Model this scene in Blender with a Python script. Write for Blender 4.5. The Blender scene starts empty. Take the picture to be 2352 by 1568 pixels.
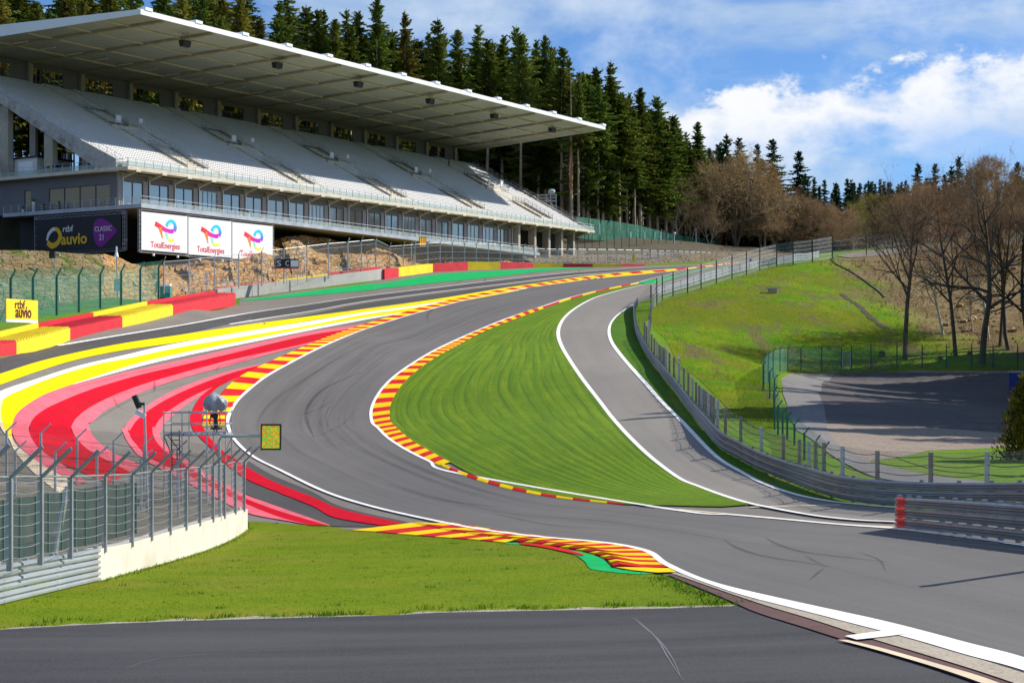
import bpy, bmesh, math, random
import numpy as np
from mathutils import Vector, Matrix
from mathutils.geometry import delaunay_2d_cdt

S = bpy.context.scene
COL = S.collection
R = math.radians
rnd = random.Random(7)

# ------------------------------------------------------------------ camera, sky, sun, exposure
F, CX, HY = 3700.0, 1176.0, 830.0          # focal length and principal point of the photograph in its 2352 px wide copy
cd = bpy.data.cameras.new('camera'); cam = bpy.data.objects.new('camera', cd); COL.objects.link(cam)
cam.location = (0, 0, 0); cam.rotation_euler = (R(90), 0, 0)
cd.sensor_width = 36; cd.lens = F / 2352 * 36; cd.shift_y = (HY - 784) / 2352
cd.clip_start = 0.5; cd.clip_end = 6000
S.camera = cam

SUN_EL, SUN_AZ = R(38), math.atan2(0.94, 0.35)
sd = bpy.data.lights.new('sun', 'SUN'); sun = bpy.data.objects.new('sun', sd); COL.objects.link(sun)
sv = Vector((math.cos(SUN_EL) * math.sin(SUN_AZ), math.cos(SUN_EL) * math.cos(SUN_AZ), math.sin(SUN_EL)))
sun.rotation_euler = sv.to_track_quat('Z', 'Y').to_euler(); sun.location = sv * 300
sd.energy = 5.0; sd.angle = R(0.53); sd.color = (1.0, 0.93, 0.82)

S.view_settings.view_transform = 'Standard'; S.view_settings.look = 'None'
S.view_settings.exposure = 0.35; S.view_settings.gamma = 1; S.view_settings.use_curve_mapping = False
S.cycles.use_denoising = True
S.cycles.max_bounces = 6; S.cycles.transparent_max_bounces = 24; S.cycles.diffuse_bounces = 3
S.cycles.caustics_reflective = False; S.cycles.caustics_refractive = False


class NT:
    """small helper for building node trees"""
    def __init__(s, tree):
        s.t = tree; s.n = tree.nodes; s.l = tree.links
    def new(s, typ, **kw):
        n = s.n.new(typ)
        for k, v in kw.items():
            if k.startswith('i_'):
                n.inputs[k[2:].replace('_', ' ')].default_value = v
            else:
                setattr(n, k, v)
        return n
    def link(s, a, b): s.l.new(a, b)
    def val(s, sock, v):
        if isinstance(v, (int, float, tuple, list)): sock.default_value = v
        else: s.link(v, sock)
    def math(s, op, a, b=0.0, c=None, clamp=False):
        n = s.n.new('ShaderNodeMath'); n.operation = op; n.use_clamp = clamp
        s.val(n.inputs[0], a); s.val(n.inputs[1], b)
        if c is not None: s.val(n.inputs[2], c)
        return n.outputs[0]
    def mix(s, f, a, b, typ='MIX'):
        n = s.n.new('ShaderNodeMix'); n.data_type = 'RGBA'; n.blend_type = typ
        s.val(n.inputs[0], f); s.val(n.inputs[6], c4(a)); s.val(n.inputs[7], c4(b))
        return n.outputs[2]
    def ramp(s, f, lo, hi, a=0.0, b=1.0, smooth=True):
        n = s.n.new('ShaderNodeMapRange'); n.interpolation_type = 'SMOOTHSTEP' if smooth else 'LINEAR'
        s.val(n.inputs[0], f); n.inputs[1].default_value = lo; n.inputs[2].default_value = hi
        n.inputs[3].default_value = a; n.inputs[4].default_value = b
        return n.outputs[0]
    def noise(s, vec, scale, detail=4, rough=0.55, dist=0.0):
        n = s.n.new('ShaderNodeTexNoise'); n.inputs['Scale'].default_value = scale
        n.inputs['Detail'].default_value = detail; n.inputs['Roughness'].default_value = rough
        n.inputs['Distortion'].default_value = dist
        if vec is not None: s.link(vec, n.inputs['Vector'])
        return n.outputs[0]
    def mapping(s, vec, scale=(1, 1, 1), loc=(0, 0, 0), rot=(0, 0, 0)):
        n = s.n.new('ShaderNodeMapping'); s.link(vec, n.inputs[0])
        n.inputs['Scale'].default_value = scale; n.inputs['Location'].default_value = loc; n.inputs['Rotation'].default_value = rot
        return n.outputs[0]


def c4(c):
    if isinstance(c, (tuple, list)) and len(c) == 3: return (c[0], c[1], c[2], 1.0)
    return c


# --- sky: Nishita air with cumulus banks low over the horizon and thin high veils
W = bpy.data.worlds.new('World'); S.world = W; W.use_nodes = True
nt = NT(W.node_tree); nt.n.clear()
sky = nt.new('ShaderNodeTexSky'); sky.sky_type = 'NISHITA'; sky.sun_disc = False
sky.sun_elevation = SUN_EL; sky.sun_rotation = SUN_AZ
sky.altitude = 450; sky.air_density = 1.0; sky.dust_density = 0.2; sky.ozone_density = 2.5
hsv = nt.new('ShaderNodeHueSaturation'); nt.link(sky.outputs[0], hsv.inputs['Color'])
hsv.inputs['Saturation'].default_value = 1.0; hsv.inputs['Value'].default_value = 0.9
tint = nt.mix(1.0, hsv.outputs[0], (0.62, 0.88, 1.25), 'MULTIPLY')
tc = nt.new('ShaderNodeTexCoord'); gen = tc.outputs['Generated']
sep = nt.new('ShaderNodeSeparateXYZ'); nt.link(gen, sep.inputs[0]); el = sep.outputs[2]
# cumulus: billowy noise inside a band of low elevations whose top wanders
warp = nt.noise(nt.mapping(gen, (5, 5, 5), (3.1, 0.7, 0.2)), 1.0, 2)
big = nt.noise(nt.mapping(gen, (11, 11, 20), (0.55, 2.1, 0.35)), 1.0, 7, 0.55)
fine = nt.noise(nt.mapping(gen, (42, 42, 60), (1.0, 2.0, 4.0)), 1.0, 6, 0.6)
top = nt.math('ADD', nt.math('MULTIPLY', sep.outputs[0], 0.13), 0.148)
top = nt.math('ADD', top, nt.math('MULTIPLY', nt.math('SUBTRACT', fine, 0.5), 0.05))
top = nt.math('ADD', top, nt.math('MULTIPLY', nt.math('SUBTRACT', big, 0.5), 0.10))
dtop = nt.math('SUBTRACT', top, el)
edge = nt.ramp(dtop, -0.002, 0.010)
under = nt.ramp(dtop, 0.022, 0.072, 1.0, 0.0)
body = nt.ramp(nt.math('ADD', big, nt.math('MULTIPLY', fine, 0.25)), 0.50, 0.68)
cum = nt.math('MULTIPLY', nt.math('MULTIPLY', edge, under), nt.math('MULTIPLY', nt.math('ADD', nt.math('MULTIPLY', body, 0.75), 0.25), nt.ramp(sep.outputs[0], 0.05, 0.12, 0.25, 1.0)), clamp=True)
veil = nt.noise(nt.mapping(gen, (7, 7, 26), (8.4, 1.0, 3.0)), 1.0, 5, 0.55, 0.4)
veil = nt.math('MULTIPLY', nt.ramp(veil, 0.40, 0.64), 0.74)
veil2 = nt.ramp(nt.noise(nt.mapping(gen, (9, 9, 12), (2.2, 5.0, 1.0)), 1.0, 6, 0.6), 0.5, 0.72)
c1 = nt.mix(veil, tint, (4.3, 5.6, 7.3))
c1 = nt.mix(nt.math('MULTIPLY', veil2, 0.45), c1, (7.6, 8.2, 9.0))
c2 = nt.mix(nt.math('MULTIPLY', cum, 0.97), c1, (8.6, 8.7, 8.9))
bg = nt.new('ShaderNodeBackground'); nt.link(c2, bg.inputs[0]); bg.inputs[1].default_value = 0.09
wo = nt.new('ShaderNodeOutputWorld'); nt.link(bg.outputs[0], wo.inputs[0])


# ------------------------------------------------------------------ materials
def new_mat(name):
    m = bpy.data.materials.new(name); m.use_nodes = True
    t = NT(m.node_tree); t.n.clear()
    b = t.new('ShaderNodeBsdfPrincipled'); o = t.new('ShaderNodeOutputMaterial'); t.link(b.outputs[0], o.inputs[0])
    return m, t, b, o


def pos(t):
    g = t.new('ShaderNodeNewGeometry'); return g.outputs['Position']


def bump(t, b, h, strength=0.3, dist=0.02):
    n = t.new('ShaderNodeBump'); n.inputs['Strength'].default_value = strength; n.inputs['Distance'].default_value = dist
    t.link(h, n.inputs['Height']); t.link(n.outputs[0], b.inputs['Normal'])


def mat(name, col, rough=0.6, var=0.12, scale=3.0, metal=0.0, bmp=0.0, dirt=None, dirt_amt=0.0, spec=0.5, local=False):
    m, t, b, o = new_mat(name)
    if local:
        tcn = t.new('ShaderNodeTexCoord'); p = tcn.outputs['Object']
    else: p = pos(t)
    n = t.noise(p, scale, 6, 0.6)
    f = t.ramp(n, 0.25, 0.75, 1 - var, 1 + var, False)
    mul = t.new('ShaderNodeMix'); mul.data_type = 'RGBA'; mul.blend_type = 'MULTIPLY'; mul.inputs[0].default_value = 1.0
    mul.inputs[6].default_value = c4(col); comb = t.new('ShaderNodeCombineColor')
    for i in range(3): t.link(f, comb.inputs[i])
    t.link(comb.outputs[0], mul.inputs[7]); c = mul.outputs[2]
    if dirt is not None:
        d = t.ramp(t.noise(p, scale * 0.37, 7, 0.65), 0.48, 0.72, 0, dirt_amt)
        c = t.mix(d, c, dirt)
    t.link(c, b.inputs['Base Color'])
    b.inputs['Roughness'].default_value = rough; b.inputs['Metallic'].default_value = metal
    b.inputs['Specular IOR Level'].default_value = spec
    if bmp: bump(t, b, t.noise(p, scale * 6, 4), bmp, 0.02)
    return m


def asphalt(name, a, c, streak=(0.5, 0.5), uv=False, marks=0.0, grain=26.0, amt=0.35):
    """asphalt: two tones mottled, fine grain, long streaks of rubber along the driving direction"""
    m, t, b, o = new_mat(name)
    p = pos(t)
    if uv:
        u = t.new('ShaderNodeUVMap'); v = u.outputs[0]
    else: v = p
    st = t.noise(t.mapping(v, (streak[0], streak[1], 1)), 1.0, 6, 0.65, 0.2)
    big = t.noise(p, 0.12, 5, 0.6)
    f = t.ramp(t.math('ADD', t.math('MULTIPLY', st, 0.65), t.math('MULTIPLY', big, 0.35)), 0.33, 0.68)
    col = t.mix(f, a, c)
    g = t.noise(p, grain, 2, 0.7)
    col = t.mix(t.ramp(g, 0.3, 0.7, 0.0, amt), col, tuple(x * 1.7 for x in c))
    sp = t.ramp(t.noise(p, grain * 0.45, 1, 0.5), 0.73, 0.80, 0, 0.5)
    col = t.mix(sp, col, tuple(x * 0.35 for x in a))
    if marks:
        w = t.noise(t.mapping(v, (streak[0] * 2.2, streak[1] * 0.35, 1), (3, 7, 0)), 1.0, 3, 0.5)
        band = t.math('ABSOLUTE', t.math('SUBTRACT', w, 0.5))
        col = t.mix(t.ramp(band, 0.0, 0.018, marks, 0.0), col, tuple(x * 0.45 for x in a))
        w2 = t.noise(t.mapping(v, (streak[0] * 3.4, streak[1] * 0.5, 1), (13, 1, 0)), 1.0, 2, 0.5)
        band2 = t.math('ABSOLUTE', t.math('SUBTRACT', w2, 0.46))
        col = t.mix(t.ramp(band2, 0.0, 0.010, marks * 0.8, 0.0), col, tuple(min(1, x * 2.3) for x in c))
    t.link(col, b.inputs['Base Color']); b.inputs['Roughness'].default_value = 0.85
    b.inputs['Specular IOR Level'].default_value = 0.25
    bump(t, b, g, 0.25, 0.008)
    return m


def paint(name, col, wear=0.25, worn=(0.07, 0.066, 0.062), streak=True):
    """paint on tarmac: slightly patchy, scuffed by tyres"""
    m, t, b, o = new_mat(name); p = pos(t)
    n = t.noise(p, 0.9, 7, 0.65); c = t.mix(t.ramp(n, 0.3, 0.7), tuple(x * 0.86 for x in col), tuple(min(0.95, x * 1.06) for x in col))
    g = t.noise(t.mapping(p, (0.8, 5.0, 1), rot=(0, 0, 0.5)), 1.0, 8, 0.72)
    c = t.mix(t.ramp(g, 0.56, 0.80, 0, wear), c, worn)
    g2 = t.noise(p, 30.0, 2, 0.7); c = t.mix(t.ramp(g2, 0.6, 0.75, 0, wear * 0.5), c, worn)
    t.link(c, b.inputs['Base Color']); b.inputs['Roughness'].default_value = 0.9; b.inputs['Specular IOR Level'].default_value = 0.06
    bump(t, b, g2, 0.2, 0.006)
    return m


def grass_mat(name, a, b_, dry, dry_amt=0.5, scale=1.0, bm=0.6):
    m, t, b, o = new_mat(name); p = pos(t)
    n1 = t.noise(p, 0.22 * scale, 6, 0.62); n2 = t.noise(p, 3.2 * scale, 5, 0.7); n3 = t.noise(p, 0.07 * scale, 5, 0.6, 0.5)
    c = t.mix(t.ramp(n1, 0.34, 0.64), a, b_)
    c = t.mix(t.ramp(n2, 0.35, 0.72, 0, 0.55), c, tuple(x * 0.5 for x in a))
    c = t.mix(t.ramp(t.math('ADD', t.math('MULTIPLY', n3, 0.7), t.math('MULTIPLY', n1, 0.3)), 0.47, 0.62, 0, dry_amt), c, dry)
    n5 = t.noise(p, 18.0, 3, 0.8); c = t.mix(t.ramp(n5, 0.42, 0.72, 0, 0.5), c, tuple(min(1, x * 1.7) for x in b_))
    t.link(c, b.inputs['Base Color']); b.inputs['Roughness'].default_value = 0.9; b.inputs['Specular IOR Level'].default_value = 0.1
    bump(t, b, t.math('ADD', n2, t.math('MULTIPLY', n5, 0.5)), bm, 0.12)
    return m


def veil_mat(name, col, cover, wires=None, rough=0.7):
    """thin fabric or wire netting: partly see-through, optionally with a weave along its UVs (metres)"""
    m = bpy.data.materials.new(name); m.use_nodes = True; t = NT(m.node_tree); t.n.clear()
    tr = t.new('ShaderNodeBsdfTransparent'); d = t.new('ShaderNodeBsdfPrincipled')
    d.inputs['Base Color'].default_value = c4(col); d.inputs['Roughness'].default_value = rough
    mx = t.new('ShaderNodeMixShader'); o = t.new('ShaderNodeOutputMaterial')
    t.link(tr.outputs[0], mx.inputs[1]); t.link(d.outputs[0], mx.inputs[2]); t.link(mx.outputs[0], o.inputs[0])
    if wires:
        u = t.new('ShaderNodeUVMap'); s = t.new('ShaderNodeSeparateXYZ'); t.link(u.outputs[0], s.inputs[0])
        def lines(x, pitch, w):
            fr = t.math('FRACT', t.math('DIVIDE', x, pitch))
            return t.math('LESS_THAN', fr, w / pitch)
        k = t.math('MAXIMUM', lines(s.outputs[0], wires[0], wires[2]), lines(s.outputs[1], wires[1], wires[2]))
        n = t.noise(pos(t), 0.6, 3)
        base = t.math('MULTIPLY', t.ramp(n, 0.3, 0.7, 0.75, 1.25), cover)
        t.link(t.math('MAXIMUM', k, base, clamp=True), mx.inputs[0])
    else:
        n = t.noise(pos(t), 0.9, 4)
        t.link(t.math('MULTIPLY', t.ramp(n, 0.3, 0.7, 0.8, 1.2), cover, clamp=True), mx.inputs[0])
    return m


def attr_mat(name, rough=0.5):
    m, t, b, o = new_mat(name); a = t.new('ShaderNodeAttribute'); a.attribute_name = 'print'
    t.link(a.outputs['Color'], b.inputs['Base Color']); b.inputs['Roughness'].default_value = rough
    return m


def emit(name, col, st):
    m, t, b, o = new_mat(name); b.inputs['Base Color'].default_value = c4(col)
    b.inputs['Emission Color'].default_value = c4(col); b.inputs['Emission Strength'].default_value = st
    return m


# ------------------------------------------------------------------ mesh helpers
class MB:
    def __init__(s): s.v = []; s.f = []; s.uv = None; s.c = None
    def add(s, vs, fs):
        o = len(s.v); s.v.extend([tuple(map(float, q)) for q in vs]); s.f.extend([tuple(i + o for i in f) for f in fs]); return s
    def quad(s, a, b, c, d): return s.add([a, b, c, d], [(0, 1, 2, 3)])
    def box(s, c, x, y, z):
        """centre and three half-axis vectors"""
        c, x, y, z = (np.array(q, float) for q in (c, x, y, z))
        vs = [c + i * x + j * y + k * z for k in (-1, 1) for j in (-1, 1) for i in (-1, 1)]
        return s.add(vs, [(0, 2, 3, 1), (4, 5, 7, 6), (0, 1, 5, 4), (2, 6, 7, 3), (0, 4, 6, 2), (1, 3, 7, 5)])
    def abox(s, x0, x1, y0, y1, z0, z1):
        return s.box(((x0 + x1) / 2, (y0 + y1) / 2, (z0 + z1) / 2), ((x1 - x0) / 2, 0, 0), (0, (y1 - y0) / 2, 0), (0, 0, (z1 - z0) / 2))
    def beam(s, a, b, w, h, up=(0, 0, 1)):
        a, b, up = np.array(a, float), np.array(b, float), np.array(up, float)
        d = b - a; L = np.linalg.norm(d); d = d / L
        x = np.cross(d, up); nx = np.linalg.norm(x)
        x = np.array((1, 0, 0)) if nx < 1e-6 else x / nx
        y = np.cross(x, d)
        return s.box((a + b) / 2, x * w / 2, d * L / 2, y * h / 2)
    def tube(s, a, b, r, n=6, r2=None, cap=True):
        a, b = np.array(a, float), np.array(b, float); r2 = r if r2 is None else r2
        d = b - a; L = np.linalg.norm(d)
        if L < 1e-9: return s
        d /= L; t = np.array((0, 0, 1.0)) if abs(d[2]) < 0.9 else np.array((1.0, 0, 0))
        x = np.cross(d, t); x /= np.linalg.norm(x); y = np.cross(d, x)
        vs = []
        for p, rr in ((a, r), (b, r2)):
            for i in range(n):
                q = 2 * math.pi * i / n; vs.append(p + rr * (math.cos(q) * x + math.sin(q) * y))
        fs = [(i, (i + 1) % n, n + (i + 1) % n, n + i) for i in range(n)]
        if cap: fs += [tuple(range(n))[::-1], tuple(range(n, 2 * n))]
        return s.add(vs, fs)
    def path(s, pts, r, n=6):
        pts = [np.array(p, float) for p in pts]
        rings = []
        for i, p in enumerate(pts):
            d = pts[min(i + 1, len(pts) - 1)] - pts[max(i - 1, 0)]; d /= max(1e-9, np.linalg.norm(d))
            t = np.array((0, 0, 1.0)) if abs(d[2]) < 0.9 else np.array((1.0, 0, 0))
            x = np.cross(d, t); x /= np.linalg.norm(x); y = np.cross(d, x)
            rr = r[i] if isinstance(r, (list, tuple)) else r
            rings.append([p + rr * (math.cos(2 * math.pi * k / n) * x + math.sin(2 * math.pi * k / n) * y) for k in range(n)])
        vs = [q for g in rings for q in g]; fs = []
        for i in range(len(pts) - 1):
            for k in range(n): fs.append((i * n + k, i * n + (k + 1) % n, (i + 1) * n + (k + 1) % n, (i + 1) * n + k))
        fs += [tuple(range(n))[::-1], tuple(range((len(pts) - 1) * n, len(pts) * n))]
        return s.add(vs, fs)
    def loft(s, rows, close=False):
        """rows: list of equally long point lists"""
        n = len(rows[0]); vs = [q for r in rows for q in r]; fs = []
        for i in range(len(rows) - 1):
            for k in range(n if close else n - 1):
                k2 = (k + 1) % n; fs.append((i * n + k, i * n + k2, (i + 1) * n + k2, (i + 1) * n + k))
        return s.add(vs, fs)
    def prism(s, prof, a, b):
        """profile = list of (p, q) in the plane spanned by side and up, swept along the polyline given by frames a=[(origin, side, up)...]"""
        raise NotImplementedError
    def ball(s, c, r, n=8, m=5):
        c = np.array(c, float); r = np.array(r, float) if not isinstance(r, (int, float)) else np.array((r, r, r), float)
        vs = [c + r * (0, 0, 1)]
        for j in range(1, m):
            for i in range(n):
                th = math.pi * j / m; ph = 2 * math.pi * i / n
                vs.append(c + r * (math.sin(th) * math.cos(ph), math.sin(th) * math.sin(ph), math.cos(th)))
        vs.append(c - r * (0, 0, 1)); fs = [(0, 1 + i, 1 + (i + 1) % n) for i in range(n)]
        for j in range(m - 2):
            for i in range(n): fs.append((1 + j * n + i, 1 + (j + 1) * n + i, 1 + (j + 1) * n + (i + 1) % n, 1 + j * n + (i + 1) % n))
        L = len(vs) - 1; fs += [(L, 1 + (m - 2) * n + (i + 1) % n, 1 + (m - 2) * n + i) for i in range(n)]
        return s.add(vs, fs)
    def mesh(s, name, m, smooth=False, off=(0, 0, 0)):
        me = bpy.data.meshes.new(name)
        v = np.array(s.v, float).reshape(-1, 3) - np.array(off, float)
        me.from_pydata(v.tolist(), [], s.f)
        if s.uv is not None:
            ul = me.uv_layers.new(name='UVMap')
            li = np.empty(len(me.loops), np.int32); me.loops.foreach_get('vertex_index', li)
            ul.data.foreach_set('uv', np.array(s.uv, np.float32)[li].ravel())
        if s.c is not None:
            at = me.color_attributes.new('print', 'FLOAT_COLOR', 'POINT')
            at.data.foreach_set('color', np.array([c4(tuple(c)) for c in s.c], np.float32).ravel())
        if m is not None: me.materials.append(m)
        if smooth: me.polygons.foreach_set('use_smooth', [True] * len(me.polygons))
        me.update(); return me
    def build(s, name, m, parent=None, kind=None, smooth=False, label=None):
        off = parent_loc(parent)
        return link(name, s.mesh(name, m, smooth, off), parent, kind, label)


def parent_loc(p):
    l = np.zeros(3)
    while p is not None:
        l += np.array(p.location); p = p.parent
    return l


def link(name, data, parent=None, kind=None, label=None):
    o = bpy.data.objects.new(name, data); COL.objects.link(o)
    if parent is not None: o.parent = parent
    if kind: o['kind'] = kind
    if label: o['label'] = label
    return o


def thing(name, label, cat, loc=(0, 0, 0), group=None):
    o = bpy.data.objects.new(name, None); COL.objects.link(o); o.location = tuple(map(float, loc)); o.empty_display_size = 0.5
    return tag(o, label, cat, group)


def tag(o, label, cat, group=None, kind=None):
    o['label'] = label; o['category'] = cat
    if group: o['group'] = group
    if kind: o['kind'] = kind
    return o


def copy_tree(o, parent=None):
    c = o.copy(); COL.objects.link(c)
    if parent is not None: c.parent = parent
    for ch in list(o.children): copy_tree(ch, c)
    return c


def text(name, s, size, m, parent, loc, xdir, zdir, align='CENTER', extrude=0.004, sx=1.0, bold=0.0):
    cu = bpy.data.curves.new(name, 'FONT'); cu.body = s; cu.size = size; cu.align_x = align; cu.align_y = 'CENTER'
    cu.extrude = extrude; cu.offset = bold; cu.resolution_u = 3; cu.materials.append(m)
    tmp = bpy.data.objects.new('tmp_text', cu); COL.objects.link(tmp)
    bpy.context.view_layer.update()
    me = bpy.data.meshes.new_from_object(tmp.evaluated_get(bpy.context.evaluated_depsgraph_get())); me.name = name
    bpy.data.objects.remove(tmp); bpy.data.curves.remove(cu)
    o = link(name, me, parent)
    x = Vector(xdir).normalized(); z = Vector(zdir).normalized(); y = z; n = x.cross(y)
    M = Matrix((x, y, n)).transposed().to_4x4()
    o.matrix_basis = Matrix.Translation(Vector(tuple(np.array(loc, float) - parent_loc(parent)))) @ M @ Matrix.Diagonal((sx, 1, 1, 1))
    return o


# ------------------------------------------------------------------ terrain: smooth surface through surveyed points
# each CT row is a point seen in the photograph (pixel of the 2352 px copy) with its estimated distance; W rows are metres
CT=[ # Dx,Dy,depth
(0,1390,40),(225,1335,48),(570,1215,81),(2060,1215,57),(2352,1250,43.5),(1950,1155,64),(2352,1165,54),
(0,1568,26),(1176,1568,25),(2352,1568,23.5),(0,1445,34.5),(1176,1412,37),(1690,1394,37),
(1560,1320,45),(830,1215,78),(1715,1165,66),(1740,1110,80),(900,1165,86),(1300,1150,78),(700,1080,102),
(525,950,131),(855,950,133),(855,1000,118),(300,1000,111),(60,1060,97),
(1000,712,211),(1250,650,252),(1100,790,178),(1290,745,197),(1400,750,190),(1480,650,256),(1440,840,150),(1560,960,108),
(1690,604,305),(1450,610,325),(1300,610,300),(880,648,250),(1170,617,284),
(0,818,116),(270,755,149),(550,697,220),(45,745,146),(180,725,160),(365,692,186),
(0,890,104),(300,800,139),(600,740,192),(1200,680,234),
(1500,695,215),(1600,665,228),(1700,640,240),(1800,620,251),(1908,597,262),(1470,760,180),(1520,850,138),(1650,990,92),(1850,1120,68),
(1650,800,172),(1760,965,112),(1750,850,178),(1900,700,212),(2080,826,190),(2255,826,190),(2352,848,186),(1840,850,182),
(1900,1000,98),(2100,1045,92),(2352,1060,88),(1830,900,150),(2352,940,130),
(2050,700,222),(2200,620,255),(2352,600,265),(2100,585,290),(2352,545,300),
(1680,1394,37),
]
W=[(-60,60,-5),(-60,100,-3.5),(-75,150,5),(-40,30,-5.4),(-40,75,-6.5),(40,30,-4.0),(60,60,-5.0),(-25,8,-4.6),(0,8,-4.5),(25,8,-4.2),
(-60,220,9),(-40,270,14.4),(-20,340,20.3),(20,360,21.6),(0,420,24.0),(40,420,24.8),(60,480,28),(0,480,26),(0,600,27),(100,600,34),(90,420,27),(120,300,17),
(80,180,-1),(80,100,-5.2),(-60,420,24),(-100,300,14),(-100,600,27),(160,600,38),(160,300,16),(160,150,-2),(160,40,-4),(-120,100,0),(-120,30,-3)]
def terrain_fn():
    P=[]
    for px,py,d in CT: P.append(((px-CX)/F*d,d,(HY-py)/F*d))
    P=np.array(P+[tuple(map(float,w)) for w in W])
    S=100.0
    X=P[:,:2]/S; n=len(X)
    def K(a,b):
        r2=((a[:,None,:]-b[None])**2).sum(-1); return 0.5*r2*np.log(r2+1e-12)
    A=np.zeros((n+3,n+3)); A[:n,:n]=K(X,X)+np.eye(n)*4e-3
    A[:n,n]=1; A[:n,n+1:]=X; A[n:,:n]=A[:n,n:].T
    b=np.zeros(n+3); b[:n]=P[:,2]
    w=np.linalg.solve(A,b)
    def H(x,y):
        q=np.stack([np.ravel(x),np.ravel(y)],1)/S
        out=np.empty(len(q))
        for i in range(0,len(q),20000):
            s=q[i:i+20000]; out[i:i+20000]=K(s,X)@w[:n]+w[n]+s@w[n+1:]
        return out.reshape(np.shape(x))
    return H

H0 = terrain_fn()
GX0, GX1, GY0, GY1, GS = -130.0, 170.0, 2.0, 640.0, 1.25
gxs = np.arange(GX0, GX1 + GS, GS); gys = np.arange(GY0, GY1 + GS, GS)
GXX, GYY = np.meshgrid(gxs, gys); GZ = H0(GXX, GYY)


def H(x, y):
    x = np.asarray(x, float); y = np.asarray(y, float)
    fx = np.clip((x - GX0) / GS, 0, len(gxs) - 1.001); fy = np.clip((y - GY0) / GS, 0, len(gys) - 1.001)
    i = fx.astype(int); j = fy.astype(int); a = fx - i; b = fy - j
    return (GZ[j, i] * (1 - a) * (1 - b) + GZ[j, i + 1] * a * (1 - b) + GZ[j + 1, i] * (1 - a) * b + GZ[j + 1, i + 1] * a * b)


DD = np.arange(14, 620, 0.2)


def P(pts):
    """points of the photograph (2352 px copy) -> where their sight lines meet the ground"""
    pts = np.atleast_2d(np.array(pts, float)); out = np.empty((len(pts), 3))
    for k, (px, py) in enumerate(pts):
        x = (px - CX) / F * DD; z = (HY - py) / F * DD; g = z - H(x, DD)
        idx = np.nonzero(g < 0)[0]
        if len(idx) == 0: d = DD[np.argmin(np.abs(g))]
        elif idx[0] == 0: d = DD[0]
        else:
            i = idx[0]; d = DD[i - 1] + 0.2 * g[i - 1] / (g[i - 1] - g[i])
        out[k] = ((px - CX) / F * d, d, 0)
    out[:, 2] = H(out[:, 0], out[:, 1]); return out


def at(px, py, d):
    """the point seen at a pixel at a known distance"""
    return np.array(((px - CX) / F * d, d, (HY - py) / F * d))


def zm(x0, y0, s):
    def f(*pts):
        return [((x0 + s * p[0]) / 1.08844, (y0 + s * p[1]) / 1.08844) for p in pts]
    return f


zA = zm(0, 0, .38265); zB = zm(800, 0, .38265); zC = zm(1660, 0, .38265); zE = zm(0, 500, .38265); zF = zm(800, 500, .38265)
zG = zm(1660, 500, .38265); zH = zm(0, 1000, .45086); zI = zm(1560, 1000, .45086); zM = zm(700, 1000, .45086); z7 = zm(300, 950, .25505)
zN = zm(1500, 500, .2551); z8 = zm(0, 1050, .25505); zR = zm(1000, 300, .2381)


def cr(pts, n=8):
    """Catmull-Rom through points, n samples per span"""
    p = np.array(pts, float); m = len(p)
    if m == 2: return np.array([p[0] + (p[1] - p[0]) * t for t in np.linspace(0, 1, n + 1)])
    q = np.vstack([2 * p[0] - p[1], p, 2 * p[-1] - p[-2]]); out = []
    for i in range(m - 1):
        a, b, c, d = q[i:i + 4]
        for t in np.arange(n) / n:
            out.append(0.5 * (2 * b + (c - a) * t + (2 * a - 5 * b + 4 * c - d) * t * t + (3 * b - a - 3 * c + d) * t ** 3))
    out.append(p[-1]); return np.array(out)


def resample(p, step=None, n=None):
    p = np.array(p, float); seg = np.linalg.norm(np.diff(p, axis=0), axis=1); s = np.concatenate([[0], np.cumsum(seg)])
    if n is None: n = max(2, int(round(s[-1] / step)) + 1)
    t = np.linspace(0, s[-1], n)
    return np.stack([np.interp(t, s, p[:, k]) for k in range(p.shape[1])], 1)


def trace(pts, step=1.0, smooth=8):
    """traced image curve -> world polyline on the ground"""
    q = cr(pts, smooth); q = resample(q, step=5.0)
    w = P(q)[:, :2]
    return resample(w, step=step)


def on(xy, off=0.0):
    xy = np.asarray(xy, float); return np.column_stack([xy[:, :2], H(xy[:, 0], xy[:, 1]) + off])


def normals2(p):
    d = np.gradient(p[:, :2], axis=0); d /= np.linalg.norm(d, axis=1)[:, None] + 1e-9
    return np.column_stack([d[:, 1], -d[:, 0]])      # to the right of travel


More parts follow.
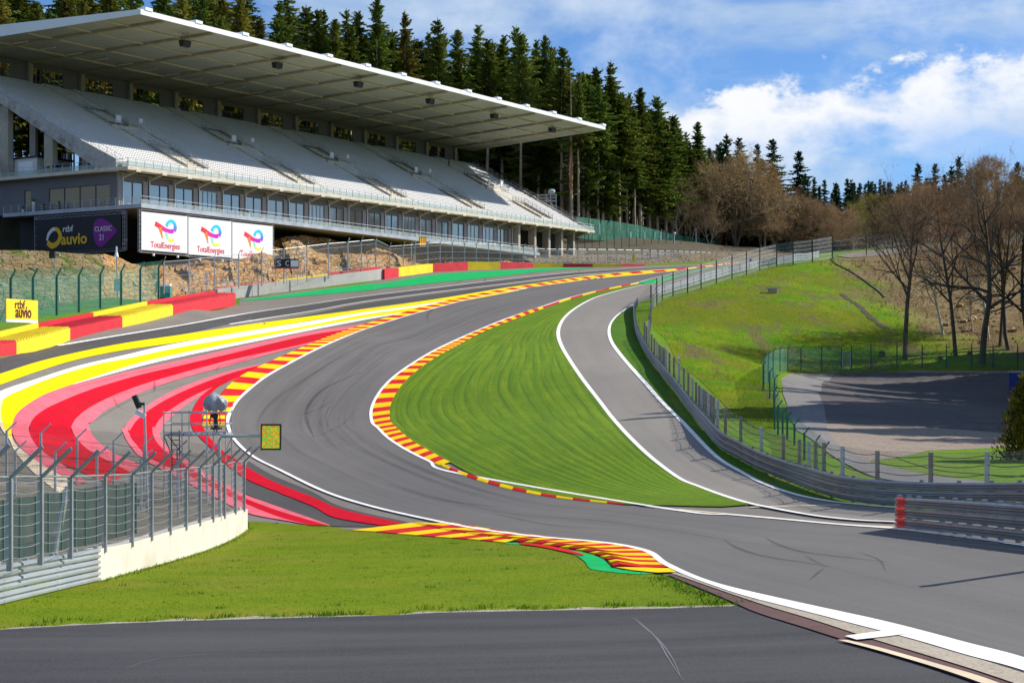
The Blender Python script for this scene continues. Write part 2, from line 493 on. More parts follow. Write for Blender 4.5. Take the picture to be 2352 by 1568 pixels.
def sheet(name, poly, off, m, step=1.5, kind='structure', parent=None, densify=True):
    """filled polygon (world xy) laid on the ground"""
    b = np.array(poly, float)
    if densify: b = resample(np.vstack([b, b[:1]]), step=1.0)[:-1]
    n = len(b); x0, y0 = b.min(0); x1, y1 = b.max(0)
    gx, gy = np.meshgrid(np.arange(x0 + step / 2, x1, step), np.arange(y0 + step / 2, y1, step)); g = np.column_stack([gx.ravel(), gy.ravel()])
    ins = np.zeros(len(g), bool); j = n - 1
    for i in range(n):
        c = ((b[i, 1] > g[:, 1]) != (b[j, 1] > g[:, 1]))
        with np.errstate(divide='ignore', invalid='ignore'):
            xx = (b[j, 0] - b[i, 0]) * (g[:, 1] - b[i, 1]) / (b[j, 1] - b[i, 1]) + b[i, 0]
        ins ^= c & (g[:, 0] < xx); j = i
    g = g[ins]
    # keep interior points clear of the rim
    if len(g):
        keep = np.ones(len(g), bool)
        for i in range(0, len(g), 4000):
            d2 = ((g[i:i + 4000, None, :] - b[None]) ** 2).sum(-1).min(1); keep[i:i + 4000] = d2 > (0.45 * 1.0) ** 2
        g = g[keep]
    co = [Vector(q) for q in np.vstack([b, g])] if len(g) else [Vector(q) for q in b]
    vs, es, fs, *_ = delaunay_2d_cdt(co, [], [list(range(n))], 1, 1e-4)
    xy = np.array([(v.x, v.y) for v in vs]); mb = MB()
    mb.v = [tuple(q) for q in on(xy, off)]; mb.f = [tuple(f) for f in fs]; mb.uv = xy
    return mb.build(name, m, parent, kind)


def ribbon_mb(L, Rr, off, across=None, uvscale=True, w0=None):
    """surface between two equally sampled world polylines"""
    L = np.asarray(L, float)[:, :2]; Rr = np.asarray(Rr, float)[:, :2]; n = len(L)
    if across is None: across = max(1, int(math.ceil(np.linalg.norm(L - Rr, axis=1).max() / 1.5)))
    mid = (L + Rr) / 2; s = np.concatenate([[0], np.cumsum(np.linalg.norm(np.diff(mid, axis=0), axis=1))])
    mb = MB(); uv = []
    for k in range(across + 1):
        t = k / across; q = L * (1 - t) + Rr * t
        mb.v += [tuple(v) for v in on(q, off if not callable(off) else off(t))]; uv += [(t, si) for si in s]
    for k in range(across):
        for i in range(n - 1): mb.f.append((k * n + i, k * n + i + 1, (k + 1) * n + i + 1, (k + 1) * n + i))
    mb.uv = uv; return mb


def pairs(Lp, Rp, n=10):
    """two image polylines with matching points -> world polylines with matching points"""
    assert len(Lp) == len(Rp), (len(Lp), len(Rp))
    a = P(cr(Lp, n)); b = P(cr(Rp, n)); return a[:, :2], b[:, :2]


BN = [0]


def band(name, outer, inner, off, m, n=110, kind='structure'):
    BN[0] += 1; off += 0.0007 * BN[0]                # every painted sheet a touch higher than the one before
    a = P(resample(cr(outer, 8), n=n)); b = P(resample(cr(inner, 8), n=n))
    return ribbon_mb(a, b, off).build(name, m, None, kind)


def line(name, pts, w, off, m, kind='structure', world=False, parent=None):
    p = np.asarray(pts)[:, :2] if world else trace(pts, 0.8); nn = normals2(p)
    w = np.asarray(w); w = w if w.ndim == 0 else np.interp(np.linspace(0, 1, len(p)), np.linspace(0, 1, len(w)), w)[:, None]
    return ribbon_mb(p - nn * w / 2, p + nn * w / 2, off, 1).build(name, m, parent, kind)


# ------------------------------------------------------------------ ground materials
M = {}
M['terrain'] = grass_mat('verge_grass', (0.080, 0.180, 0.010), (0.135, 0.235, 0.012), (0.19, 0.16, 0.065), 0.45)
def bank_mat():
    m, t, b, o = new_mat('bank_grass'); p = pos(t); sx = t.new('ShaderNodeSeparateXYZ'); t.link(p, sx.inputs[0])
    n1 = t.noise(p, 0.16, 6, 0.65, 0.5); n2 = t.noise(p, 2.6, 6, 0.75); n3 = t.noise(t.mapping(p, (0.20, 0.055, 0.3), rot=(0, 0, 0.55)), 1.0, 6, 0.65); n4 = t.noise(p, 9.0, 4, 0.8)
    c = t.mix(t.ramp(n1, 0.36, 0.62), (0.110, 0.275, 0.008), (0.235, 0.315, 0.010))
    c = t.mix(t.ramp(t.noise(p, 0.05, 4, 0.6, 0.6), 0.45, 0.60, 0, 0.6), c, (0.21, 0.185, 0.018))
    c = t.mix(t.ramp(n3, 0.505, 0.62, 0, 0.85), c, t.mix(t.ramp(n4, 0.4, 0.6), (0.115, 0.080, 0.038), (0.27, 0.20, 0.12)))
    c = t.mix(t.ramp(n2, 0.30, 0.52, 0.5, 0.0), c, (0.04, 0.09, 0.006))
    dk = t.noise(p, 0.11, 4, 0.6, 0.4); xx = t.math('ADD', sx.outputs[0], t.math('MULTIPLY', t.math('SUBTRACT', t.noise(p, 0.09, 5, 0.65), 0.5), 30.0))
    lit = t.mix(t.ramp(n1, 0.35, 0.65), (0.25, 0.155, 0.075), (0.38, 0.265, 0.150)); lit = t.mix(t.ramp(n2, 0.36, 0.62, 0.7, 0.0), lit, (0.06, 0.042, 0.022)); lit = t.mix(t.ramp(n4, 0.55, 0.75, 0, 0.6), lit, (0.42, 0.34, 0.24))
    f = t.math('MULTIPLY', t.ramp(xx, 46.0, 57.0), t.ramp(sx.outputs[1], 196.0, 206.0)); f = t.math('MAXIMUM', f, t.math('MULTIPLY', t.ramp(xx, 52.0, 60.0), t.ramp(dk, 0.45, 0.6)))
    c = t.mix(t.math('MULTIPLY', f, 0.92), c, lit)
    sp_ = t.ramp(t.noise(p, 5.0, 2, 0.5), 0.70, 0.76, 0, 0.8); c = t.mix(sp_, c, (0.50, 0.38, 0.02))
    t.link(c, b.inputs['Base Color']); b.inputs['Roughness'].default_value = 0.95; b.inputs['Specular IOR Level'].default_value = 0.08
    bump(t, b, t.math('ADD', t.math('MULTIPLY', n2, 1.5), t.math('MULTIPLY', n4, 0.4)), 1.0, 0.3); return m
M['bank'] = bank_mat()
M['island'] = grass_mat('island_grass', (0.110, 0.180, 0.003), (0.155, 0.215, 0.004), (0.20, 0.165, 0.03), 0.5, 1.6, 0.5)
M['shade_toned_grass'] = grass_mat('grass_painted_shade', (0.05, 0.14, 0.010), (0.08, 0.18, 0.012), (0.15, 0.13, 0.05), 0.3, 2.0)  # darker copy of the verge grass, the guardrail's shade put into its colour
M['asphalt_old'] = asphalt('asphalt_old', (0.145, 0.132, 0.115), (0.185, 0.168, 0.148), (0.25, 0.25), False, 0.0)
M['asphalt_lane'] = asphalt('asphalt_lane', (0.175, 0.160, 0.142), (0.215, 0.197, 0.175), (4.0, 0.05), True, 0.0)
M['asphalt_track'] = asphalt('asphalt_track', (0.098, 0.093, 0.090), (0.135, 0.127, 0.121), (9.0, 0.02), True, 0.12)
M['asphalt_dark'] = asphalt('asphalt_dark', (0.045, 0.044, 0.045), (0.075, 0.072, 0.071), (5.0, 0.03), True, 0.0)
M['asphalt_new'] = asphalt('asphalt_new', (0.017, 0.017, 0.020), (0.060, 0.057, 0.062), (0.05, 0.55), False, 0.0, 24.0, 0.5)
M['white'] = paint('white_paint', (0.88, 0.87, 0.85), 0.10)
M['cream'] = paint('cream_paint', (0.72, 0.60, 0.44), 0.25)
M['yellow'] = paint('yellow_paint', (0.92, 0.70, 0.004), 0.22)
M['red'] = paint('red_paint', (0.57, 0.006, 0.022), 0.25)
M['pink'] = paint('pink_paint', (0.72, 0.145, 0.19), 0.22)
M['green'] = paint('green_paint', (0.012, 0.42, 0.12), 0.08)
M['kerb_yellow'] = paint('kerb_yellow', (0.90, 0.60, 0.010), 0.18)
M['kerb_red'] = paint('kerb_red', (0.62, 0.022, 0.028), 0.20)
M['gravel'] = grass_mat('gravel', (0.16, 0.145, 0.125), (0.24, 0.215, 0.18), (0.10, 0.12, 0.04), 0.5, 3.0, 0.9)
M['chippings'] = grass_mat('pale_chippings', (0.55, 0.48, 0.36), (0.75, 0.68, 0.54), (0.35, 0.30, 0.22), 0.6, 9.0, 1.0)
M['drain'] = asphalt('drain_channel', (0.085, 0.045, 0.042), (0.12, 0.065, 0.058), (2, 2))
M['kerbstone'] = asphalt('kerb_concrete', (0.26, 0.225, 0.175), (0.36, 0.31, 0.245), (2, 2), False, 0, 14.0, 0.5)
M['tar'] = mat('tar_joint', (0.016, 0.016, 0.016), 0.7, 0.3, 8)
M['lot'] = asphalt('parking_asphalt', (0.055, 0.049, 0.049), (0.090, 0.080, 0.078), (0.05, 0.6), False, 0.4, 10.0)
M['lot_road'] = asphalt('parking_road', (0.135, 0.128, 0.128), (0.175, 0.165, 0.16), (0.3, 0.3), False, 0.2, 10.0)
M['lot_gravel'] = asphalt('parking_gravel', (0.15, 0.12, 0.095), (0.21, 0.17, 0.135), (0.2, 1.0), False, 0.0, 4.0, 0.6)

# --- traced edges of the circuit (L = left edge of the track as driven uphill)
TL = (zG((490, 411), (300, 437), (0, 471)) + zF((2000, 486), (1700, 523), (1450, 560), (1180, 605), (950, 655), (700, 722), (500, 780), (250, 862), (0, 968)) +
      zE((1900, 1065), (1740, 1155), (1640, 1230), (1545, 1320), (1497, 1410), (1487, 1470)) + zH((1300, 222), (1400, 315)) +
      zM((0, 393), (250, 513), (500, 593), (800, 663), (1100, 722), (1400, 763), (1700, 790), (1900, 815), (2050, 855)) + zI((240, 925), (500, 1034), (1000, 1155), (1500, 1270), (2218, 1470)))
TR = (zG((505, 420), (300, 452), (0, 497)) + zF((2060, 545), (1800, 598), (1600, 650), (1450, 700), (1200, 785), (950, 890), (760, 980), (620, 1062), (500, 1145),
      (420, 1220), (370, 1290), (345, 1340), (333, 1385), (334, 1425), (345, 1465)) + zM((545, 160), (600, 215), (700, 280), (830, 345),
      (1000, 415), (1200, 480), (1400, 525), (1600, 555), (1900, 590)) + zI((300, 620), (600, 645), (900, 672), (1200, 700), (1600, 735), (2218, 820)) + [(2420, 1275), (2700, 1340)])
k = len(TL) - len(TR)
TL2 = TL; TR2 = TR
if k > 0: TR2 = TR + [(2700 + 60 * (i + 1), 1340 + 20 * (i + 1)) for i in range(k)]
elif k < 0: TL2 = TL + [(2500 + 60 * i, 1570) for i in range(-k)]
tl, tr = pairs(TL2, TR2, 8)

# --- big sheet of old asphalt under everything drivable
lane_r = zF((2045, 690), (1960, 742), (1905, 800), (1888, 860), (1905, 930), (1960, 1010), (2040, 1105), (2130, 1205), (2230, 1320), (2352, 1440)) + zI((500, 310), (640, 400), (780, 472), (950, 532), (1150, 572), (1350, 592), (1510, 607))
lane_l = zF((2180, 548), (2100, 560), (1950, 595), (1800, 640), (1700, 690), (1620, 748), (1572, 810), (1556, 880), (1580, 960), (1640, 1062), (1720, 1180), (1820, 1310), (1920, 1440)) + \
    zM((1960, 232), (2080, 342)) + zI((310, 442), (400, 480), (560, 540), (700, 582), (820, 607), (950, 632), (1100, 656), (1300, 676), (1510, 686))
left_wall = [(-60, 870), (0, 822)] + zE((110, 1008), (460, 915), (800, 832), (1130, 752), (1560, 683))
grey_wall = zE((1570, 642), (1900, 600), (2352, 552))[0:3] + zF((420, 520),)
far_barrier = zF((520, 503), (740, 472), (965, 460), (1180, 448), (1395, 442), (1590, 438), (1780, 437), (1970, 436), (2120, 432))
base = np.vstack([
    [(-46, 40), (-50, 85)], P(left_wall)[:, :2], P(grey_wall)[:, :2], P(far_barrier)[:, :2],
    [(36, 310), (44, 330), (62, 330)], P([(1722, 612), (1690, 625), (1640, 640), (1590, 655), (1530, 672), (1495, 685)])[:, :2], trace(lane_r, 1.5),
    [(20, 54), (24, 40), (26, 20), (22, 16), (17, 20)], P([(2120, 1590)] + zI((1400, 1412), (1100, 1312), (740, 1192), (560, 1112), (240, 978)) +
    zM((2130, 967), (1860, 925), (1740, 850), (1600, 825), (1250, 785), (720, 700), (400, 722), (300, 702), (0, 684)))[:, :2],
    P([(590, 1197), (560, 1200), (450, 1225), (300, 1275), (150, 1312), (20, 1350)])[:, :2]])
runoff = sheet('runoff_asphalt', base, 0.02, M['asphalt_old'], 1.25)

# --- the terrain sheet itself
mb = MB(); ny, nx = GZ.shape
def inside(poly, g):
    b = np.asarray(poly); ins = np.zeros(len(g), bool); j = len(b) - 1
    for i in range(len(b)):
        c = (b[i, 1] > g[:, 1]) != (b[j, 1] > g[:, 1])
        with np.errstate(divide='ignore', invalid='ignore'): xx = (b[j, 0] - b[i, 0]) * (g[:, 1] - b[i, 1]) / (b[j, 1] - b[i, 1]) + b[i, 0]
        ins ^= c & (g[:, 0] < xx); j = i
    return ins
gq = np.column_stack([GXX.ravel(), GYY.ravel()]); ins = inside(base, gq); bb = resample(np.vstack([base, base[:1]]), step=1.2)
idx = np.nonzero(ins)[0]; far = np.array([((bb - gq[k]) ** 2).sum(1).min() > 1.8 ** 2 for k in idx])
GT = GZ.copy().ravel(); GT[idx[far]] -= 0.12
mb.v = np.column_stack([GXX.ravel(), GYY.ravel(), GT])
ii = (np.arange(ny - 1)[:, None] * nx + np.arange(nx - 1)[None]).ravel()
mb.f = np.column_stack([ii, ii + 1, ii + nx + 1, ii + nx]).tolist()
ground = mb.build('ground', M['terrain'], None, 'structure', smooth=True)

track = ribbon_mb(tl, tr, 0.062).build('race_track', M['asphalt_track'], None, 'structure')

ll, lr = trace(lane_l, 1.0), trace(lane_r, 1.0)
ll2, lr2 = resample(ll, n=170), resample(lr, n=170)
lane = ribbon_mb(ll2, lr2, 0.055).build('pit_lane_exit', M['asphalt_lane'], None, 'structure')

# --- mown grass between kerb and lane, its stripes follow both edges
ML, tM, bM, oM = new_mat('mown_grass')
uvn = tM.new('ShaderNodeUVMap'); sp = tM.new('ShaderNodeSeparateXYZ'); tM.link(uvn.outputs[0], sp.inputs[0])
wob = tM.noise(tM.mapping(uvn.outputs[0], (6, 0.07, 1)), 1.0, 4)
uu = tM.math('ADD', tM.math('MULTIPLY', sp.outputs[0], 17.0), tM.math('MULTIPLY', wob, 0.9))
saw = tM.math('ABSOLUTE', tM.math('SUBTRACT', tM.math('FRACT', uu), 0.5))
seg = tM.noise(tM.mapping(uvn.outputs[0], (26, 0.05, 1), (5, 2, 0)), 1.0, 4, 0.6)
pM = pos(tM)
g1 = tM.noise(pM, 0.25, 5, 0.6); g2 = tM.noise(pM, 4.0, 5, 0.75); g3 = tM.noise(pM, 20.0, 2, 0.7)
c = tM.mix(tM.ramp(g1, 0.32, 0.68), (0.128, 0.218, 0.008), (0.185, 0.272, 0.012))
c = tM.mix(tM.ramp(seg, 0.36, 0.66), c, (0.095, 0.190, 0.010))
c = tM.mix(tM.math('MULTIPLY', tM.ramp(saw, 0.34, 0.49), tM.ramp(seg, 0.30, 0.62, 0.12, 0.6)), c, (0.048, 0.105, 0.007))
c = tM.mix(tM.ramp(tM.noise(tM.mapping(uvn.outputs[0], (9, 0.06, 1), (1, 8, 0)), 1.0, 5, 0.7), 0.55, 0.75, 0, 0.55), c, (0.17, 0.22, 0.035))
c = tM.mix(tM.ramp(g2, 0.4, 0.75, 0, 0.5), c, (0.035, 0.09, 0.006)); c = tM.mix(tM.ramp(g3, 0.45, 0.75, 0, 0.35), c, (0.17, 0.30, 0.03))
tM.link(c, bM.inputs['Base Color']); bM.inputs['Roughness'].default_value = 0.9; bM.inputs['Specular IOR Level'].default_value = 0.1
bump(tM, bM, tM.math('ADD', g2, tM.math('MULTIPLY', saw, -0.6)), 0.6, 0.1)
kr_in = zF((2140, 547), (1980, 570), (1820, 600), (1650, 645), (1480, 697), (1350, 752), (1200, 808), (1050, 872), (900, 952), (750, 1035), (640, 1112), (560, 1182), (500, 1260), (462, 1340), (455, 1400), (466, 1455)) + \
    zM((628, 138), (660, 172), (740, 237), (850, 300), (940, 350), (1100, 432), (1250, 474), (1450, 521), (1700, 556), (1900, 583))
infield_l = kr_in + zI((300, 592), (550, 598), (690, 588))
il, ir = resample(trace(infield_l, 1.0), n=170), resample(trace(lane_l[:-6] + zI((690, 580),), 1.0), n=170)
infield = ribbon_mb(il, ir, lambda t: 0.075 + 0.03 * math.sin(math.pi * t), 22).build('infield_grass', ML, None, 'structure')

# ------------------------------------------------------------------ painted bands on the run-off (outermost first)
OFF = 0.062
band('yellow_band', zE((0, 1140), (250, 1060), (500, 1000), (800, 940), (1200, 880), (1600, 820), (2000, 765), (2352, 718)) + zF((600, 672), (900, 627), (1200, 577), (1500, 533), (1800, 492), (2100, 466), (2352, 448)) + zG((230, 438),),
     zE((0, 1212), (250, 1122), (500, 1046), (800, 985), (1150, 935), (1600, 862), (2000, 795), (2352, 740)) + zF((600, 693), (900, 646), (1200, 598), (1500, 556), (1800, 516), (2100, 488), (2352, 462)) + zG((230, 446),), OFF, M['yellow'])
band('white_band', zE((-120, 1420), (-60, 1330), (0, 1255), (250, 1170), (500, 1090), (800, 1020), (1100, 950), (1500, 880), (2000, 798), (2352, 740)) + zF((600, 694), (900, 648), (1150, 606), (1350, 578)),
     zE((-90, 1440), (-20, 1370), (20, 1305), (270, 1190), (600, 1085), (850, 1035), (1200, 960), (1600, 893), (2000, 824), (2352, 756)) + zF((600, 706), (900, 658), (1150, 612), (1350, 581)), OFF + .004, M['white'])
band('white_band', zE((-60, 1330), (-20, 1420), (10, 1500), (60, 1568)) + zH((90, 300), (200, 420), (330, 520)),
     zE((20, 1305), (5, 1400), (30, 1500), (80, 1568)) + zH((110, 270), (240, 366), (400, 455)), OFF + .004, M['cream'])
yo = zE((70, 1560), (30, 1500), (3, 1400), (15, 1320), (60, 1278), (300, 1165), (600, 1082), (900, 1022), (1200, 958), (1600, 892), (2000, 822), (2352, 756)) + zF((400, 735), (600, 704), (900, 658), (1150, 614), (1300, 590))
yi = zE((95, 1600), (76, 1540), (80, 1470), (110, 1400), (180, 1340), (300, 1272), (480, 1206), (900, 1072), (1200, 1002), (1600, 922), (2000, 842), (2352, 778)) + zF((420, 757), (640, 725), (900, 668), (1150, 622), (1300, 593))
band('yellow_band', yo, yi, OFF, M['yellow'])
band('white_band', zE((480, 1206), (900, 1072), (1200, 1002), (1600, 922), (2000, 842), (2352, 778)) + zF((420, 755), (560, 735)),
     zE((480, 1208), (900, 1094), (1200, 1024), (1600, 942), (2000, 860), (2352, 792)) + zF((420, 764), (560, 740)), OFF + .004, M['white'])
p1o = zH((430, 472), (360, 432), (240, 366), (130, 282), (80, 218), (64, 160)) + zE((80, 1470), (110, 1400), (180, 1340), (300, 1270), (480, 1208), (600, 1182), (900, 1110), (1200, 1045), (1600, 955), (2000, 868), (2352, 815)) + zF((380, 795),)
p1i = zH((480, 460), (410, 405), (330, 350), (230, 282), (178, 222), (158, 160)) + zE((190, 1490), (215, 1435), (280, 1380), (400, 1320), (600, 1240), (700, 1208), (900, 1150), (1200, 1080), (1600, 985), (2000, 890), (2352, 835)) + zF((330, 806),)
band('pink_band', p1o, p1i, OFF, M['pink'])
r1i = zH((720, 402), (600, 342), (480, 272), (415, 202), (394, 150)) + zE((466, 1490), (490, 1440), (570, 1370), (700, 1300), (800, 1258), (950, 1203), (1200, 1130), (1500, 1050), (1800, 985), (2150, 905), (2300, 872))
r1o = zH((600, 470), (480, 415), (330, 350), (230, 282), (178, 222), (158, 160)) + zE((190, 1490), (215, 1435), (280, 1380), (400, 1320), (600, 1240), (900, 1150), (1200, 1080), (1600, 985), (2000, 890), (2352, 835)) + zF((280, 822),)
band('red_band', resample(cr(r1o, 6), n=30).tolist(), resample(cr(r1i, 6), n=30).tolist(), OFF, M['red'])
band('pink_band', r1i[:-1], zH((780, 362), (690, 325), (620, 292), (540, 232), (500, 172), (488, 110)) + zE((600, 1460), (670, 1390), (780, 1330), (950, 1250), (1200, 1165), (1500, 1085), (1800, 1000), (2150, 915)), OFF, M['pink'])
D = lambda *p: list(p)
band('pink_band', zE((1780, 1060), (1500, 1120), (1250, 1200), (1050, 1290), (920, 1380), (830, 1460), (798, 1530)) + zH((676, 150), (690, 205), (730, 268), (800, 335)) + D((420, 1105), (500, 1147), (571, 1181), (680, 1202)),
     zE((1785, 1064), (1550, 1122), (1300, 1210), (1100, 1300), (970, 1380), (880, 1460), (840, 1530)) + zH((710, 150), (722, 205), (765, 262), (840, 330)) + D((440, 1098), (510, 1133), (567, 1160), (643, 1190), (712, 1208)), OFF, M['pink'])
band('red_band', zE((1785, 1064), (1550, 1122), (1300, 1210), (1100, 1300), (970, 1380), (880, 1460), (840, 1530)) + zH((710, 150), (722, 205), (765, 262), (840, 330)) + D((440, 1098), (510, 1133), (567, 1160), (643, 1190), (712, 1208)),
     zE((1710, 1104), (1600, 1145), (1450, 1200), (1250, 1290), (1120, 1370), (1040, 1440), (998, 1520)) + zH((842, 150), (850, 200), (880, 250), (945, 310)) + D((470, 1098), (520, 1123), (565, 1147), (643, 1176), (753, 1209)), OFF, M['red'])
band('pink_band', zE((1600, 1147), (1450, 1200), (1250, 1290), (1120, 1370), (1040, 1440), (998, 1520)) + zH((842, 150), (850, 200), (880, 250), (945, 310)) + D((470, 1098), (520, 1123), (565, 1147), (643, 1176), (753, 1209)),
     zE((1600, 1150), (1480, 1197), (1300, 1290), (1180, 1370), (1090, 1450), (1040, 1530)) + zH((872, 150), (890, 210), (930, 265), (1010, 320)) + D((490, 1098), (530, 1120), (566, 1139), (643, 1167), (761, 1209)), OFF, M['pink'])
band('red_band', zE((1700, 1100), (1570, 1142), (1450, 1190), (1330, 1270), (1270, 1350), (1243, 1420)) + zH((1052, 110), (1075, 175), (1130, 232), (1200, 300)) + z7((1000, 800), (1230, 970), (1500, 1090), (1882, 1240)) + zM((300, 655), (560, 700)),
     zE((1705, 1102), (1580, 1152), (1420, 1230), (1345, 1320), (1322, 1400), (1320, 1460)) + zH((1122, 135), (1145, 190), (1200, 250), (1270, 315)) + z7((1080, 745), (1230, 850), (1500, 1000), (1882, 1152)) + zM((350, 612), (690, 690)), OFF, M['red'])
# dark tarmac strips: the old track beyond the yellow bands and the run-off at the exit
band('dark_asphalt', zE((0, 1040), (400, 945), (800, 884), (1200, 818), (1600, 745), (2000, 686), (2352, 634)) + zF((700, 582), (1200, 522), (1700, 472), (2352, 434)) + zG((300, 425),),
     zE((0, 1135), (300, 1045), (700, 955), (1200, 876), (1600, 790), (2000, 727), (2352, 662)) + zF((700, 604), (1200, 545), (1700, 486), (2352, 442)) + zG((300, 431),), 0.048, M['asphalt_dark'])
line('white_line', zE((380, 955), (800, 885), (1200, 819), (1600, 746), (2000, 687), (2352, 635)) + zF((700, 582), (1200, 522), (1700, 472), (2352, 435)) + zG((300, 425),), 0.25, 0.082, M['white'])
line('white_line', zE((1500, 815), (2000, 735), (2352, 672)) + zF((700, 612), (1200, 551), (1700, 492), (2200, 452)) + zG((260, 428),), 0.25, 0.082, M['white'])
band('dark_asphalt', zE((1500, 840), (2000, 752), (2352, 682)) + zF((700, 622), (1200, 560), (1700, 500)), zE((1500, 872), (2000, 785), (2352, 712)) + zF((700, 655), (1200, 573), (1700, 507)), 0.045, M['asphalt_dark'])
band('dark_asphalt', z7((1235, 985), (1500, 1105), (1882, 1250)) + zM((300, 660), (560, 705)), z7((1235, 1125), (1500, 1235), (1882, 1382)) + zM((200, 675), (300, 704)), 0.046, M['asphalt_dark'])
band('dark_asphalt', z7((1260, 800), (1500, 940), (1882, 1100)) + zM((350, 598), (740, 688)), z7((1235, 860), (1500, 1005), (1882, 1155)) + zM((360, 614), (690, 692)), 0.046, M['asphalt_dark'])
# green strips
band('green_strip', zE((1580, 655), (1900, 615), (2352, 556)) + zF((420, 545), (740, 490), (1100, 466), (1500, 448), (1800, 441)), zE((1585, 662), (1900, 636), (2352, 598)) + zF((420, 578), (740, 545), (1100, 508), (1500, 464), (1800, 444)), 0.05, M['green'])
band('green_strip', zF((2075, 540), (2220, 515), (2352, 489)) + zG((150, 470), (290, 450), (420, 430)), zF((2080, 542), (2180, 551), (2352, 500)) + zG((150, 480), (290, 456), (420, 433)), 0.066, M['green'])
# long white lines
line('white_line', TL[:14] + TL[14:], [0.28, 0.28, 0.3, 0.3, 0.26, 0.22, 0.22], 0.088, M['white'])
line('white_line', TR[:23] + zI((300, 620), (600, 645), (900, 672), (1200, 700), (1500, 722)), [0.25, 0.25, 0.3, 0.3, 0.25, 0.2, 0.2], 0.088, M['white'])
line('white_line', zI((1490, 722), (1700, 745), (1900, 772), (2218, 820)) + [(2440, 1276)], 0.22, 0.089, M['white'])
line('white_line', lane_l, [0.3, 0.35, 0.42, 0.36, 0.3, 0.24, 0.16], 0.090, M['white'])
line('white_line', lane_r, [0.2, 0.3, 0.4, 0.36, 0.3, 0.25, 0.18], 0.091, M['white'])
band('white_line', zI((200, 900), (330, 968), (500, 1030), (700, 1085), (1000, 1150), (1300, 1215), (1600, 1290), (1900, 1370), (2218, 1455)) + [(2480, 1570)],
     zI((170, 868), (320, 972), (500, 1047), (700, 1112), (1000, 1190), (1300, 1270), (1600, 1350), (1900, 1440), (2218, 1530)) + [(2480, 1606)], 0.080, M['white'])
line('joint_line', zI((300, 612), (600, 640), (900, 667), (1200, 695), (1500, 712)), 0.16, 0.066, M['cream'])
line('joint_line', zI((700, 600), (900, 594), (1200, 588)), 0.18, 0.063, M['cream'])
# drain, concrete edging and tar joint beside the big white line
dr_o = zI((235, 976), (560, 1112), (740, 1192), (1000, 1275), (1300, 1372), (1600, 1466), (1900, 1568), (2200, 1680))
dr_m = zI((262, 972), (600, 1092), (800, 1160), (1060, 1240), (1360, 1340), (1660, 1432), (1960, 1526), (2260, 1630))
dr_i = zI((285, 968), (640, 1082), (860, 1148), (1130, 1225), (1430, 1300), (1730, 1390), (2030, 1478), (2330, 1575))
dr_t = zI((300, 966), (660, 1076), (880, 1140), (1150, 1212), (1450, 1288), (1750, 1376), (2050, 1464), (2350, 1558))
band('drain_channel', dr_o, dr_m, 0.050, M['drain']); band('kerb_edging', dr_m, dr_i, 0.066, M['kerbstone']); band('tar_joint', dr_i, dr_t, 0.070, M['tar'])
band('cream_line', zI((1185, 1350), (1400, 1408), (1700, 1498), (1900, 1565), (2100, 1640)), zI((1240, 1352), (1440, 1400), (1740, 1487), (1960, 1552), (2160, 1625)), 0.064, M['cream'])
band('cream_line', zI((1225, 1335), (1400, 1310), (1480, 1300)), zI((1290, 1356), (1440, 1340), (1570, 1322)), 0.084, M['white'])
# new dark asphalt in the foreground with its pale chipping edge
edge_pts = [(-120, 1458), (0, 1449)] + zH((500, 1252), (1000, 1232), (1600, 1215), (2218, 1198)) + zM((800, 1186), (1500, 1172), (2218, 1160)) + [(1640, 1396), (1692, 1394)]
fg = np.vstack([P(edge_pts)[:, :2], P(zI((740, 1192), (1000, 1275), (1300, 1372), (1600, 1466), (1900, 1565)) + [(2330, 1640)])[:, :2], [(12, 14), (-22, 14), (-26, 30)]])
sheet('foreground_asphalt', fg, 0.040, M['asphalt_new'], 1.2)
ee = trace(edge_pts, 0.4); nn = normals2(ee); jit = np.array([rnd.uniform(0.05, 0.28) * (0.4 + abs(math.sin(i * 0.13))) for i in range(len(ee))])[:, None]
ribbon_mb(ee - nn * jit * 2.2, ee + nn * 0.1, 0.034, 1).build('chipping_edge', M['chippings'], None, 'structure')

# ------------------------------------------------------------------ kerbs
GRP_K = 'painted kerbs'


def kerb(label, outer, inner, pitch, h0=0.082, h1=0.12, n=240, start=0):
    """stripes as separate blocks, outer = track side"""
    a = P(resample(cr(outer, 8), n=n))[:, :2]; b = P(resample(cr(inner, 8), n=n))[:, :2]
    mid = (a + b) / 2; s = np.concatenate([[0], np.cumsum(np.linalg.norm(np.diff(mid, axis=0), axis=1))])
    k = max(2, int(round(s[-1] / pitch))); cuts = np.linspace(0, s[-1], k + 1)
    root = thing('kerb', label, 'kerb', on(mid[n // 2:n // 2 + 1])[0]); root['kind'] = 'structure'
    for i in range(k):
        t = np.linspace(cuts[i] + .004, cuts[i + 1] - .004, 4)
        A = np.stack([np.interp(t, s, a[:, j]) for j in (0, 1)], 1); B = np.stack([np.interp(t, s, b[:, j]) for j in (0, 1)], 1)
        wd = np.linalg.norm(A - B, axis=1).mean(); rows = []
        for q, z in ((0, h0 - .06), (0, h0), (0.5, (h0 + h1) / 2 + .01), (1, h1), (1, -0.02)): rows.append(on(A * (1 - q) + B * q, z))
        MB().loft(rows).build('kerb_block', M['kerb_red'] if (i + start) % 2 else M['kerb_yellow'], root)
    return root


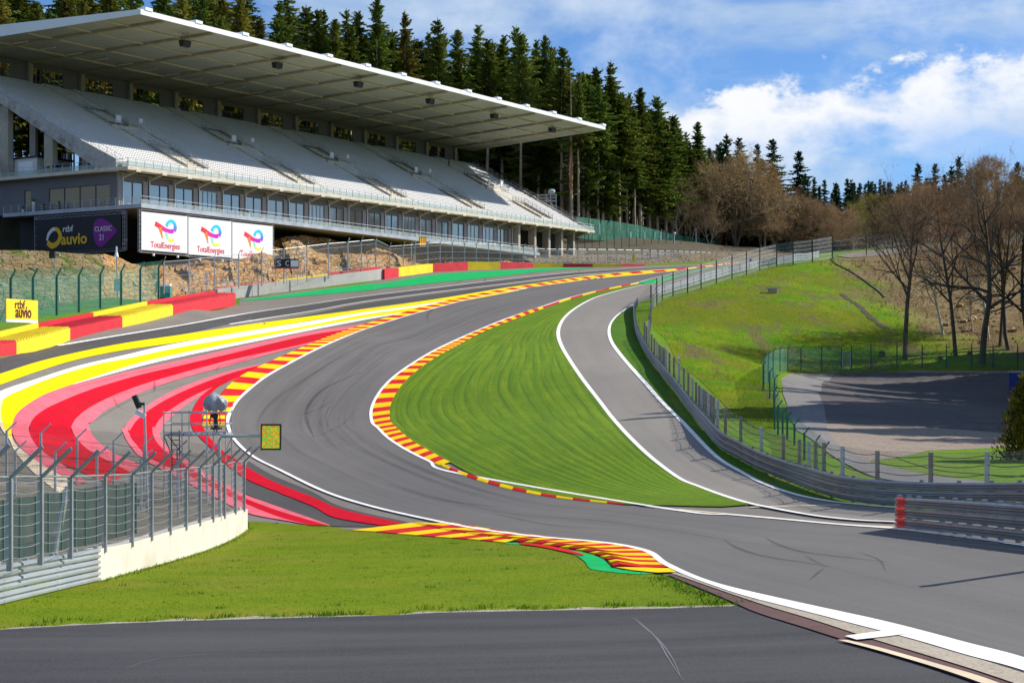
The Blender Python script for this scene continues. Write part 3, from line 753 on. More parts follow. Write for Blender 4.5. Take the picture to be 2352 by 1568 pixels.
# left-hand kerb of the climb
ko = zG((480, 413), (300, 438), (0, 472)) + zF((2000, 488), (1700, 525), (1450, 562), (1180, 607), (950, 657), (700, 724), (500, 782), (250, 864), (0, 970)) + zE((1900, 1067), (1740, 1158), (1640, 1234), (1545, 1324), (1496, 1405), (1478, 1480))
ki = zG((480, 409), (300, 430), (0, 460)) + zF((2000, 476), (1700, 510), (1450, 545), (1180, 590), (950, 635), (700, 695), (500, 752), (250, 828), (0, 918)) + zE((1810, 1040), (1600, 1140), (1500, 1212), (1425, 1300), (1340, 1400), (1320, 1485))
kerb('long yellow and red kerb along the outside of the uphill bend, beside the painted bands', ko, ki, 2.05)
# right-hand apex kerb and its thin tails
kerb('wide yellow and red kerb round the apex, between the track and the mown grass', zF((1480, 690), (1350, 728), (1200, 785), (1050, 845), (950, 890), (760, 980), (620, 1062), (500, 1145), (420, 1220), (370, 1290), (345, 1340), (335, 1390), (336, 1428), (347, 1465)) + zM((547, 160), (602, 215), (702, 280), (832, 345), (890, 368)),
     zF((1490, 702), (1350, 752), (1200, 808), (1050, 872), (950, 925), (750, 1035), (640, 1112), (560, 1182), (500, 1260), (462, 1340), (456, 1385), (457, 1430), (466, 1462)) + zM((628, 140), (660, 172), (740, 237), (850, 300), (910, 335), (945, 352)), 1.72, start=1)
kerb('thin yellow and red kerb beyond the apex, tapering along the upper edge of the mown grass', zF((2080, 541), (1900, 575), (1750, 609), (1600, 650), (1490, 688)), zF((2082, 545), (1900, 583), (1750, 620), (1600, 664), (1490, 702)), 5.5)
kerb('thin yellow and red kerb at the lower edge of the mown grass, below the apex', zM((895, 372), (1000, 417), (1200, 482), (1400, 527), (1600, 557), (1900, 588)), zM((905, 362), (1000, 402), (1200, 466), (1400, 515), (1600, 550), (1900, 584)), 1.9)

# near left kerb: flat apron with a raised saw-toothed ridge behind it
lo = np.array([(400, 727), (530, 734), (650, 746), (760, 755), (860, 763), (950, 770), (1040, 776), (1110, 782), (1180, 788), (1250, 797)], float)
rg = np.array([(730, 688), (800, 706), (870, 723), (940, 736), (1010, 747), (1090, 758), (1150, 767), (1210, 774), (1260, 781), (1300, 787), (1350, 794), (1400, 800), (1450, 807), (1500, 814), (1550, 821), (1600, 828), (1640, 836), (1680, 844),
               (1715, 852), (1745, 862), (1775, 872), (1800, 884), (1820, 898), (1835, 914), (1848, 936)], float)
up = np.array([(950, 687), (1010, 697), (1090, 710), (1170, 723), (1250, 737), (1320, 747), (1390, 755), (1460, 763), (1520, 770), (1570, 776), (1640, 783), (1700, 790), (1760, 797), (1820, 805), (1880, 815), (1930, 823), (1980, 836), (2020, 846),
               (2055, 860), (2085, 876), (2110, 890), (2130, 902), (2150, 914), (2170, 926), (2190, 938)], float)
root = thing('kerb', 'yellow and red saw-toothed kerb beside the olive grass in front of the pit wall', 'kerb', P(zM((1500, 800)))[0]); root['kind'] = 'structure'
RP, UP = P(zM(*rg))[:, :2], P(zM(*up))[:, :2]
for i in range(len(rg) - 1):
    c = M['kerb_yellow'] if i % 2 == 0 else M['kerb_red']
    a0, a1, b0, b1 = RP[i], RP[i + 1], UP[i], UP[i + 1]
    hi = 0.12; mb = MB(); rows = []
    for q, z in ((0, 0.0), (0, hi * .55), (0.12, hi), (0.5, hi * .55), (1, 0.085)):
        w = 0.10 if q == 0 else 0
        p0 = on([a0 * (1 - q) + b0 * q], z)[0]; p1 = on([a1 * (1 - q) + b1 * q], z + (0.04 if q < .2 and z > 0 else 0))[0]
        rows.append([p0, p1])
    mb.loft(rows)
    mb.add([rows[0][0], rows[1][0], rows[2][0], rows[3][0], rows[4][0]], [(0, 1, 2, 3, 4)]); mb.add([rows[0][1], rows[1][1], rows[2][1], rows[3][1], rows[4][1]], [(4, 3, 2, 1, 0)])
    mb.build('kerb_block', c, root)
LP = P(zM(*lo))[:, :2]; RQ = P(zM(*rg[:len(lo)]))[:, :2]
for i in range(len(lo) - 1):
    rows = [on(np.array([LP[i], LP[i + 1]]), -.02), on(np.array([LP[i], LP[i + 1]]), .07), on(np.array([RQ[i], RQ[i + 1]]), .09)]
    MB().loft(rows).build('kerb_block', M['kerb_yellow'] if i % 2 == 0 else M['kerb_red'], root)
tip = P(zM((1848, 936), (1960, 955), (2090, 968), (2215, 964), (2200, 945)))[:, :2]
MB().add(on(tip, .075), [tuple(range(5))]).build('kerb_block', M['kerb_yellow'], root)
sheet('green_patch', P(zM((1540, 828), (1640, 840), (1720, 858), (1790, 885), (1845, 940), (1960, 957), (2130, 969), (2000, 973), (1840, 962), (1712, 941), (1695, 905), (1655, 872)))[:, :2], 0.045, M['green'], 0.8)
sheet('green_patch', P(zM((1240, 793), (1330, 797), (1345, 806), (1270, 805)))[:, :2], 0.045, M['green'], 0.8)
band('red_band', zM((1330, 797), (1450, 808), (1560, 830), (1660, 855), (1690, 868)), zM((1335, 806), (1450, 822), (1560, 845), (1650, 865), (1680, 871)), 0.05, M['kerb_red'])

# ------------------------------------------------------------------ grandstand (local frame: u along the front, v backwards, fan widening with v)
C0 = np.array((-53.9, 226.0)); UX = np.array((0.537, 0.8436)); VX = np.array((-0.8436, 0.537))
KF = 0.0023
AX = math.atan2(UX[1], UX[0])


def G(u, v, z):
    q = C0 + UX * (u * (1 + KF * v)) + VX * v
    return np.array((q[0], q[1], z))


def Gb(mb, u0, u1, v0, v1, z0, z1):
    """box in the local frame"""
    vs = [G(u, v, z) for z in (z0, z1) for v in (v0, v1) for u in (u0, u1)]
    return mb.add(vs, [(0, 2, 3, 1), (4, 5, 7, 6), (0, 1, 5, 4), (2, 6, 7, 3), (0, 4, 6, 2), (1, 3, 7, 5)])


M['concrete'] = mat('concrete', (0.40, 0.365, 0.31), 0.85, 0.18, 0.5, bmp=0.15, dirt=(0.20, 0.17, 0.13), dirt_amt=0.5)
M['concrete_pale'] = mat('concrete_pale', (0.62, 0.57, 0.48), 0.85, 0.14, 0.7, bmp=0.1, dirt=(0.34, 0.30, 0.24), dirt_amt=0.5)
M['concrete_stained'] = mat('concrete_stained', (0.42, 0.41, 0.40), 0.85, 0.25, 1.4, bmp=0.2, dirt=(0.12, 0.10, 0.09), dirt_amt=0.75)
M['cladding'] = mat('cladding', (0.155, 0.150, 0.165), 0.6, 0.08, 0.4)
M['cladding_pale'] = mat('pier_cladding', (0.30, 0.285, 0.30), 0.6, 0.08, 0.4)
M['seat'] = mat('seat_plastic', (0.58, 0.59, 0.61), 0.5, 0.06, 0.2)
M['step'] = mat('step_concrete', (0.60, 0.55, 0.45), 0.85, 0.15, 0.6)
M['roof_white'] = mat('roof_white', (0.80, 0.82, 0.86), 0.45, 0.05, 0.2)
M['galv'] = mat('galvanised', (0.46, 0.49, 0.53), 0.42, 0.14, 2.0, metal=0.55)
M['steel'] = mat('steel_rail', (0.40, 0.43, 0.46), 0.4, 0.1, 2.0, metal=0.5)
M['dark_steel'] = mat('dark_steel', (0.06, 0.065, 0.075), 0.5, 0.15, 2.0)
M['black'] = mat('black_plastic', (0.012, 0.012, 0.014), 0.5, 0.2, 2.0)
M['dark_wall'] = mat('dark_wall', (0.035, 0.034, 0.036), 0.8, 0.2, 0.5)
M['lamp'] = mat('lamp_tube', (0.75, 0.75, 0.72), 0.4, 0.03)
M['sign_yellow'] = mat('sign_yellow', (0.85, 0.52, 0.02), 0.5, 0.03)
M['zinc'] = mat('zinc_edge', (0.44, 0.47, 0.52), 0.4, 0.25, 0.6, metal=0.3)
m, t, b, o = new_mat('roof_sheeting')                                # profiled metal sheets seen from below: fine ribs
tcn = t.new('ShaderNodeUVMap'); spx = t.new('ShaderNodeSeparateXYZ'); t.link(tcn.outputs[0], spx.inputs[0])
rib = t.math('PINGPONG', spx.outputs[0], 0.45)
t.link(t.mix(t.ramp(t.noise(pos(t), 0.15, 4), 0.3, 0.7), (0.39, 0.41, 0.385), (0.45, 0.47, 0.44)), b.inputs['Base Color']); b.inputs['Roughness'].default_value = 0.6
bump(t, b, rib, 0.9, 0.25); M['sheeting'] = m


def glass(name, col=(0.05, 0.065, 0.06), rough=0.04, clear=0.25):
    m = bpy.data.materials.new(name); m.use_nodes = True; t = NT(m.node_tree); t.n.clear()
    p = t.new('ShaderNodeBsdfPrincipled'); p.inputs['Base Color'].default_value = c4(col); p.inputs['Roughness'].default_value = rough
    p.inputs['Specular IOR Level'].default_value = 0.9; p.inputs['Metallic'].default_value = 0.55 if name == 'window_glass' else 0.0; tr = t.new('ShaderNodeBsdfTransparent'); tr.inputs[0].default_value = (0.75, 0.86, 0.82, 1)
    mx = t.new('ShaderNodeMixShader'); mx.inputs[0].default_value = 1 - clear; o = t.new('ShaderNodeOutputMaterial')
    t.link(tr.outputs[0], mx.inputs[1]); t.link(p.outputs[0], mx.inputs[2]); t.link(mx.outputs[0], o.inputs[0]); return m


M['window_glass'] = glass('window_glass', (0.46, 0.46, 0.42), 0.06, 0.12)
M['rail_glass'] = glass('rail_glass', (0.45, 0.52, 0.50), 0.12, 0.50)

gs = thing('grandstand', 'large roofed concrete grandstand with rows of grey seats above a glazed lower storey', 'grandstand', G(0, 0, 21.5))
ULEN = 132.7
V0, Z0, NROW, TREAD, RISE = 1.6, 27.75, 42, 0.883, 0.414
rake = lambda v: Z0 + (v - V0) * RISE / TREAD
UC = [19.0 + 25.3 * k for k in range(5)]

# slabs, lower storey
Gb(MB(), 0, ULEN, 0, 40, 26.95, 27.45).build('terrace_slab', M['concrete_pale'], gs)
sl = Gb(MB(), 0, 107.0, -2.6, 26, 21.5, 21.95); sl.v = [(x, y, z - 0.0075 * max(0, (x - C0[0]) * UX[0] + (y - C0[1]) * UX[1])) for x, y, z in sl.v]
sl.build('balcony_slab', M['concrete'], gs)
e = MB(); Gb(e, -0.03, 107.0, -2.66, -2.6, 21.45, 22.02); e.v = [(x, y, z - 0.0075 * max(0, (x - C0[0]) * UX[0] + (y - C0[1]) * UX[1])) for x, y, z in e.v]
e.build('balcony_edge', M['zinc'], gs); Gb(MB(), -0.05, 0.0, -2.6, 26, 21.45, 22.02).build('balcony_edge', M['zinc'], gs)
Gb(MB(), 3, 104, 11, 11.4, 10, 21.4).build('under_wall', M['dark_wall'], gs)
Gb(MB(), 3, 3.4, 5, 26, 10, 21.4).build('under_wall', M['dark_wall'], gs)
Gb(MB(), 2, 104, 13, 13.3, 21.95, 26.95).build('inner_wall', M['cladding_pale'], gs)
bal = lambda u: 21.98 - 0.0075 * u
PITCH = 5.12; UB = [1.95 + PITCH * k for k in range(26)]
for k, u in enumerate(UB):                                           # cantilever brackets under the terrace
    mb = MB(); w = 0.19
    pr = [(3.6, 26.94), (0.15, 26.94), (0.15, 26.72), (0.9, 26.62), (2.2, 26.28), (2.9, 26.08), (3.6, 26.08)]
    vs = [G(u - w, v, z) for v, z in pr] + [G(u + w, v, z) for v, z in pr]; n = len(pr)
    mb.add(vs, [tuple(range(n))[::-1], tuple(range(n, 2 * n))] + [(i, (i + 1) % n, n + (i + 1) % n, n + i) for i in range(n)])
    mb.build('bracket', M['concrete'], gs)
    Gb(MB(), u - 0.45, u + 0.45, -0.16, 0.16, 26.76, 27.1).build('bracket_head', M['concrete_pale'], gs)
def window(u0, u1, v, z0, z1, split, door=False, side=False):
    """framed glazing; side: runs along v at u=u0 instead"""
    K = (lambda a, off, z: G(u0 + off, a, z)) if side else (lambda a, off, z: G(a, v + off, z))
    a0, a1 = v if side else (u0, u1)
    f = MB()
    def bx(p0, p1, q0, q1, o0, o1):
        f.add([K(a, oo, z) for z in (q0, q1) for oo in (o0, o1) for a in (p0, p1)], [(0, 2, 3, 1), (4, 5, 7, 6), (0, 1, 5, 4), (2, 6, 7, 3), (0, 4, 6, 2), (1, 3, 7, 5)])
    bx(a0, a1, z1 - .09, z1, -.1, .06); bx(a0, a1, z0, z0 + .09, -.1, .06)
    cuts = [a0 + (a1 - a0) * s for s in split]
    for c in cuts: bx(c - .05, c + .05, z0 + .09, z1 - .09, -.1, .06)
    if door: 
        c = (cuts[-2] + cuts[-1]) / 2; bx(cuts[-2] + .05, cuts[-1] - .05, z0 + 2.1, z0 + 2.25, -.1, .06); bx(cuts[-2] + .05, cuts[-2] + .17, z0 + .09, z0 + 2.1, -.1, .05)
    fo = f.build('window_frame', M['dark_steel'] if not door else M['galv'], gs)
    for c0, c1 in zip(cuts, cuts[1:]):
        MB().quad(K(c0 + .04, 0, z0 + .05), K(c1 - .04, 0, z0 + .05), K(c1 - .04, 0, z1 - .05), K(c0 + .04, 0, z1 - .05)).build('pane', M['window_glass'], fo)
for k in range(20):
    u0 = UB[k] + (0.16 if k else 0.0); u1 = UB[k + 1]; zb = bal(u0)
    split = [(0, .5, 1), (0, .55, 1), (0, .5, 1), (0, .22, .5, .74, 1), (0, .52, 1)][k % 5] if k < 17 else (0, .3, .62, 1)
    window(u0 + .1, u1 - 1.05, 3.3, zb, 25.75, split, door=(k % 5 == 3 or k in (17, 18)))
    Gb(MB(), u1 - 1.05, u1 - 0.08, 3.12, 3.5, zb, 26.0).build('pier', M['cladding_pale'], gs)
    Gb(MB(), u0 - .08, u1 - .09, 3.2, 3.42, 25.76, 26.95).build('lintel_panel', M['cladding'], gs)
    MB().tube(G(u1 + .05, 2.95, zb), G(u1 + .05, 2.95, 26.1), 0.07, 6).build('downpipe', M['roof_white'], gs)
Gb(MB(), 1.3, 1.95, 3.15, 3.5, 21.95, 26.95).build('pier', M['cladding_pale'], gs)
MB().tube(G(1.95, 2.95, 22), G(1.95, 2.95, 26.1), 0.07, 6).build('downpipe', M['roof_white'], gs)
# left end wall with the wide window and the narrow door
for a0, a1, q0, q1 in ((3.5, 4.9, 21.95, 26.95), (4.9, 17.6, 25.35, 26.95), (17.6, 21.4, 21.95, 26.95), (21.4, 22.9, 25.4, 26.95), (22.9, 34, 21.95, 26.95)):
    Gb(MB(), 1.3, 1.6, a0, a1, q0, q1).build('wall_panel', M['cladding'], gs)
window(1.42, None, (4.9, 17.6), 21.98, 25.35, (0, .235, .49, .745, 1), side=True)
window(1.42, None, (21.4, 22.9), 21.98, 25.4, (0, 1), side=True)
# open end: columns
for u in (105.2, 111.2, 116.6, 121.6, 126.4):
    Gb(MB(), u - .35, u + .35, 1.6, 3.4, 18, 26.94).build('column', M['concrete'], gs)
Gb(MB(), 104, 130, 9, 9.4, 18, 26.94).build('under_wall', M['dark_wall'], gs)

# seating bowl: steps, aisles, seats
holes = []                                                           # (u0, u1, v0, v1) without seats
for uc in UC:
    holes += [(uc - 4.0, uc - 2.0, 0, 41), (uc + 1.7, uc + 3.7, 0, 41), (uc - 2.4, uc + 2.1, 4.6, 13.4), (uc - 2.4, uc + 2.1, 20.0, 28.4), (uc + 2, uc + 4.6, 20.0, 22.6)]
st = MB()
for i in range(NROW):
    v = V0 + i * TREAD; z = Z0 + i * RISE
    st.add([G(0.5, v, z - RISE), G(ULEN - .4, v, z - RISE), G(0.5, v, z), G(ULEN - .4, v, z), G(0.5, v + TREAD, z), G(ULEN - .4, v + TREAD, z)], [(0, 1, 3, 2), (2, 3, 5, 4)])
st.add([G(0.5, V0, Z0 - 1.2), G(ULEN - .4, V0, Z0 - 1.2), G(ULEN - .4, 38.7, rake(38.7) - 1.2), G(0.5, 38.7, rake(38.7) - 1.2)], [(0, 1, 2, 3)])
st.build('terrace_steps', M['step'], gs, 'stuff')
for uc in UC:
    for a in (uc - 3.0, uc + 2.7):
        mb = MB()
        for i in range(NROW):
            for h in (0, 1):
                v = V0 + i * TREAD + h * TREAD / 2; Gb(mb, a - .82, a + .82, v - .03, v - .03 + TREAD / 2 - .004 * h, Z0 + i * RISE - .3 + .01 * h, Z0 + i * RISE + .025 + h * RISE / 2)
        mb.build('stair', M['concrete_pale'], gs, 'stuff')
    Gb(MB(), uc - 3.55, uc + 4.5, 20.05, 22.5, rake(20.9) - .5, rake(20.9) + .05).build('landing', M['concrete_pale'], gs)
    for (a0, a1, b0, b1) in ((uc - 2.35, uc + 2.05, 22.6, 28.2), (uc - 2.35, uc + 2.05, 4.8, 13.2)):   # stair wells with their side walls
        zt = rake(b1); zl = rake(b0)
        Gb(MB(), a0, a1, b0, b1, zl - 1.6, zl + .12).build('stairwell_floor', M['cladding'] if b0 > 15 else M['concrete_pale'], gs)
        mb = MB()
        for a in (a0, a1): mb.add([G(a, b0, zl - .4), G(a, b1, zt - .4), G(a, b1, zt + .35), G(a, b0, zl + .35)], [(0, 1, 2, 3)]); 
        mb.build('stairwell_wall', M['steel'], gs)
        Gb(MB(), a0, a1, b1 - .1, b1 + .1, zl, zt + .35).build('stairwell_wall', M['cladding' if b0 > 15 else 'concrete'], gs)
        r = MB()
        for a in (a0, a1):
            for hh in (1.15, 0.75): r.tube(G(a, b0, zl + hh), G(a, b1, zt + hh), .035, 5)
            n = 5 if b1 > 20 else 8
            for j in range(n): vv = b0 + (b1 - b0) * j / (n - 1); r.tube(G(a, vv, rake(vv)), G(a, vv, rake(vv) + 1.15), .045, 5)
        for j in range(5): uu = a0 + (a1 - a0) * j / 4; r.tube(G(uu, b1, zt), G(uu, b1, zt + 1.25), .05, 5)
        for hh in (1.25, .7): r.tube(G(a0, b1, zt + hh), G(a1, b1, zt + hh), .04, 5)
        r.build('railing', M['steel'], gs)
    zl = rake(20.9)                                          # two gate frames and the guard in front of the landing
    for a in (uc - 2.0, uc + 2.6):
        g = MB()
        for d in (0, 1.1): g.tube(G(a + d, 21.0, zl), G(a + d, 21.0, zl + 2.1), .055, 5)
        for hh in (2.1, 1.85, .9): g.tube(G(a, 21, zl + hh), G(a + 1.1, 21, zl + hh), .045, 5)
        g.build('gate', M['galv'], gs)
    g = MB()
    for d in np.linspace(2.0, 4.4, 6): g.tube(G(uc + d, 20.0, zl - .9), G(uc + d, 20.0, zl + 1.0), .04, 5)
    for hh in (1.0, -.85): g.tube(G(uc + 2, 20, zl + hh), G(uc + 4.4, 20, zl + hh), .04, 5)
    g.build('guard_rail', M['galv'], gs)
    Gb(MB(), uc - 1.9, uc - 1.0, 20.97, 21.03, zl + .75, zl + 1.8).build('gate_panel', M['roof_white'], gs); Gb(MB(), uc + 2.75, uc + 3.45, 20.97, 21.03, zl + 1.1, zl + 1.9).build('gate_panel', M['roof_white'], gs)
SE = MB(); S1 = MB()
# one seat: folded pan against a curved back
def seat_geo(mb, c, R_):
    x = np.array((R_[0], R_[1], 0)); y = np.array((-R_[1], R_[0], 0)); z = np.array((0, 0, 1.0)); c = np.array(c)
    w = 0.20
    vs = [c + x * a + y * q + z * h for a in (-w, w) for q, h in ((-.10, .16), (-.14, .27), (0.12, .27), (0.17, .47), (0.22, .47), (0.16, .18))]
    n = 6
    mb.add(vs, [(0, 1, 7, 6), (1, 2, 8, 7), (2, 3, 9, 8), (3, 4, 10, 9), (0, 5, 4, 3, 2, 1), (6, 7, 8, 9, 10, 11)])
seats = []
for i in range(NROW):
    v = V0 + i * TREAD + 0.45; z = Z0 + i * RISE
    wdt = 1 + KF * v; u = 1.0
    while u < ULEN - 0.9:
        if not any(a < u < b_ and c < v < d for a, b_, c, d in holes): seats.append((u, v, z))
        u += 0.5 / wdt
seats.sort(key=lambda s: (G(*s) ** 2).sum())
seat_geo(S1, (0, 0, 0), (1, 0)); sme = S1.mesh('seat', M['seat'])
for s in seats[:300]:
    o = link('seat', sme, gs); q = G(*s) - parent_loc(gs); o.location = q; o.rotation_euler = (0, 0, AX)
for s in seats[300:]: seat_geo(SE, G(*s), (math.cos(AX), math.sin(AX)))
SE.build('seat_rows', M['seat'], gs, 'stuff')


def railing(u_list, v_fn, z_fn, h=1.1, glassy=0.0, name='railing', along='u', step=1.7, rails=(1.0, .55), m='steel'):
    a0, a1 = u_list; n = max(1, int(round(abs(a1 - a0) / step))); r = MB(); K = (lambda a: G(a, v_fn(a), z_fn(a))) if along == 'u' else (lambda a: G(v_fn(a), a, z_fn(a)))
    up = np.array((0, 0, 1.0)); pts = [K(a0 + (a1 - a0) * i / n) for i in range(n + 1)]
    for p in pts: r.beam(p, p + up * h, .055, .055, (1, 0, 0))
    for f in rails:
        for p, q in zip(pts, pts[1:]): r.tube(p + up * h * f, q + up * h * f, .028, 5, cap=False)
    ro = r.build(name, M[m], gs)
    if glassy:
        for p, q in zip(pts, pts[1:]): MB().quad(p + up * .05, q + up * .05, q + up * glassy, p + up * glassy).build('glass_panel', M['rail_glass'], ro)
for k in range(13):
    a = k * 10.2; railing((a, min(a + 10.2, ULEN)), lambda u: 0.12, lambda u: 27.45, 1.15, 0.8)
for k in range(10):
    a = k * 10.65; railing((a, a + 10.65), lambda u: -2.5, lambda u: bal(u), 1.1, 0.62)
railing((0, 30), lambda v: 0.12, lambda v: 27.45, 1.1, 0.62, along='v')
railing((-2.5, 26), lambda v: 0.10, lambda v: 21.98, 1.1, 0.0, along='v', rails=(1, .72, .5, .3))
railing((V0, 38), lambda v: 0.6, lambda v: rake(v) + .1, 1.1, 0.0, along='v', rails=(1, .5), step=1.6)
railing((V0, 38), lambda v: ULEN - .5, lambda v: rake(v) + .1, 1.1, 0.0, along='v', rails=(1, .66, .33), step=1.6)
# end stringers with their kink, columns under the left end
def stringer(u, m):
    mb = MB(); pr = [(V0 + .8, 27.45), (V0 + .8, 28.6), (17, rake(17) + .25), (18.2, rake(18.2) + .55), (38.7, rake(38.7) + .3), (38.7, rake(38.7) - 1.4), (27, rake(27) - 1.5), (26.5, rake(26.5) - 1.0), (6.2, 27.45)]
    n = len(pr); vs = [G(u, v, z) for v, z in pr] + [G(u + .45, v, z) for v, z in pr]
    mb.add(vs, [tuple(range(n)), tuple(range(n, 2 * n))[::-1]] + [(i, n + i, n + (i + 1) % n, (i + 1) % n) for i in range(n)]); return mb.build('stringer', m, gs)
stringer(0.05, M['concrete_stained']); stringer(ULEN - .42, M['concrete'])
for u, v in ((0.35, 16.6), (0.35, 26.2), (0.35, 34.5)):
    Gb(MB(), u, u + .9, v - .9, v + .9, 27.45, rake(v) - .8).build('column', M['concrete'], gs)
for u in np.arange(12, 130, 10.12):
    for v in (16.6, 34.5): Gb(MB(), u, u + .5, v - .7, v + .7, 27.45, rake(v) - 1.0).build('column', M['concrete'], gs)

# back wall with mullioned openings, columns, roof
ZR = 48.4
COLS = [-6.0 + 10.12 * k for k in range(14)]
LET = [('A', 'A'), ('A', 'B'), ('B', 'B'), ('B', 'B'), ('C', 'C'), ('C', 'C'), ('C', 'D'), ('D', 'D'), ('D', 'D'), ('E', 'E'), ('E', 'E'), ('E', 'E'), ('E', 'E')]
zb = rake(38.6)
for k, u in enumerate(COLS):
    if u > -1: Gb(MB(), u, u + .75, 38.2, 39.0, zb - .4, ZR).build('column', M['concrete'], gs)
    if k + 1 >= len(COLS): break
    w0, w1, nx = max(u + .9, .6), u + 7.0, 7
    Gb(MB(), max(w0 - .15, .5), u + 10.1, 38.75, 38.95, ZR - .9, ZR).build('wall_panel', M['cladding'], gs)
    Gb(MB(), w1, u + 10.1, 38.75, 38.95, zb - .4, ZR - .9).build('wall_panel', M['cladding'], gs)
    f = MB()
    for j in range(nx + 1):
        x = u + .9 + (7.0 - .9) * j / nx
        if x >= .5: Gb(f, x - .07, x + .07, 38.8, 38.9, zb - .4, ZR - .9)
    for z in (zb + .35, zb + 1.3): Gb(f, w0, w1, 38.79, 38.91, z - .05, z + .05)
    fo = f.build('mullions', M['dark_steel'], gs)
    for j, ch in zip((0, 4), LET[k]):
        x = u + .9 + 6.1 / nx * (j + .5)
        if x < 1: continue
        s = Gb(MB(), x - .36, x + .36, 38.55, 38.62, ZR - 1.85, ZR - .98).build('section_sign', M['sign_yellow'], gs)
        text('lettering', ch, 1.05, M['black'], s, G(x, 38.53, ZR - 1.45), (UX[0], UX[1], 0), (0, 0, 1))
# roof: level soffit of ribbed sheets, rising top, white fascia
r = MB(); nu, nv = 28, 9
us = np.linspace(-.3, ULEN + .3, nu); vs_ = np.linspace(-2.6, 40.5, nv)
r.v = [tuple(G(u, v, ZR)) for v in vs_ for u in us]; r.uv = [(v, u) for v in vs_ for u in us]
r.f = [(j * nu + i, (j + 1) * nu + i, (j + 1) * nu + i + 1, j * nu + i + 1) for j in range(nv - 1) for i in range(nu - 1)]
r.build('roof_soffit', M['sheeting'], gs)
mb = MB(); A_ = [G(-.3, -2.6, ZR + .5), G(ULEN + .3, -2.6, ZR + .5), G(ULEN + .3, 40.5, ZR + 2.1), G(-.3, 40.5, ZR + 2.1)]
mb.add(A_, [(0, 1, 2, 3)]); mb.add([G(-.3, 40.5, ZR), G(ULEN + .3, 40.5, ZR), A_[2], A_[3]], [(0, 1, 2, 3)]); mb.build('roof', M['roof_white'], gs)
Gb(MB(), -.35, ULEN + .35, -2.85, -2.6, ZR - .12, ZR + .62).build('fascia', M['roof_white'], gs)
for u0 in (-.42, ULEN + .3):
    mb = MB(); vs = [G(u0 + d, v, z) for d in (0, .12) for v, z in ((-2.6, ZR - .1), (40.5, ZR - .1), (40.5, ZR + 2.15), (-2.6, ZR + .6))]
    mb.add(vs, [(0, 1, 2, 3), (7, 6, 5, 4), (0, 4, 5, 1), (2, 6, 7, 3), (0, 3, 7, 4), (1, 5, 6, 2)]); mb.build('fascia', M['roof_white'], gs)
for k in range(14):
    u = .6 + 10.1 * k; Gb(MB(), u - .1, u + 1.3, -2.95, -1.4, ZR + .6, ZR + 1.05).build('gutter_box', M['roof_white'], gs)
for u in COLS[1:]:
    Gb(MB(), u + .1, u + .65, -2.2, 38.7, ZR - .42, ZR - .02).build('roof_beam', M['concrete'], gs)
for v in (4.2, 12.0, 20.5, 29.5):
    Gb(MB(), 0, ULEN, v - .14, v + .14, ZR - .26, ZR - .03).build('purlin', M['concrete_pale'], gs)
for k in range(25):
    u = 2.3 + 5.06 * k + 1.2
    if u < ULEN - 3: Gb(MB(), u, u + .18, 25.0, 28.4, ZR - .30, ZR - .12).build('lamp_strip', M['lamp'], gs)
# loudspeakers hung from the roof
for k, (px, py) in enumerate(((425, 90), (637, 142), (823, 186), (988, 226), (1135, 261), (1268, 292))):
    rr = (px - CX) / F; v = 1.6; q = C0 + VX * v; u = (-q[0] + rr * q[1]) / (UX[0] - rr * UX[1]) / (1 + KF * v)
    c = G(u, v, ZR - 1.55); lab = ['first', 'second', 'third', 'fourth', 'fifth', 'last'][k]
    t_ = thing('loudspeaker', f'black loudspeaker hung under the stand roof, {lab} of six from near end', 'loudspeaker', c, 'loudspeakers under the roof')
    a = np.array((UX[0], UX[1], 0)); bk = np.array((VX[0], VX[1], 0)); z = np.array((0, 0, 1.0)); mb = MB()
    pr = [(-.55, .45), (.55, .45), (.35, -.45), (-.35, -.45)]
    for sx, d in ((-.8, 0), (.75, 0)): pass
    vs = [c + a * s + bk * p * 1.0 + z * q for s in (-.78, .78) for p, q in pr]
    mb.add(vs, [(0, 1, 2, 3), (7, 6, 5, 4), (0, 4, 5, 1), (1, 5, 6, 2), (2, 6, 7, 3), (3, 7, 4, 0)])
    mb.build('cabinet', M['black'], t_)
    br = MB()
    for s in (-.7, 0, .7): br.tube(c + a * s + z * .45, c + a * s * .6 + z * 1.5, .03, 4)
    br.tube(c - a * .85 - z * .2, c - a * .85 + z * .5, .04, 4); br.build('hanger', M['dark_steel'], t_)

# ------------------------------------------------------------------ hillside, rock cutting, embankments
from mathutils import noise as mn


def V3(p): return Vector((float(p[0]), float(p[1]), float(p[2])))


HV = [0, 8, 25, 45, 80, 150, 260, 420]
HT = {-120: [11.5, 12, 12.5, 24, 35, 52, 70, 84], 6: [11.5, 12, 12.5, 24, 35, 51, 68, 82], 9: [13, 15, 26.3, 29.3, 36, 51, 68, 82], 60: [15, 17, 26.3, 30, 36, 50, 66, 78], 104: [19, 22, 26.4, 31, 36, 48, 62, 72],
      133: [22.3, 24.0, 28.0, 31.5, 36, 47, 58, 66], 165: [26, 28.5, 30.5, 32.5, 36, 45, 54, 60], 225: [28.6, 30, 31, 32.5, 35, 42, 48, 52], 300: [29, 30.3, 31, 32, 34, 38, 42, 45], 460: [30, 31, 32, 33, 35, 38, 42, 45]}
HU = sorted(HT)


def hill(u, v):
    row = [np.interp(u, HU, [HT[k][j] for k in HU]) for j in range(len(HV))]
    return float(np.interp(v, HV, row))


def hillside_z(x, y):
    """ground height of the wooded hill at world x, y"""
    q = np.array((x, y)) - C0; v = q @ VX; u = q @ UX / (1 + KF * max(v, 0)); return hill(u, max(v, 0)), u, v


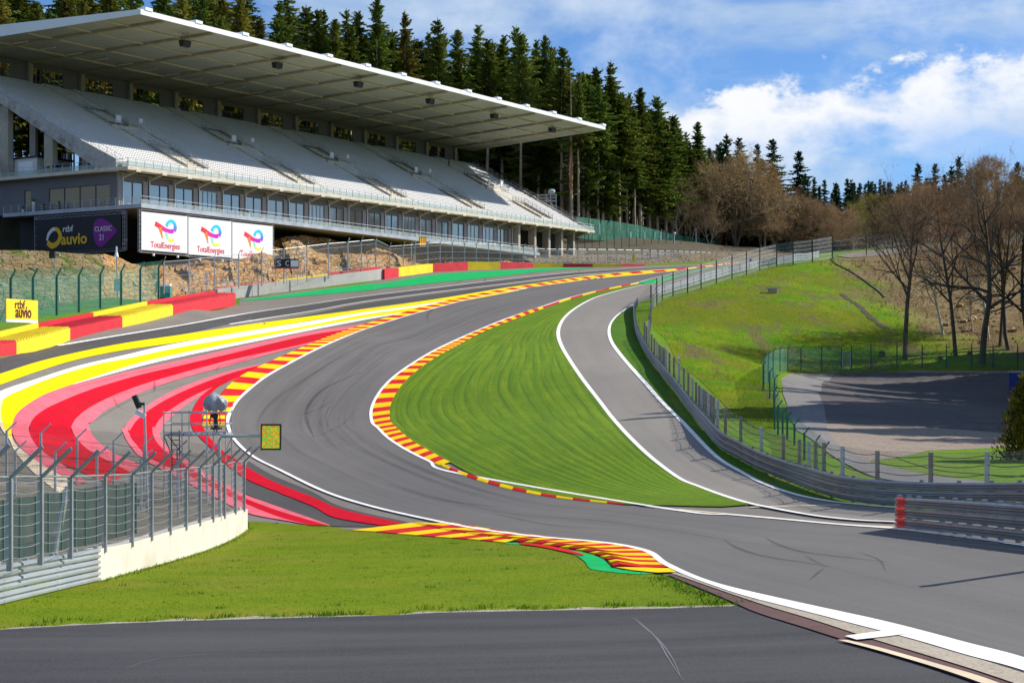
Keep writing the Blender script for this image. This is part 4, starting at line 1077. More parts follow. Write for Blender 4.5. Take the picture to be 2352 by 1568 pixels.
def rock_mat(name, a, b_, c_, g, gamt, crack=0.08):
    m, t, b, o = new_mat(name); p = pos(t)
    w = t.noise(t.mapping(p, (0.35, 0.2, 0.8), rot=(0, 0.5, 0)), 1.0, 7, 0.65, 0.8); n = t.noise(p, 0.28, 6, 0.65); n2 = t.noise(p, 1.8, 6, 0.7)
    vo = t.new('ShaderNodeTexVoronoi'); vo.feature = 'DISTANCE_TO_EDGE'; vo.inputs['Scale'].default_value = 0.9; t.link(t.mapping(p, (1, 0.7, 1.5), rot=(0.2, 0.45, 0)), vo.inputs['Vector'])
    c = t.mix(t.ramp(w, 0.36, 0.62), a, b_); c = t.mix(t.ramp(n, 0.45, 0.66), c, c_)
    c = t.mix(t.ramp(n2, 0.3, 0.55, 0.65, 0.0), c, tuple(x * 0.28 for x in a)); c = t.mix(t.ramp(vo.outputs[0], 0.0, 0.06, crack, 0.0), c, (0.03, 0.022, 0.016))
    c = t.mix(t.ramp(t.noise(p, 0.19, 5, 0.6), 0.52, 0.66, 0, gamt), c, g)
    t.link(c, b.inputs['Base Color']); b.inputs['Roughness'].default_value = 0.92; b.inputs['Specular IOR Level'].default_value = 0.15
    bump(t, b, t.math('ADD', n2, t.ramp(vo.outputs[0], 0, 0.12)), 0.9, 0.35); return m


M['rock'] = rock_mat('orange_rock', (0.40, 0.195, 0.060), (0.60, 0.355, 0.130), (0.44, 0.36, 0.26), (0.15, 0.14, 0.03), 0.5, 0.28)
M['rough_bank'] = rock_mat('rough_bank', (0.17, 0.125, 0.055), (0.24, 0.18, 0.08), (0.30, 0.25, 0.15), (0.075, 0.125, 0.012), 0.95)
M['scrub_bank'] = rock_mat('scrub_bank', (0.20, 0.155, 0.10), (0.28, 0.22, 0.145), (0.22, 0.20, 0.17), (0.12, 0.10, 0.05), 0.6)
M['forest_floor'] = mat('forest_floor', (0.055, 0.042, 0.022), 0.95, 0.4, 0.4, bmp=0.3, dirt=(0.06, 0.09, 0.012), dirt_amt=0.7)
# wooded hill behind the stand
mb = MB(); us = np.concatenate([np.linspace(-120, 6, 26), np.linspace(9, 460, 92)]); vs_ = np.concatenate([np.linspace(-1, 45, 18), np.linspace(50, 420, 45)])
for v in vs_:
    for u in us:
        q = G(u, v, 0); z = hill(u, max(v, 0)) + 0.5 * mn.noise(V3((q[0] * .07, q[1] * .07, 0))); mb.v.append((q[0], q[1], z if v >= 0 else z - 3))
n = len(us); mb.f = [(j * n + i, j * n + i + 1, (j + 1) * n + i + 1, (j + 1) * n + i) for j in range(len(vs_) - 1) for i in range(n - 1)]
mb.build('hillside', M['forest_floor'], None, 'structure', smooth=True)

CUT = np.array([(-90, 146, 571, 170), (-40, 148, 572, 174), (0, 150, 574, 177), (60, 156, 575, 182), (100, 160, 577, 186), (160, 169, 580, 193), (215, 178, 583, 199), (240, 183, 581, 203), (270, 190, 590, 212), (300, 196, 603, 222), (330, 202, 606, 228), (400, 212, 600, 234), (480, 220, 590, 240),
                (560, 230, 565, 247), (640, 238, 547, 254), (690, 244, 541, 258), (740, 250, 545, 264), (800, 256, 553, 270), (860, 262, 560, 276), (930, 272, 569, 286), (1000, 282, 577, 296), (1080, 292, 584, 304), (1170, 302, 590, 314),
                (1230, 309, 584, 326), (1300, 317, 575, 338), (1390, 328, 572, 352), (1480, 338, 572, 365), (1560, 347, 574, 376), (1640, 355, 576, 386), (1760, 368, 580, 402), (1900, 385, 584, 420)], float)


def cutting(name, p0, p1, m, amp, rows=13, step=3.2):
    px = np.arange(p0, p1 + .1, step); dB = np.interp(px, CUT[:, 0], CUT[:, 1]); ty = np.interp(px, CUT[:, 0], CUT[:, 2]); dT = np.interp(px, CUT[:, 0], CUT[:, 3])
    mb = MB(); n = len(px); nr = rows + 4
    for j in range(nr):
        for i in range(n):
            b_ = np.array(((px[i] - CX) / F * dB[i], dB[i], 0)); b_[2] = H(b_[0], b_[1]) - 0.6; tp = at(px[i], ty[i], dT[i])
            if j < rows:
                t = j / (rows - 1); h = t ** 0.85; q = b_ * (1 - t) + tp * t; q[2] = b_[2] * (1 - h) + tp[2] * h
                k = amp * (0.35 + math.sin(math.pi * min(1, t * 1.02)))
                f = mn.fractal(V3((q[0] * .16, q[2] * .28 + q[0] * .09, q[1] * .05)), 1.0, 2.0, 5); c = mn.cell(V3((q[0] * .38 + q[2] * .2, q[2] * .5, q[1] * .1)))
                q[1] -= k * (f * 1.0 + (c - .5) * 0.9); q[2] += k * 0.45 * f * (1 if t > .05 else 0) + (amp * .25 * mn.noise(V3((q[0] * .4, 3, 0))) if j == rows - 1 else 0)
            else:
                e = (j - rows + 1) / 4; q = tp + np.array((-0.35, 0.9, 0)) * 30 * e; q[2] = tp[2] - 0.4 - 2.5 * e
            mb.v.append(tuple(q))
    mb.f = [(j * n + i, j * n + i + 1, (j + 1) * n + i + 1, (j + 1) * n + i) for j in range(nr - 1) for i in range(n - 1)]
    return mb.build(name, m, None, 'structure', smooth=False)


cutting('grass_bank', -90, 236, M['rough_bank'], 0.7, 14, 3.0)
cutting('rock_face', 226, 1180, M['rock'], 1.5, 16, 2.6)
cutting('embankment', 1170, 1900, M['scrub_bank'], 0.5, 8, 5)

# right-hand bank: steep grass with its own material, laid over the terrain
bk = np.vstack([P(zN((500, 1095), (590, 1000), (720, 945), (860, 912), (1130, 825), (1420, 738), (1720, 655), (2080, 612), (2275, 582)))[:, :2], P([(1960, 592), (2100, 578), (2352, 560), (2600, 560)])[:, :2],
                P([(2600, 850), (2352, 852), (2100, 850), (1830, 858), (1775, 870), (1790, 930), (1795, 975), (1770, 985), (1740, 985), (1700, 960), (1650, 915), (1590, 860), (1540, 800), (1500, 745), (1490, 715)])[:, :2]])
sheet('grass_bank', bk, 0.03, M['bank'], 1.5)
# loose stones on the bare slope: each its own stone
M['stone'] = mat('stone', (0.40, 0.27, 0.15), 0.9, 0.35, 1.2, bmp=0.3)
def stone_mesh(seed):
    r = random.Random(seed); bm = bmesh.new(); bmesh.ops.create_icosphere(bm, subdivisions=1, radius=0.5)
    for v in bm.verts: v.co = Vector((v.co.x * r.uniform(.8, 1.4), v.co.y * r.uniform(.7, 1.1), v.co.z * r.uniform(.5, .9)))
    me = bpy.data.meshes.new('stone'); bm.to_mesh(me); bm.free(); me.materials.append(M['stone']); return me
SM = [stone_mesh(i) for i in range(5)]
stones = thing('stone_scatter', 'loose orange stones tumbled down the bare slope behind the tall leafless trees', 'stones', P([(2260, 700)])[0])
for i in range(110):
    px, py = rnd.gauss(2265, 45), rnd.uniform(610, 770) if i < 80 else rnd.uniform(690, 790)
    w = P([(px, py)])[0]; o = link('stone', SM[i % 5], stones); s = rnd.choice((.25, .35, .5, .5, .8, 1.1)); o.scale = (s, s, s * .8); o.rotation_euler = (0, 0, rnd.uniform(0, 6)); o.location = w - parent_loc(stones) + np.array((0, 0, .1 + s * .12))

# parking area beyond the guardrail
lotp = lambda pts: P(pts)[:, :2]
sheet('parking_gravel', lotp([(1795, 870), (1850, 856), (2100, 850), (2352, 849), (2600, 850), (2600, 1040), (2352, 1035), (2290, 1028), (2130, 1035), (2060, 1052), (1990, 1060), (1960, 1050), (1920, 1030), (1885, 1000), (1810, 960)]), 0.022, M['lot_gravel'], 1.6)
sheet('parking_road', lotp([(1800, 872), (1830, 858), (1935, 852), (1912, 860), (1888, 880), (1880, 905), (1893, 935), (1900, 985), (1912, 1010), (1935, 1030), (1990, 1058), (2100, 1085), (2352, 1118), (2352, 1150), (2100, 1112), (1960, 1075), (1900, 1040), (1830, 990), (1812, 940), (1798, 905)]), 0.046, M['lot_road'], 1.6)
sheet('parking_asphalt', lotp([(1935, 853), (2100, 855), (2352, 857), (2600, 858), (2600, 1002), (2352, 998), (2200, 986), (2050, 976), (1900, 972), (1893, 935), (1880, 905), (1888, 880), (1912, 862)]), 0.034, M['lot'], 1.6)
# small grass rise beside the parking
sheet('verge', lotp([(2060, 1052), (2130, 1036), (2290, 1028), (2600, 1030), (2600, 1100), (2352, 1095), (2150, 1080)]), 0.030, M['terrain'], 1.4)
# gravel behind the near fence and grass strip beside the lane with shade in its colour
sheet('gravel_strip', lotp([(565, 1195), (520, 1165), (430, 1135), (300, 1122), (120, 1120), (-60, 1115), (-60, 1330), (20, 1352), (220, 1300), (420, 1240)]), 0.055, M['gravel'], 1.3)
sheet('verge', np.vstack([trace(lane_r[:], 1.5), lotp([(2060, 1172), (1950, 1158), (1850, 1130), (1760, 1085), (1680, 1040), (1600, 985), (1530, 890), (1470, 790), (1448, 735), (1456, 705)])]), 0.035, M['shade_toned_grass'], 1.2)
isl = np.vstack([lotp([(225, 1336), (300, 1315), (400, 1287), (500, 1245), (572, 1215), (572, 1197)]), P(zM((0, 684), (150, 694), (300, 703), (400, 724), (520, 734), (760, 754), (950, 770), (1250, 797), (1500, 812), (1640, 866), (1690, 905), (1710, 940), (1850, 962), (2130, 970)))[:, :2],
                 P(zI((250, 985), (555, 1112), (618, 1147)))[:, :2], P([(1640, 1396)] + zM((2218, 1160), (1500, 1172), (800, 1186)) + zH((2218, 1198), (1600, 1215), (1000, 1232), (500, 1252)) + [(0, 1449), (-120, 1458), (-150, 1420), (0, 1388)])[:, :2]])
sheet('grass_island', isl, 0.03, M['island'], 1.0)

# ------------------------------------------------------------------ walls and barriers built from traced faces
M['bar_red'] = mat('barrier_red', (0.62, 0.012, 0.03), 0.6, 0.22, 0.9, bmp=0.2, dirt=(0.25, 0.02, 0.02), dirt_amt=0.5)
M['bar_yellow'] = mat('barrier_yellow', (0.88, 0.66, 0.01), 0.6, 0.12, 0.9, bmp=0.2, dirt=(0.40, 0.26, 0.02), dirt_amt=0.4)
M['bar_grey'] = mat('barrier_grey', (0.42, 0.41, 0.39), 0.75, 0.12, 0.8)
M['white_wall'] = mat('white_wall', (0.64, 0.60, 0.53), 0.8, 0.07, 0.7, bmp=0.1, dirt=(0.44, 0.38, 0.27), dirt_amt=0.55)
M['tyre'] = mat('tyre_rubber', (0.02, 0.02, 0.02), 0.8, 0.2, 2)


def face(px, yt, yb):
    """bottom point on the ground and top point above it for a traced wall face"""
    b = P([(px, yb)])[0]; tz = (HY - yt) / F * b[1]; return b, np.array((b[0], b[1], tz))


def wall_piece(mb, a, b, depth):
    """block whose front runs between two (bottom, top) pairs, thickness away from the viewer's side"""
    d = b[0] - a[0]; n = np.array((-d[1], d[0], 0)); n /= np.linalg.norm(n); n = n if n[1] > 0 or (abs(n[1]) < .5 and n[0] < 0) else -n
    n = n * depth; lo = np.array((0, 0, -.15))
    vs = [a[0] + lo, b[0] + lo, b[1], a[1], a[0] + n + lo, b[0] + n + lo, b[1] + n, a[1] + n]
    mb.add(vs, [(0, 1, 2, 3), (5, 4, 7, 6), (3, 2, 6, 7), (1, 5, 6, 2), (4, 0, 3, 7)]); return n


def tyres(mb, a, b, n, r=0.33, row_n=4):
    L = np.linalg.norm(b[1] - a[1]); k = max(1, int(L / (2 * r))); W_ = np.linalg.norm(n)
    for j in range(row_n):
        for i in range(k):
            c = a[1] + (b[1] - a[1]) * (i + .5) / k + n * (j + .55) / row_n; rr = min(r, W_ / row_n / 2) * .97
            ring = [(rr, 0.0), (rr, .13), (rr * .72, .15), (rr * .66, -.10)]
            vs = [c + np.array((R_ * math.cos(q), R_ * math.sin(q), z)) for R_, z in ring for q in np.arange(8) * math.pi / 4]
            mb.add(vs, [(s * 8 + e, s * 8 + (e + 1) % 8, (s + 1) * 8 + (e + 1) % 8, (s + 1) * 8 + e) for s in range(3) for e in range(8)])


def barrier(name, label, rows, colors, depth, tyre=False, group=None, seg=1):
    f = [face(*r) for r in rows]; root = thing(name, label, 'barrier', f[len(f) // 2][0], group)
    for i in range(len(rows) - 1):
        mb = MB(); m = M[colors[i]]; n = wall_piece(mb, f[i], f[i + 1], depth); o = mb.build('barrier_block', m, root)
        if tyre:
            tb = MB(); tyres(tb, f[i], f[i + 1], n); tb.build('tyre_tops', m, o, 'stuff')
            MB().add([f[i][1] + n * .02 + (0, 0, .004), f[i + 1][1] + n * .02 + (0, 0, .004), f[i + 1][1] + n * .98 + (0, 0, .004), f[i][1] + n * .98 + (0, 0, .004)], [(0, 1, 2, 3)]).build('tyre_gaps', M['tyre'], o)
    return root, f


def ee_(x, yt, yb): return tuple((zE((x, yt))[0][0], zE((x, yt))[0][1], zE((x, yb))[0][1]))


Rw = [ee_(-260, 975, 1085), ee_(-130, 955, 1060), ee_(108, 927, 1008), ee_(458, 836, 915), ee_(800, 764, 832), ee_(1130, 688, 752), ee_(1540, 612, 684)]
root, fb = barrier('tyre_barrier', 'red and yellow tyre barrier on the outside of the run-off, below the green fence', Rw, ['bar_yellow', 'bar_red', 'bar_yellow', 'bar_red', 'bar_yellow', 'bar_red'], 2.3, True)
# painted concrete wall standing behind the tyres
def offset_pts(f, d):
    out = []
    for i, (b, t) in enumerate(f):
        e = f[min(i + 1, len(f) - 1)][0] - f[max(i - 1, 0)][0]; n = np.array((-e[1], e[0], 0)); n /= np.linalg.norm(n); n = n if n[0] < 0 else -n
        q = b + n * d; q[2] = H(q[0], q[1]); out.append(q)
    return out
UPZ = np.array((0, 0, 1.0)); ob = offset_pts(fb, 2.75)
rt = thing('barrier_wall', 'painted concrete wall behind the tyre barrier, slightly taller than it', 'wall', ob[4])
for i in range(6):
    mb = MB(); hs = [np.array((ob[q][0], ob[q][1], fb[q][1][2] + .42)) for q in (i, i + 1)]; wall_piece(mb, (ob[i] - UPZ * .6, hs[0]), (ob[i + 1] - UPZ * .6, hs[1]), 0.35); mb.build('wall_block', M[['bar_yellow', 'bar_red'][i % 2]], rt)
# grey block wall and the far barrier
gx = np.linspace(500, 880, 27); gt = np.interp(gx, [500, 545, 700, 880], [664, 658, 640, 617.5]); gbm = np.interp(gx, [500, 545, 700, 880], [690, 685, 664, 641.5])
barrier('block_wall', 'grey block wall beyond the end of the red and yellow tyre barrier', [(a, b, c_) for a, b, c_ in zip(gx, gt, gbm)], ['bar_grey'] * 26, 0.8)
def ff_(x, yt, yb): return tuple((zF((x, yt))[0][0], zF((x, yt))[0][1], zF((x, yb))[0][1]))
Rf = [ff_(422, 452, 519), ff_(515, 442, 502), ff_(737, 416, 472), ff_(966, 402, 459), ff_(1178, 404, 453), ff_(1395, 411, 443), ff_(1590, 415, 440), ff_(1782, 417, 439), ff_(1970, 418, 437), ff_(2122, 419, 432)]
barrier('painted_barrier', 'long red and yellow barrier below the rocks, beyond the green strip', Rf, ['bar_red', 'bar_yellow'] * 5, 1.3)
fq = [face(*r) for r in [(500, 664, 690), (640, 648, 672), (760, 632, 656), (880, 617.5, 641.5)]]
cp = thing('wall_coping', 'narrow red and yellow painted ledge along the top of the grey block wall', 'ledge', fq[1][0])
for i in range(3):
    up_ = np.array((-.5, 1.0, 0)); a, b = fq[i][1] + up_, fq[i + 1][1] + up_; z = np.array((0, 0, .22 + .1 * i)); mb = MB(); wall_piece(mb, (a, a + z), (b, b + z), .4); mb.build('ledge_block', M[('bar_red', 'bar_yellow', 'bar_red')[i]], cp)

# ------------------------------------------------------------------ guardrails
WP = [(0, -.155), (.075, -.115), (.085, -.06), (.01, -.018), (.01, .018), (.085, .06), (.075, .115), (0, .155)]
M['rail'] = mat('rail_steel', (0.25, 0.275, 0.31), 0.38, 0.18, 1.2, metal=0.55, dirt=(0.20, 0.19, 0.18), dirt_amt=0.4)
M['rail_bright'] = mat('rail_bright', (0.42, 0.47, 0.52), 0.42, 0.12, 1.0, metal=0.4, dirt=(0.5, 0.45, 0.36), dirt_amt=0.4)
M['rail_red'] = mat('rail_red', (0.80, 0.012, 0.010), 0.5, 0.08, 1.5)


def guardrail(label, path, side, heights, m, post_gap=2.0, post_w=0.12, group=None, top_post=0.05, seg=4.0, posts_behind=True):
    """W-beam rails; side=+1 shows the ridges to the right of the path direction"""
    p = resample(np.asarray(path, float)[:, :2], step=1.0); nn = normals2(p) * side; g = on(p)
    root = thing('guardrail', label, 'guardrail', g[len(g) // 2], group)
    for h in heights:
        k = int(round(seg)); i = 0
        while i < len(p) - 1:
            j = min(len(p) - 1, i + k); rows = [[g[q] + np.array((nn[q][0] * o + 0, nn[q][1] * o, h + z)) for q in range(i, j + 1)] for o, z in WP]
            # lap joint: the far end sits a hair proud
            rows = [[r + (nn[i][0] * .006 * (s == 0), nn[i][1] * .006 * (s == 0), 0) for s, r in enumerate(row)] for row in rows]
            MB().loft(rows).build('rail', m, root, smooth=False); i = j
    L = len(p) - 1; n = max(1, int(L / post_gap))
    for a in range(n + 1):
        q = min(L, int(round(a * L / n))); c = g[q] - np.array((nn[q][0], nn[q][1], 0)) * (post_w * .7 if posts_behind else -.1)
        MB().box(c + (0, 0, (heights[-1] + .2) / 2 - .1), (post_w / 2, 0, 0), (0, post_w / 2, 0), (0, 0, (heights[-1] + .2 + top_post) / 2 + .1)).build('post', m, root)
    return root, p, g, nn


gr_path = trace(zF((2052, 692), (2032, 742), (2036, 800), (2048, 880), (2088, 970), (2150, 1072), (2230, 1180), (2310, 1280)) + zI((470, 245), (600, 332), (700, 388), (800, 430), (900, 470), (1000, 512), (1100, 546), (1200, 570), (1350, 592), (1500, 603), (1700, 613), (1900, 620), (2218, 628)) + [(2480, 1185), (2640, 1200)], 1.0)
gr_path = resample(gr_path - normals2(gr_path) * 0.35, step=1.0)
guardrail('long grey triple guardrail curving along the outside of the pit lane exit', gr_path, 1, (.21, .53, .85), M['rail'], 2.0)
fr_path = trace([(2060, 1216), (2200, 1232), (2352, 1250), (2600, 1280)], 1.0)
fr, fp, fg_, fn = guardrail('short grey guardrail with a red painted end, beside the pit lane junction', fr_path, 1, (.24, .58, .92), M['rail'], 1.1, 0.14)
for h in (.24, .58, .92):
    rows = [[fg_[0] + (fg_[1] - fg_[0]) * s + np.array((fn[0][0] * (o + .006), fn[0][1] * (o + .006), h + z)) for s in np.linspace(.12, 1.05, 4)] for o, z in WP]
    MB().loft(rows).build('rail', M['rail_red'], fr, label='red painted end of the rail')
lf_path = trace([(-140, 1428), (0, 1391), (110, 1364), (226, 1336)], 1.0)
guardrail('bright grey triple guardrail butting against the white wall below the tall fence', lf_path, 1, (.18, .52, .86), M['rail_bright'], 2.0)

# ------------------------------------------------------------------ fences
M['mesh_grey'] = veil_mat('wire_mesh_grey', (0.24, 0.26, 0.28), 0.05, (0.12, 0.12, 0.006))
M['mesh_near'] = veil_mat('wire_mesh_near', (0.12, 0.135, 0.15), 0.03, (0.06, 0.06, 0.005))
M['mesh_bank'] = veil_mat('wire_mesh_bank', (0.22, 0.23, 0.24), 0.13, (0.10, 0.10, 0.006))
M['mesh_dark'] = veil_mat('wire_mesh_dark', (0.12, 0.13, 0.14), 0.05, (0.10, 0.10, 0.006))
M['galv_dull'] = mat('galvanised_dull', (0.30, 0.33, 0.36), 0.5, 0.2, 2.5, metal=0.4, dirt=(0.22, 0.20, 0.18), dirt_amt=0.4)
M['net_green'] = veil_mat('netting_green', (0.045, 0.26, 0.20), 0.36)
M['net_dark_green'] = veil_mat('netting_dark_green', (0.005, 0.032, 0.024), 0.93)
M['net_forest'] = veil_mat('netting_forest_green', (0.012, 0.16, 0.10), 0.62)
M['net_pale_green'] = veil_mat('netting_pale_green', (0.10, 0.26, 0.19), 0.22)
M['post_green'] = mat('post_green', (0.02, 0.11, 0.10), 0.5, 0.1, 2)
M['post_dark'] = mat('post_dark', (0.045, 0.042, 0.040), 0.6, 0.2, 2)
M['post_rust'] = mat('post_weathered', (0.30, 0.26, 0.22), 0.7, 0.25, 2, dirt=(0.22, 0.13, 0.07), dirt_amt=0.6)
M['wire'] = mat('wire', (0.30, 0.32, 0.34), 0.5, 0.1, 2, metal=0.4)
M['wire_dark'] = mat('wire_dark', (0.05, 0.05, 0.05), 0.6, 0.1, 2)
UP = np.array((0, 0, 1.0))


def fence(label, posts, post_m, post_w=0.14, mesh_m=None, arm=None, wires=0, wire_m=None, wire_r=0.012, sag=0.06, toprail=None, cat='fence', group=None, arm_mesh=True, name='fence'):
    """posts: (foot, head) world points; arm: vector of the cranked head; each post, netting field and wire row is a part"""
    root = thing(name, label, cat, posts[len(posts) // 2][0], group); feet = []; arm = None if arm is None else np.array(arm, float)
    for f, h in posts:
        mb = MB(); mb.beam(f - UP * .15, h, post_w, post_w, (1, 0, 0))
        if arm is not None: mb.beam(h - UP * .05, h + arm, post_w * .9, post_w * .55, (1, 0, 0))
        mb.build('post', post_m, root)
    for (f, h), (f2, h2) in zip(posts, posts[1:]):
        L = np.linalg.norm(f2 - f)
        if mesh_m is not None:
            mb = MB(); vs = [f, f2, h2, h]; uv = [(0, 0), (L, 0), (L, np.linalg.norm(h2 - f2)), (0, np.linalg.norm(h - f))]; fs = [(0, 1, 2, 3)]
            if arm is not None and arm_mesh: vs += [h2 + arm - UP * .1, h + arm - UP * .1]; uv += [(L, uv[2][1] + 1), (0, uv[3][1] + 1)]; fs.append((3, 2, 4, 5))
            mb.add(vs, fs); mb.uv = uv; mb.build('netting', mesh_m, root)
        for k in range(wires):
            t = (k + .6) / wires; a = f + (h - f) * t; b = f2 + (h2 - f2) * t
            MB().path([a, (a * .7 + b * .3) - UP * sag * .84, (a + b) / 2 - UP * sag, (a * .3 + b * .7) - UP * sag * .84, b], wire_r, 4).build('wire', wire_m or M['wire'], root)
        if toprail:
            MB().tube(h, h2, toprail, 6).build('top_rail', post_m, root)
    return root


def pd(p0, d0, p1, d1):
    """distance along a straight line in space between two image columns"""
    return lambda px: 1 / (1 / d0 + (px - p0) / (p1 - p0) * (1 / d1 - 1 / d0))


def up_post(px, yt, yb, d=None):
    f = P([(px, yb)])[0] if d is None else at(px, yb, d); return f, np.array((f[0], f[1], (HY - yt) / F * f[1]))


def up_d(px, yt, d):
    """post standing on the ground at distance d with its head at a given image height"""
    x = (px - CX) / F * d; z = float(H(x, d)); return np.array((x, d, z)), np.array((x, d, (HY - yt) / F * d))


# near fence on the white wall
wd = pd(225, 48, 570, 81)
z8p = lambda x, y: z8((x, y))[0]; z7p = lambda x, y: z7((x, y))[0]
NP = [(-62, 1056, 1432), (20, 1092 - 2, 1302)] 
rowA = [z8p(95, 555) + (z8p(95, 1415)[1],), z8p(398, 550) + (z8p(398, 1360)[1],), z8p(690, 552) + (z8p(690, 1305)[1],), z8p(1025, 540) + (z8p(1025, 1245)[1],), z8p(1292, 530) + (z8p(1292, 1195)[1],), z8p(1482, 503) + (z8p(1482, 1137)[1],),
        z7p(490, 880) + (z7p(490, 1475)[1],), z7p(645, 865) + (z7p(645, 1432)[1],), z7p(780, 852) + (z7p(780, 1392)[1],), z7p(910, 832) + (z7p(910, 1357)[1],), z7p(1022, 822) + (z7p(1022, 1322)[1],), z7p(1130, 800) + (z7p(1130, 1282)[1],), z7p(1216, 790) + (z7p(1216, 1258)[1],)]
ps = [up_post(x, yt, yb, wd(x)) for x, yt, yb in rowA]
e0 = ps[0]; ps = [(e0[0] + (e0[0] - ps[1][0]), e0[1] + (e0[1] - ps[1][1]))] + ps
nf = fence('tall grey debris fence with cranked posts standing on the white pit wall', ps, M['galv_dull'], 0.13, M['mesh_near'], (0.75, 0.15, 0.72), 8, M['wire'], 0.008, 0.06, 0.03)
b_, h_ = z8p(545, 1310), z8p(660, 655); MB().beam(at(b_[0], b_[1], wd(155)), at(h_[0], h_[1], wd(160) + .3), .28, .06, (1, 0, 0)).build('brace', M['galv'], nf)
# white wall below it
ww = [(225, 1336 - 76, 1336), (300, 1240, 1312), (400, 1217, 1286), (490, 1192, 1250), (569.5, 1171, 1215)]
wt = [z8p(955, 1262)[1], z8p(1292, 1197)[1], z7p(490, 1480)[1], z7p(910, 1360)[1], z7p(1253, 1262)[1]]; wx = [225, 303, 391, 489, 569]
wbm = [1336, 1313, 1288, 1251, 1214]
root = thing('pit_wall', 'low white concrete wall with the tall debris fence on top, beside the grass', 'wall', P([(400, 1286)])[0])
fw = [(at(x, yb, wd(x)), at(x, yt, wd(x))) for x, yt, yb in zip(wx, wt, wbm)]
fw2 = []
for (a, b2), (c_, d_) in zip(fw, fw[1:]):
    for s in (0, .5): fw2.append((a + (c_ - a) * s, b2 + (d_ - b2) * s))
fw2.append(fw[-1])
for i in range(len(fw2) - 1):
    mb = MB(); wall_piece(mb, fw2[i], (fw2[i + 1][0] - (fw2[i + 1][0] - fw2[i][0]) * .002, fw2[i + 1][1] - (fw2[i + 1][1] - fw2[i][1]) * .002), .45); mb.build('wall_section', M['white_wall'], root)
MB().box(z := (fw[-1][0] + fw[-1][1]) / 2 + np.array((-.2, -1.2, .5)), (.02, 0, 0), (0, .35, 0), (0, 0, .2)).build('repair_patch', M['concrete'], root)

# two galvanised fences further back beside the run-off
def rowfence(label, pts, arm, m, mesh, wires=5, extra=1, wm='wire_dark', w=.12, sag=.05):
    ps = [up_post(*p) for p in pts]
    if extra: ps = [(ps[0][0] * 2 - ps[1][0], ps[0][1] * 2 - ps[1][1])] + ps
    return fence(label, ps, m, w, mesh, arm, wires, M[wm], .012, sag)
c8 = lambda x, yt, yb: (z8p(x, yt)[0], z8p(x, yt)[1], z8p(x, yb)[1])
rowfence('farther of two galvanised debris fences behind the pit wall, beside the pink bands', [c8(65, 100, 600), c8(400, 120, 610), c8(755, 165, 610), c8(1115, 195, 640), c8(1412, 235, 690), c8(1740, 280, 745), c8(2030, 320, 800)], (.55, .1, .5), M['galv'], M['mesh_dark'])
rowfence('nearer of two galvanised debris fences behind the pit wall, before the green screens', [c8(150, 290, 750), c8(540, 310, 790), c8(950, 340, 850), c8(1382, 380, 900), c8(1745, 400, 960), c8(2090, 425, 1020)], (.6, .1, .5), M['galv'], M['mesh_dark'])
rowfence('dark green screen fence behind the pit wall, half hidden by wire mesh', [c8(30, 780, 1400), c8(190, 760, 1370), c8(345, 740, 1340), c8(470, 715, 1312), c8(600, 708, 1285), c8(735, 690, 1258), c8(835, 668, 1240), c8(945, 645, 1215), c8(1140, 632, 1160), c8(1232, 618, 1138), c8(1330, 612, 1120)], None, M['post_green'], M['net_dark_green'], 0)
# green netting fence on the left below the stand
gd = pd(24, 147, 366, 188)
G1 = [(-28, 640), (24.6, 640), (75.6, 637), (130, 635), (181, 632), (230, 630), (278, 624), (322, 618), (364, 613)]
fence('green netting fence with cranked posts behind the tyre barrier', [up_d(x, y, gd(x)) for x, y in G1], M['post_green'], 0.24, M['net_green'], (.42, .1, .85), 7, M['post_green'], .02, 0.0)
# grey debris fence along the block wall, the rocks and the crest
cdp = [(376, 190), (545, 222), (880, 258), (1170, 300), (1480, 346), (1700, 392)]
cd_ = lambda x: float(np.interp(x, [c[0] for c in cdp], [c[1] for c in cdp]))
eD = lambda x: zE((x, 0))[0][0]; fD = lambda x: zF((x, 0))[0][0]; nD = lambda x: zN((x, 0))[0][0]
EY = lambda y: zE((0, y))[0][1]; FY = lambda y: zF((0, y))[0][1]; NY = lambda y: zN((0, y))[0][1]
xs = [eD(x) for x in (1070, 1235, 1400, 1560, 1710, 1855, 2005, 2145, 2275)] + [fD(x) for x in (180, 270, 365, 455, 545, 620, 705, 785, 865, 945, 1022, 1100, 1178, 1255, 1330, 1400, 1480, 1555, 1620, 1685, 1750, 1815, 1880, 1940, 1995, 2050, 2105, 2160, 2210, 2260, 2310)] + [nD(x) for x in (70, 165, 250, 415, 490, 565, 635, 700, 765, 825, 882, 938, 990, 1045, 1095, 1145, 1195, 1245, 1290)][4:]
ty = lambda x: float(np.interp(x, [376, 432, 760, 800, 863, 895, 1010, 1160, 1240, 1400, 1560, 1700], [601, 597, 559, 556, 550, 566, 557, 562, 572, 573, 577, 584]))
by = lambda x: float(np.interp(x, [376, 432, 545, 700, 880, 1010, 1100, 1240, 1480, 1560, 1700], [672, 668, 660, 646, 618, 602, 601, 604, 606, 608, 609]))
ps = [(at(x, by(x), cd_(x)), at(x, ty(x), cd_(x))) for x in xs]
fence('long grey debris fence running below the rocks and up to the crest', ps, M['galv'], 0.15, M['mesh_grey'], (.3, -.35, .55), 3, M['wire'], .02, .04, .04, arm_mesh=False)
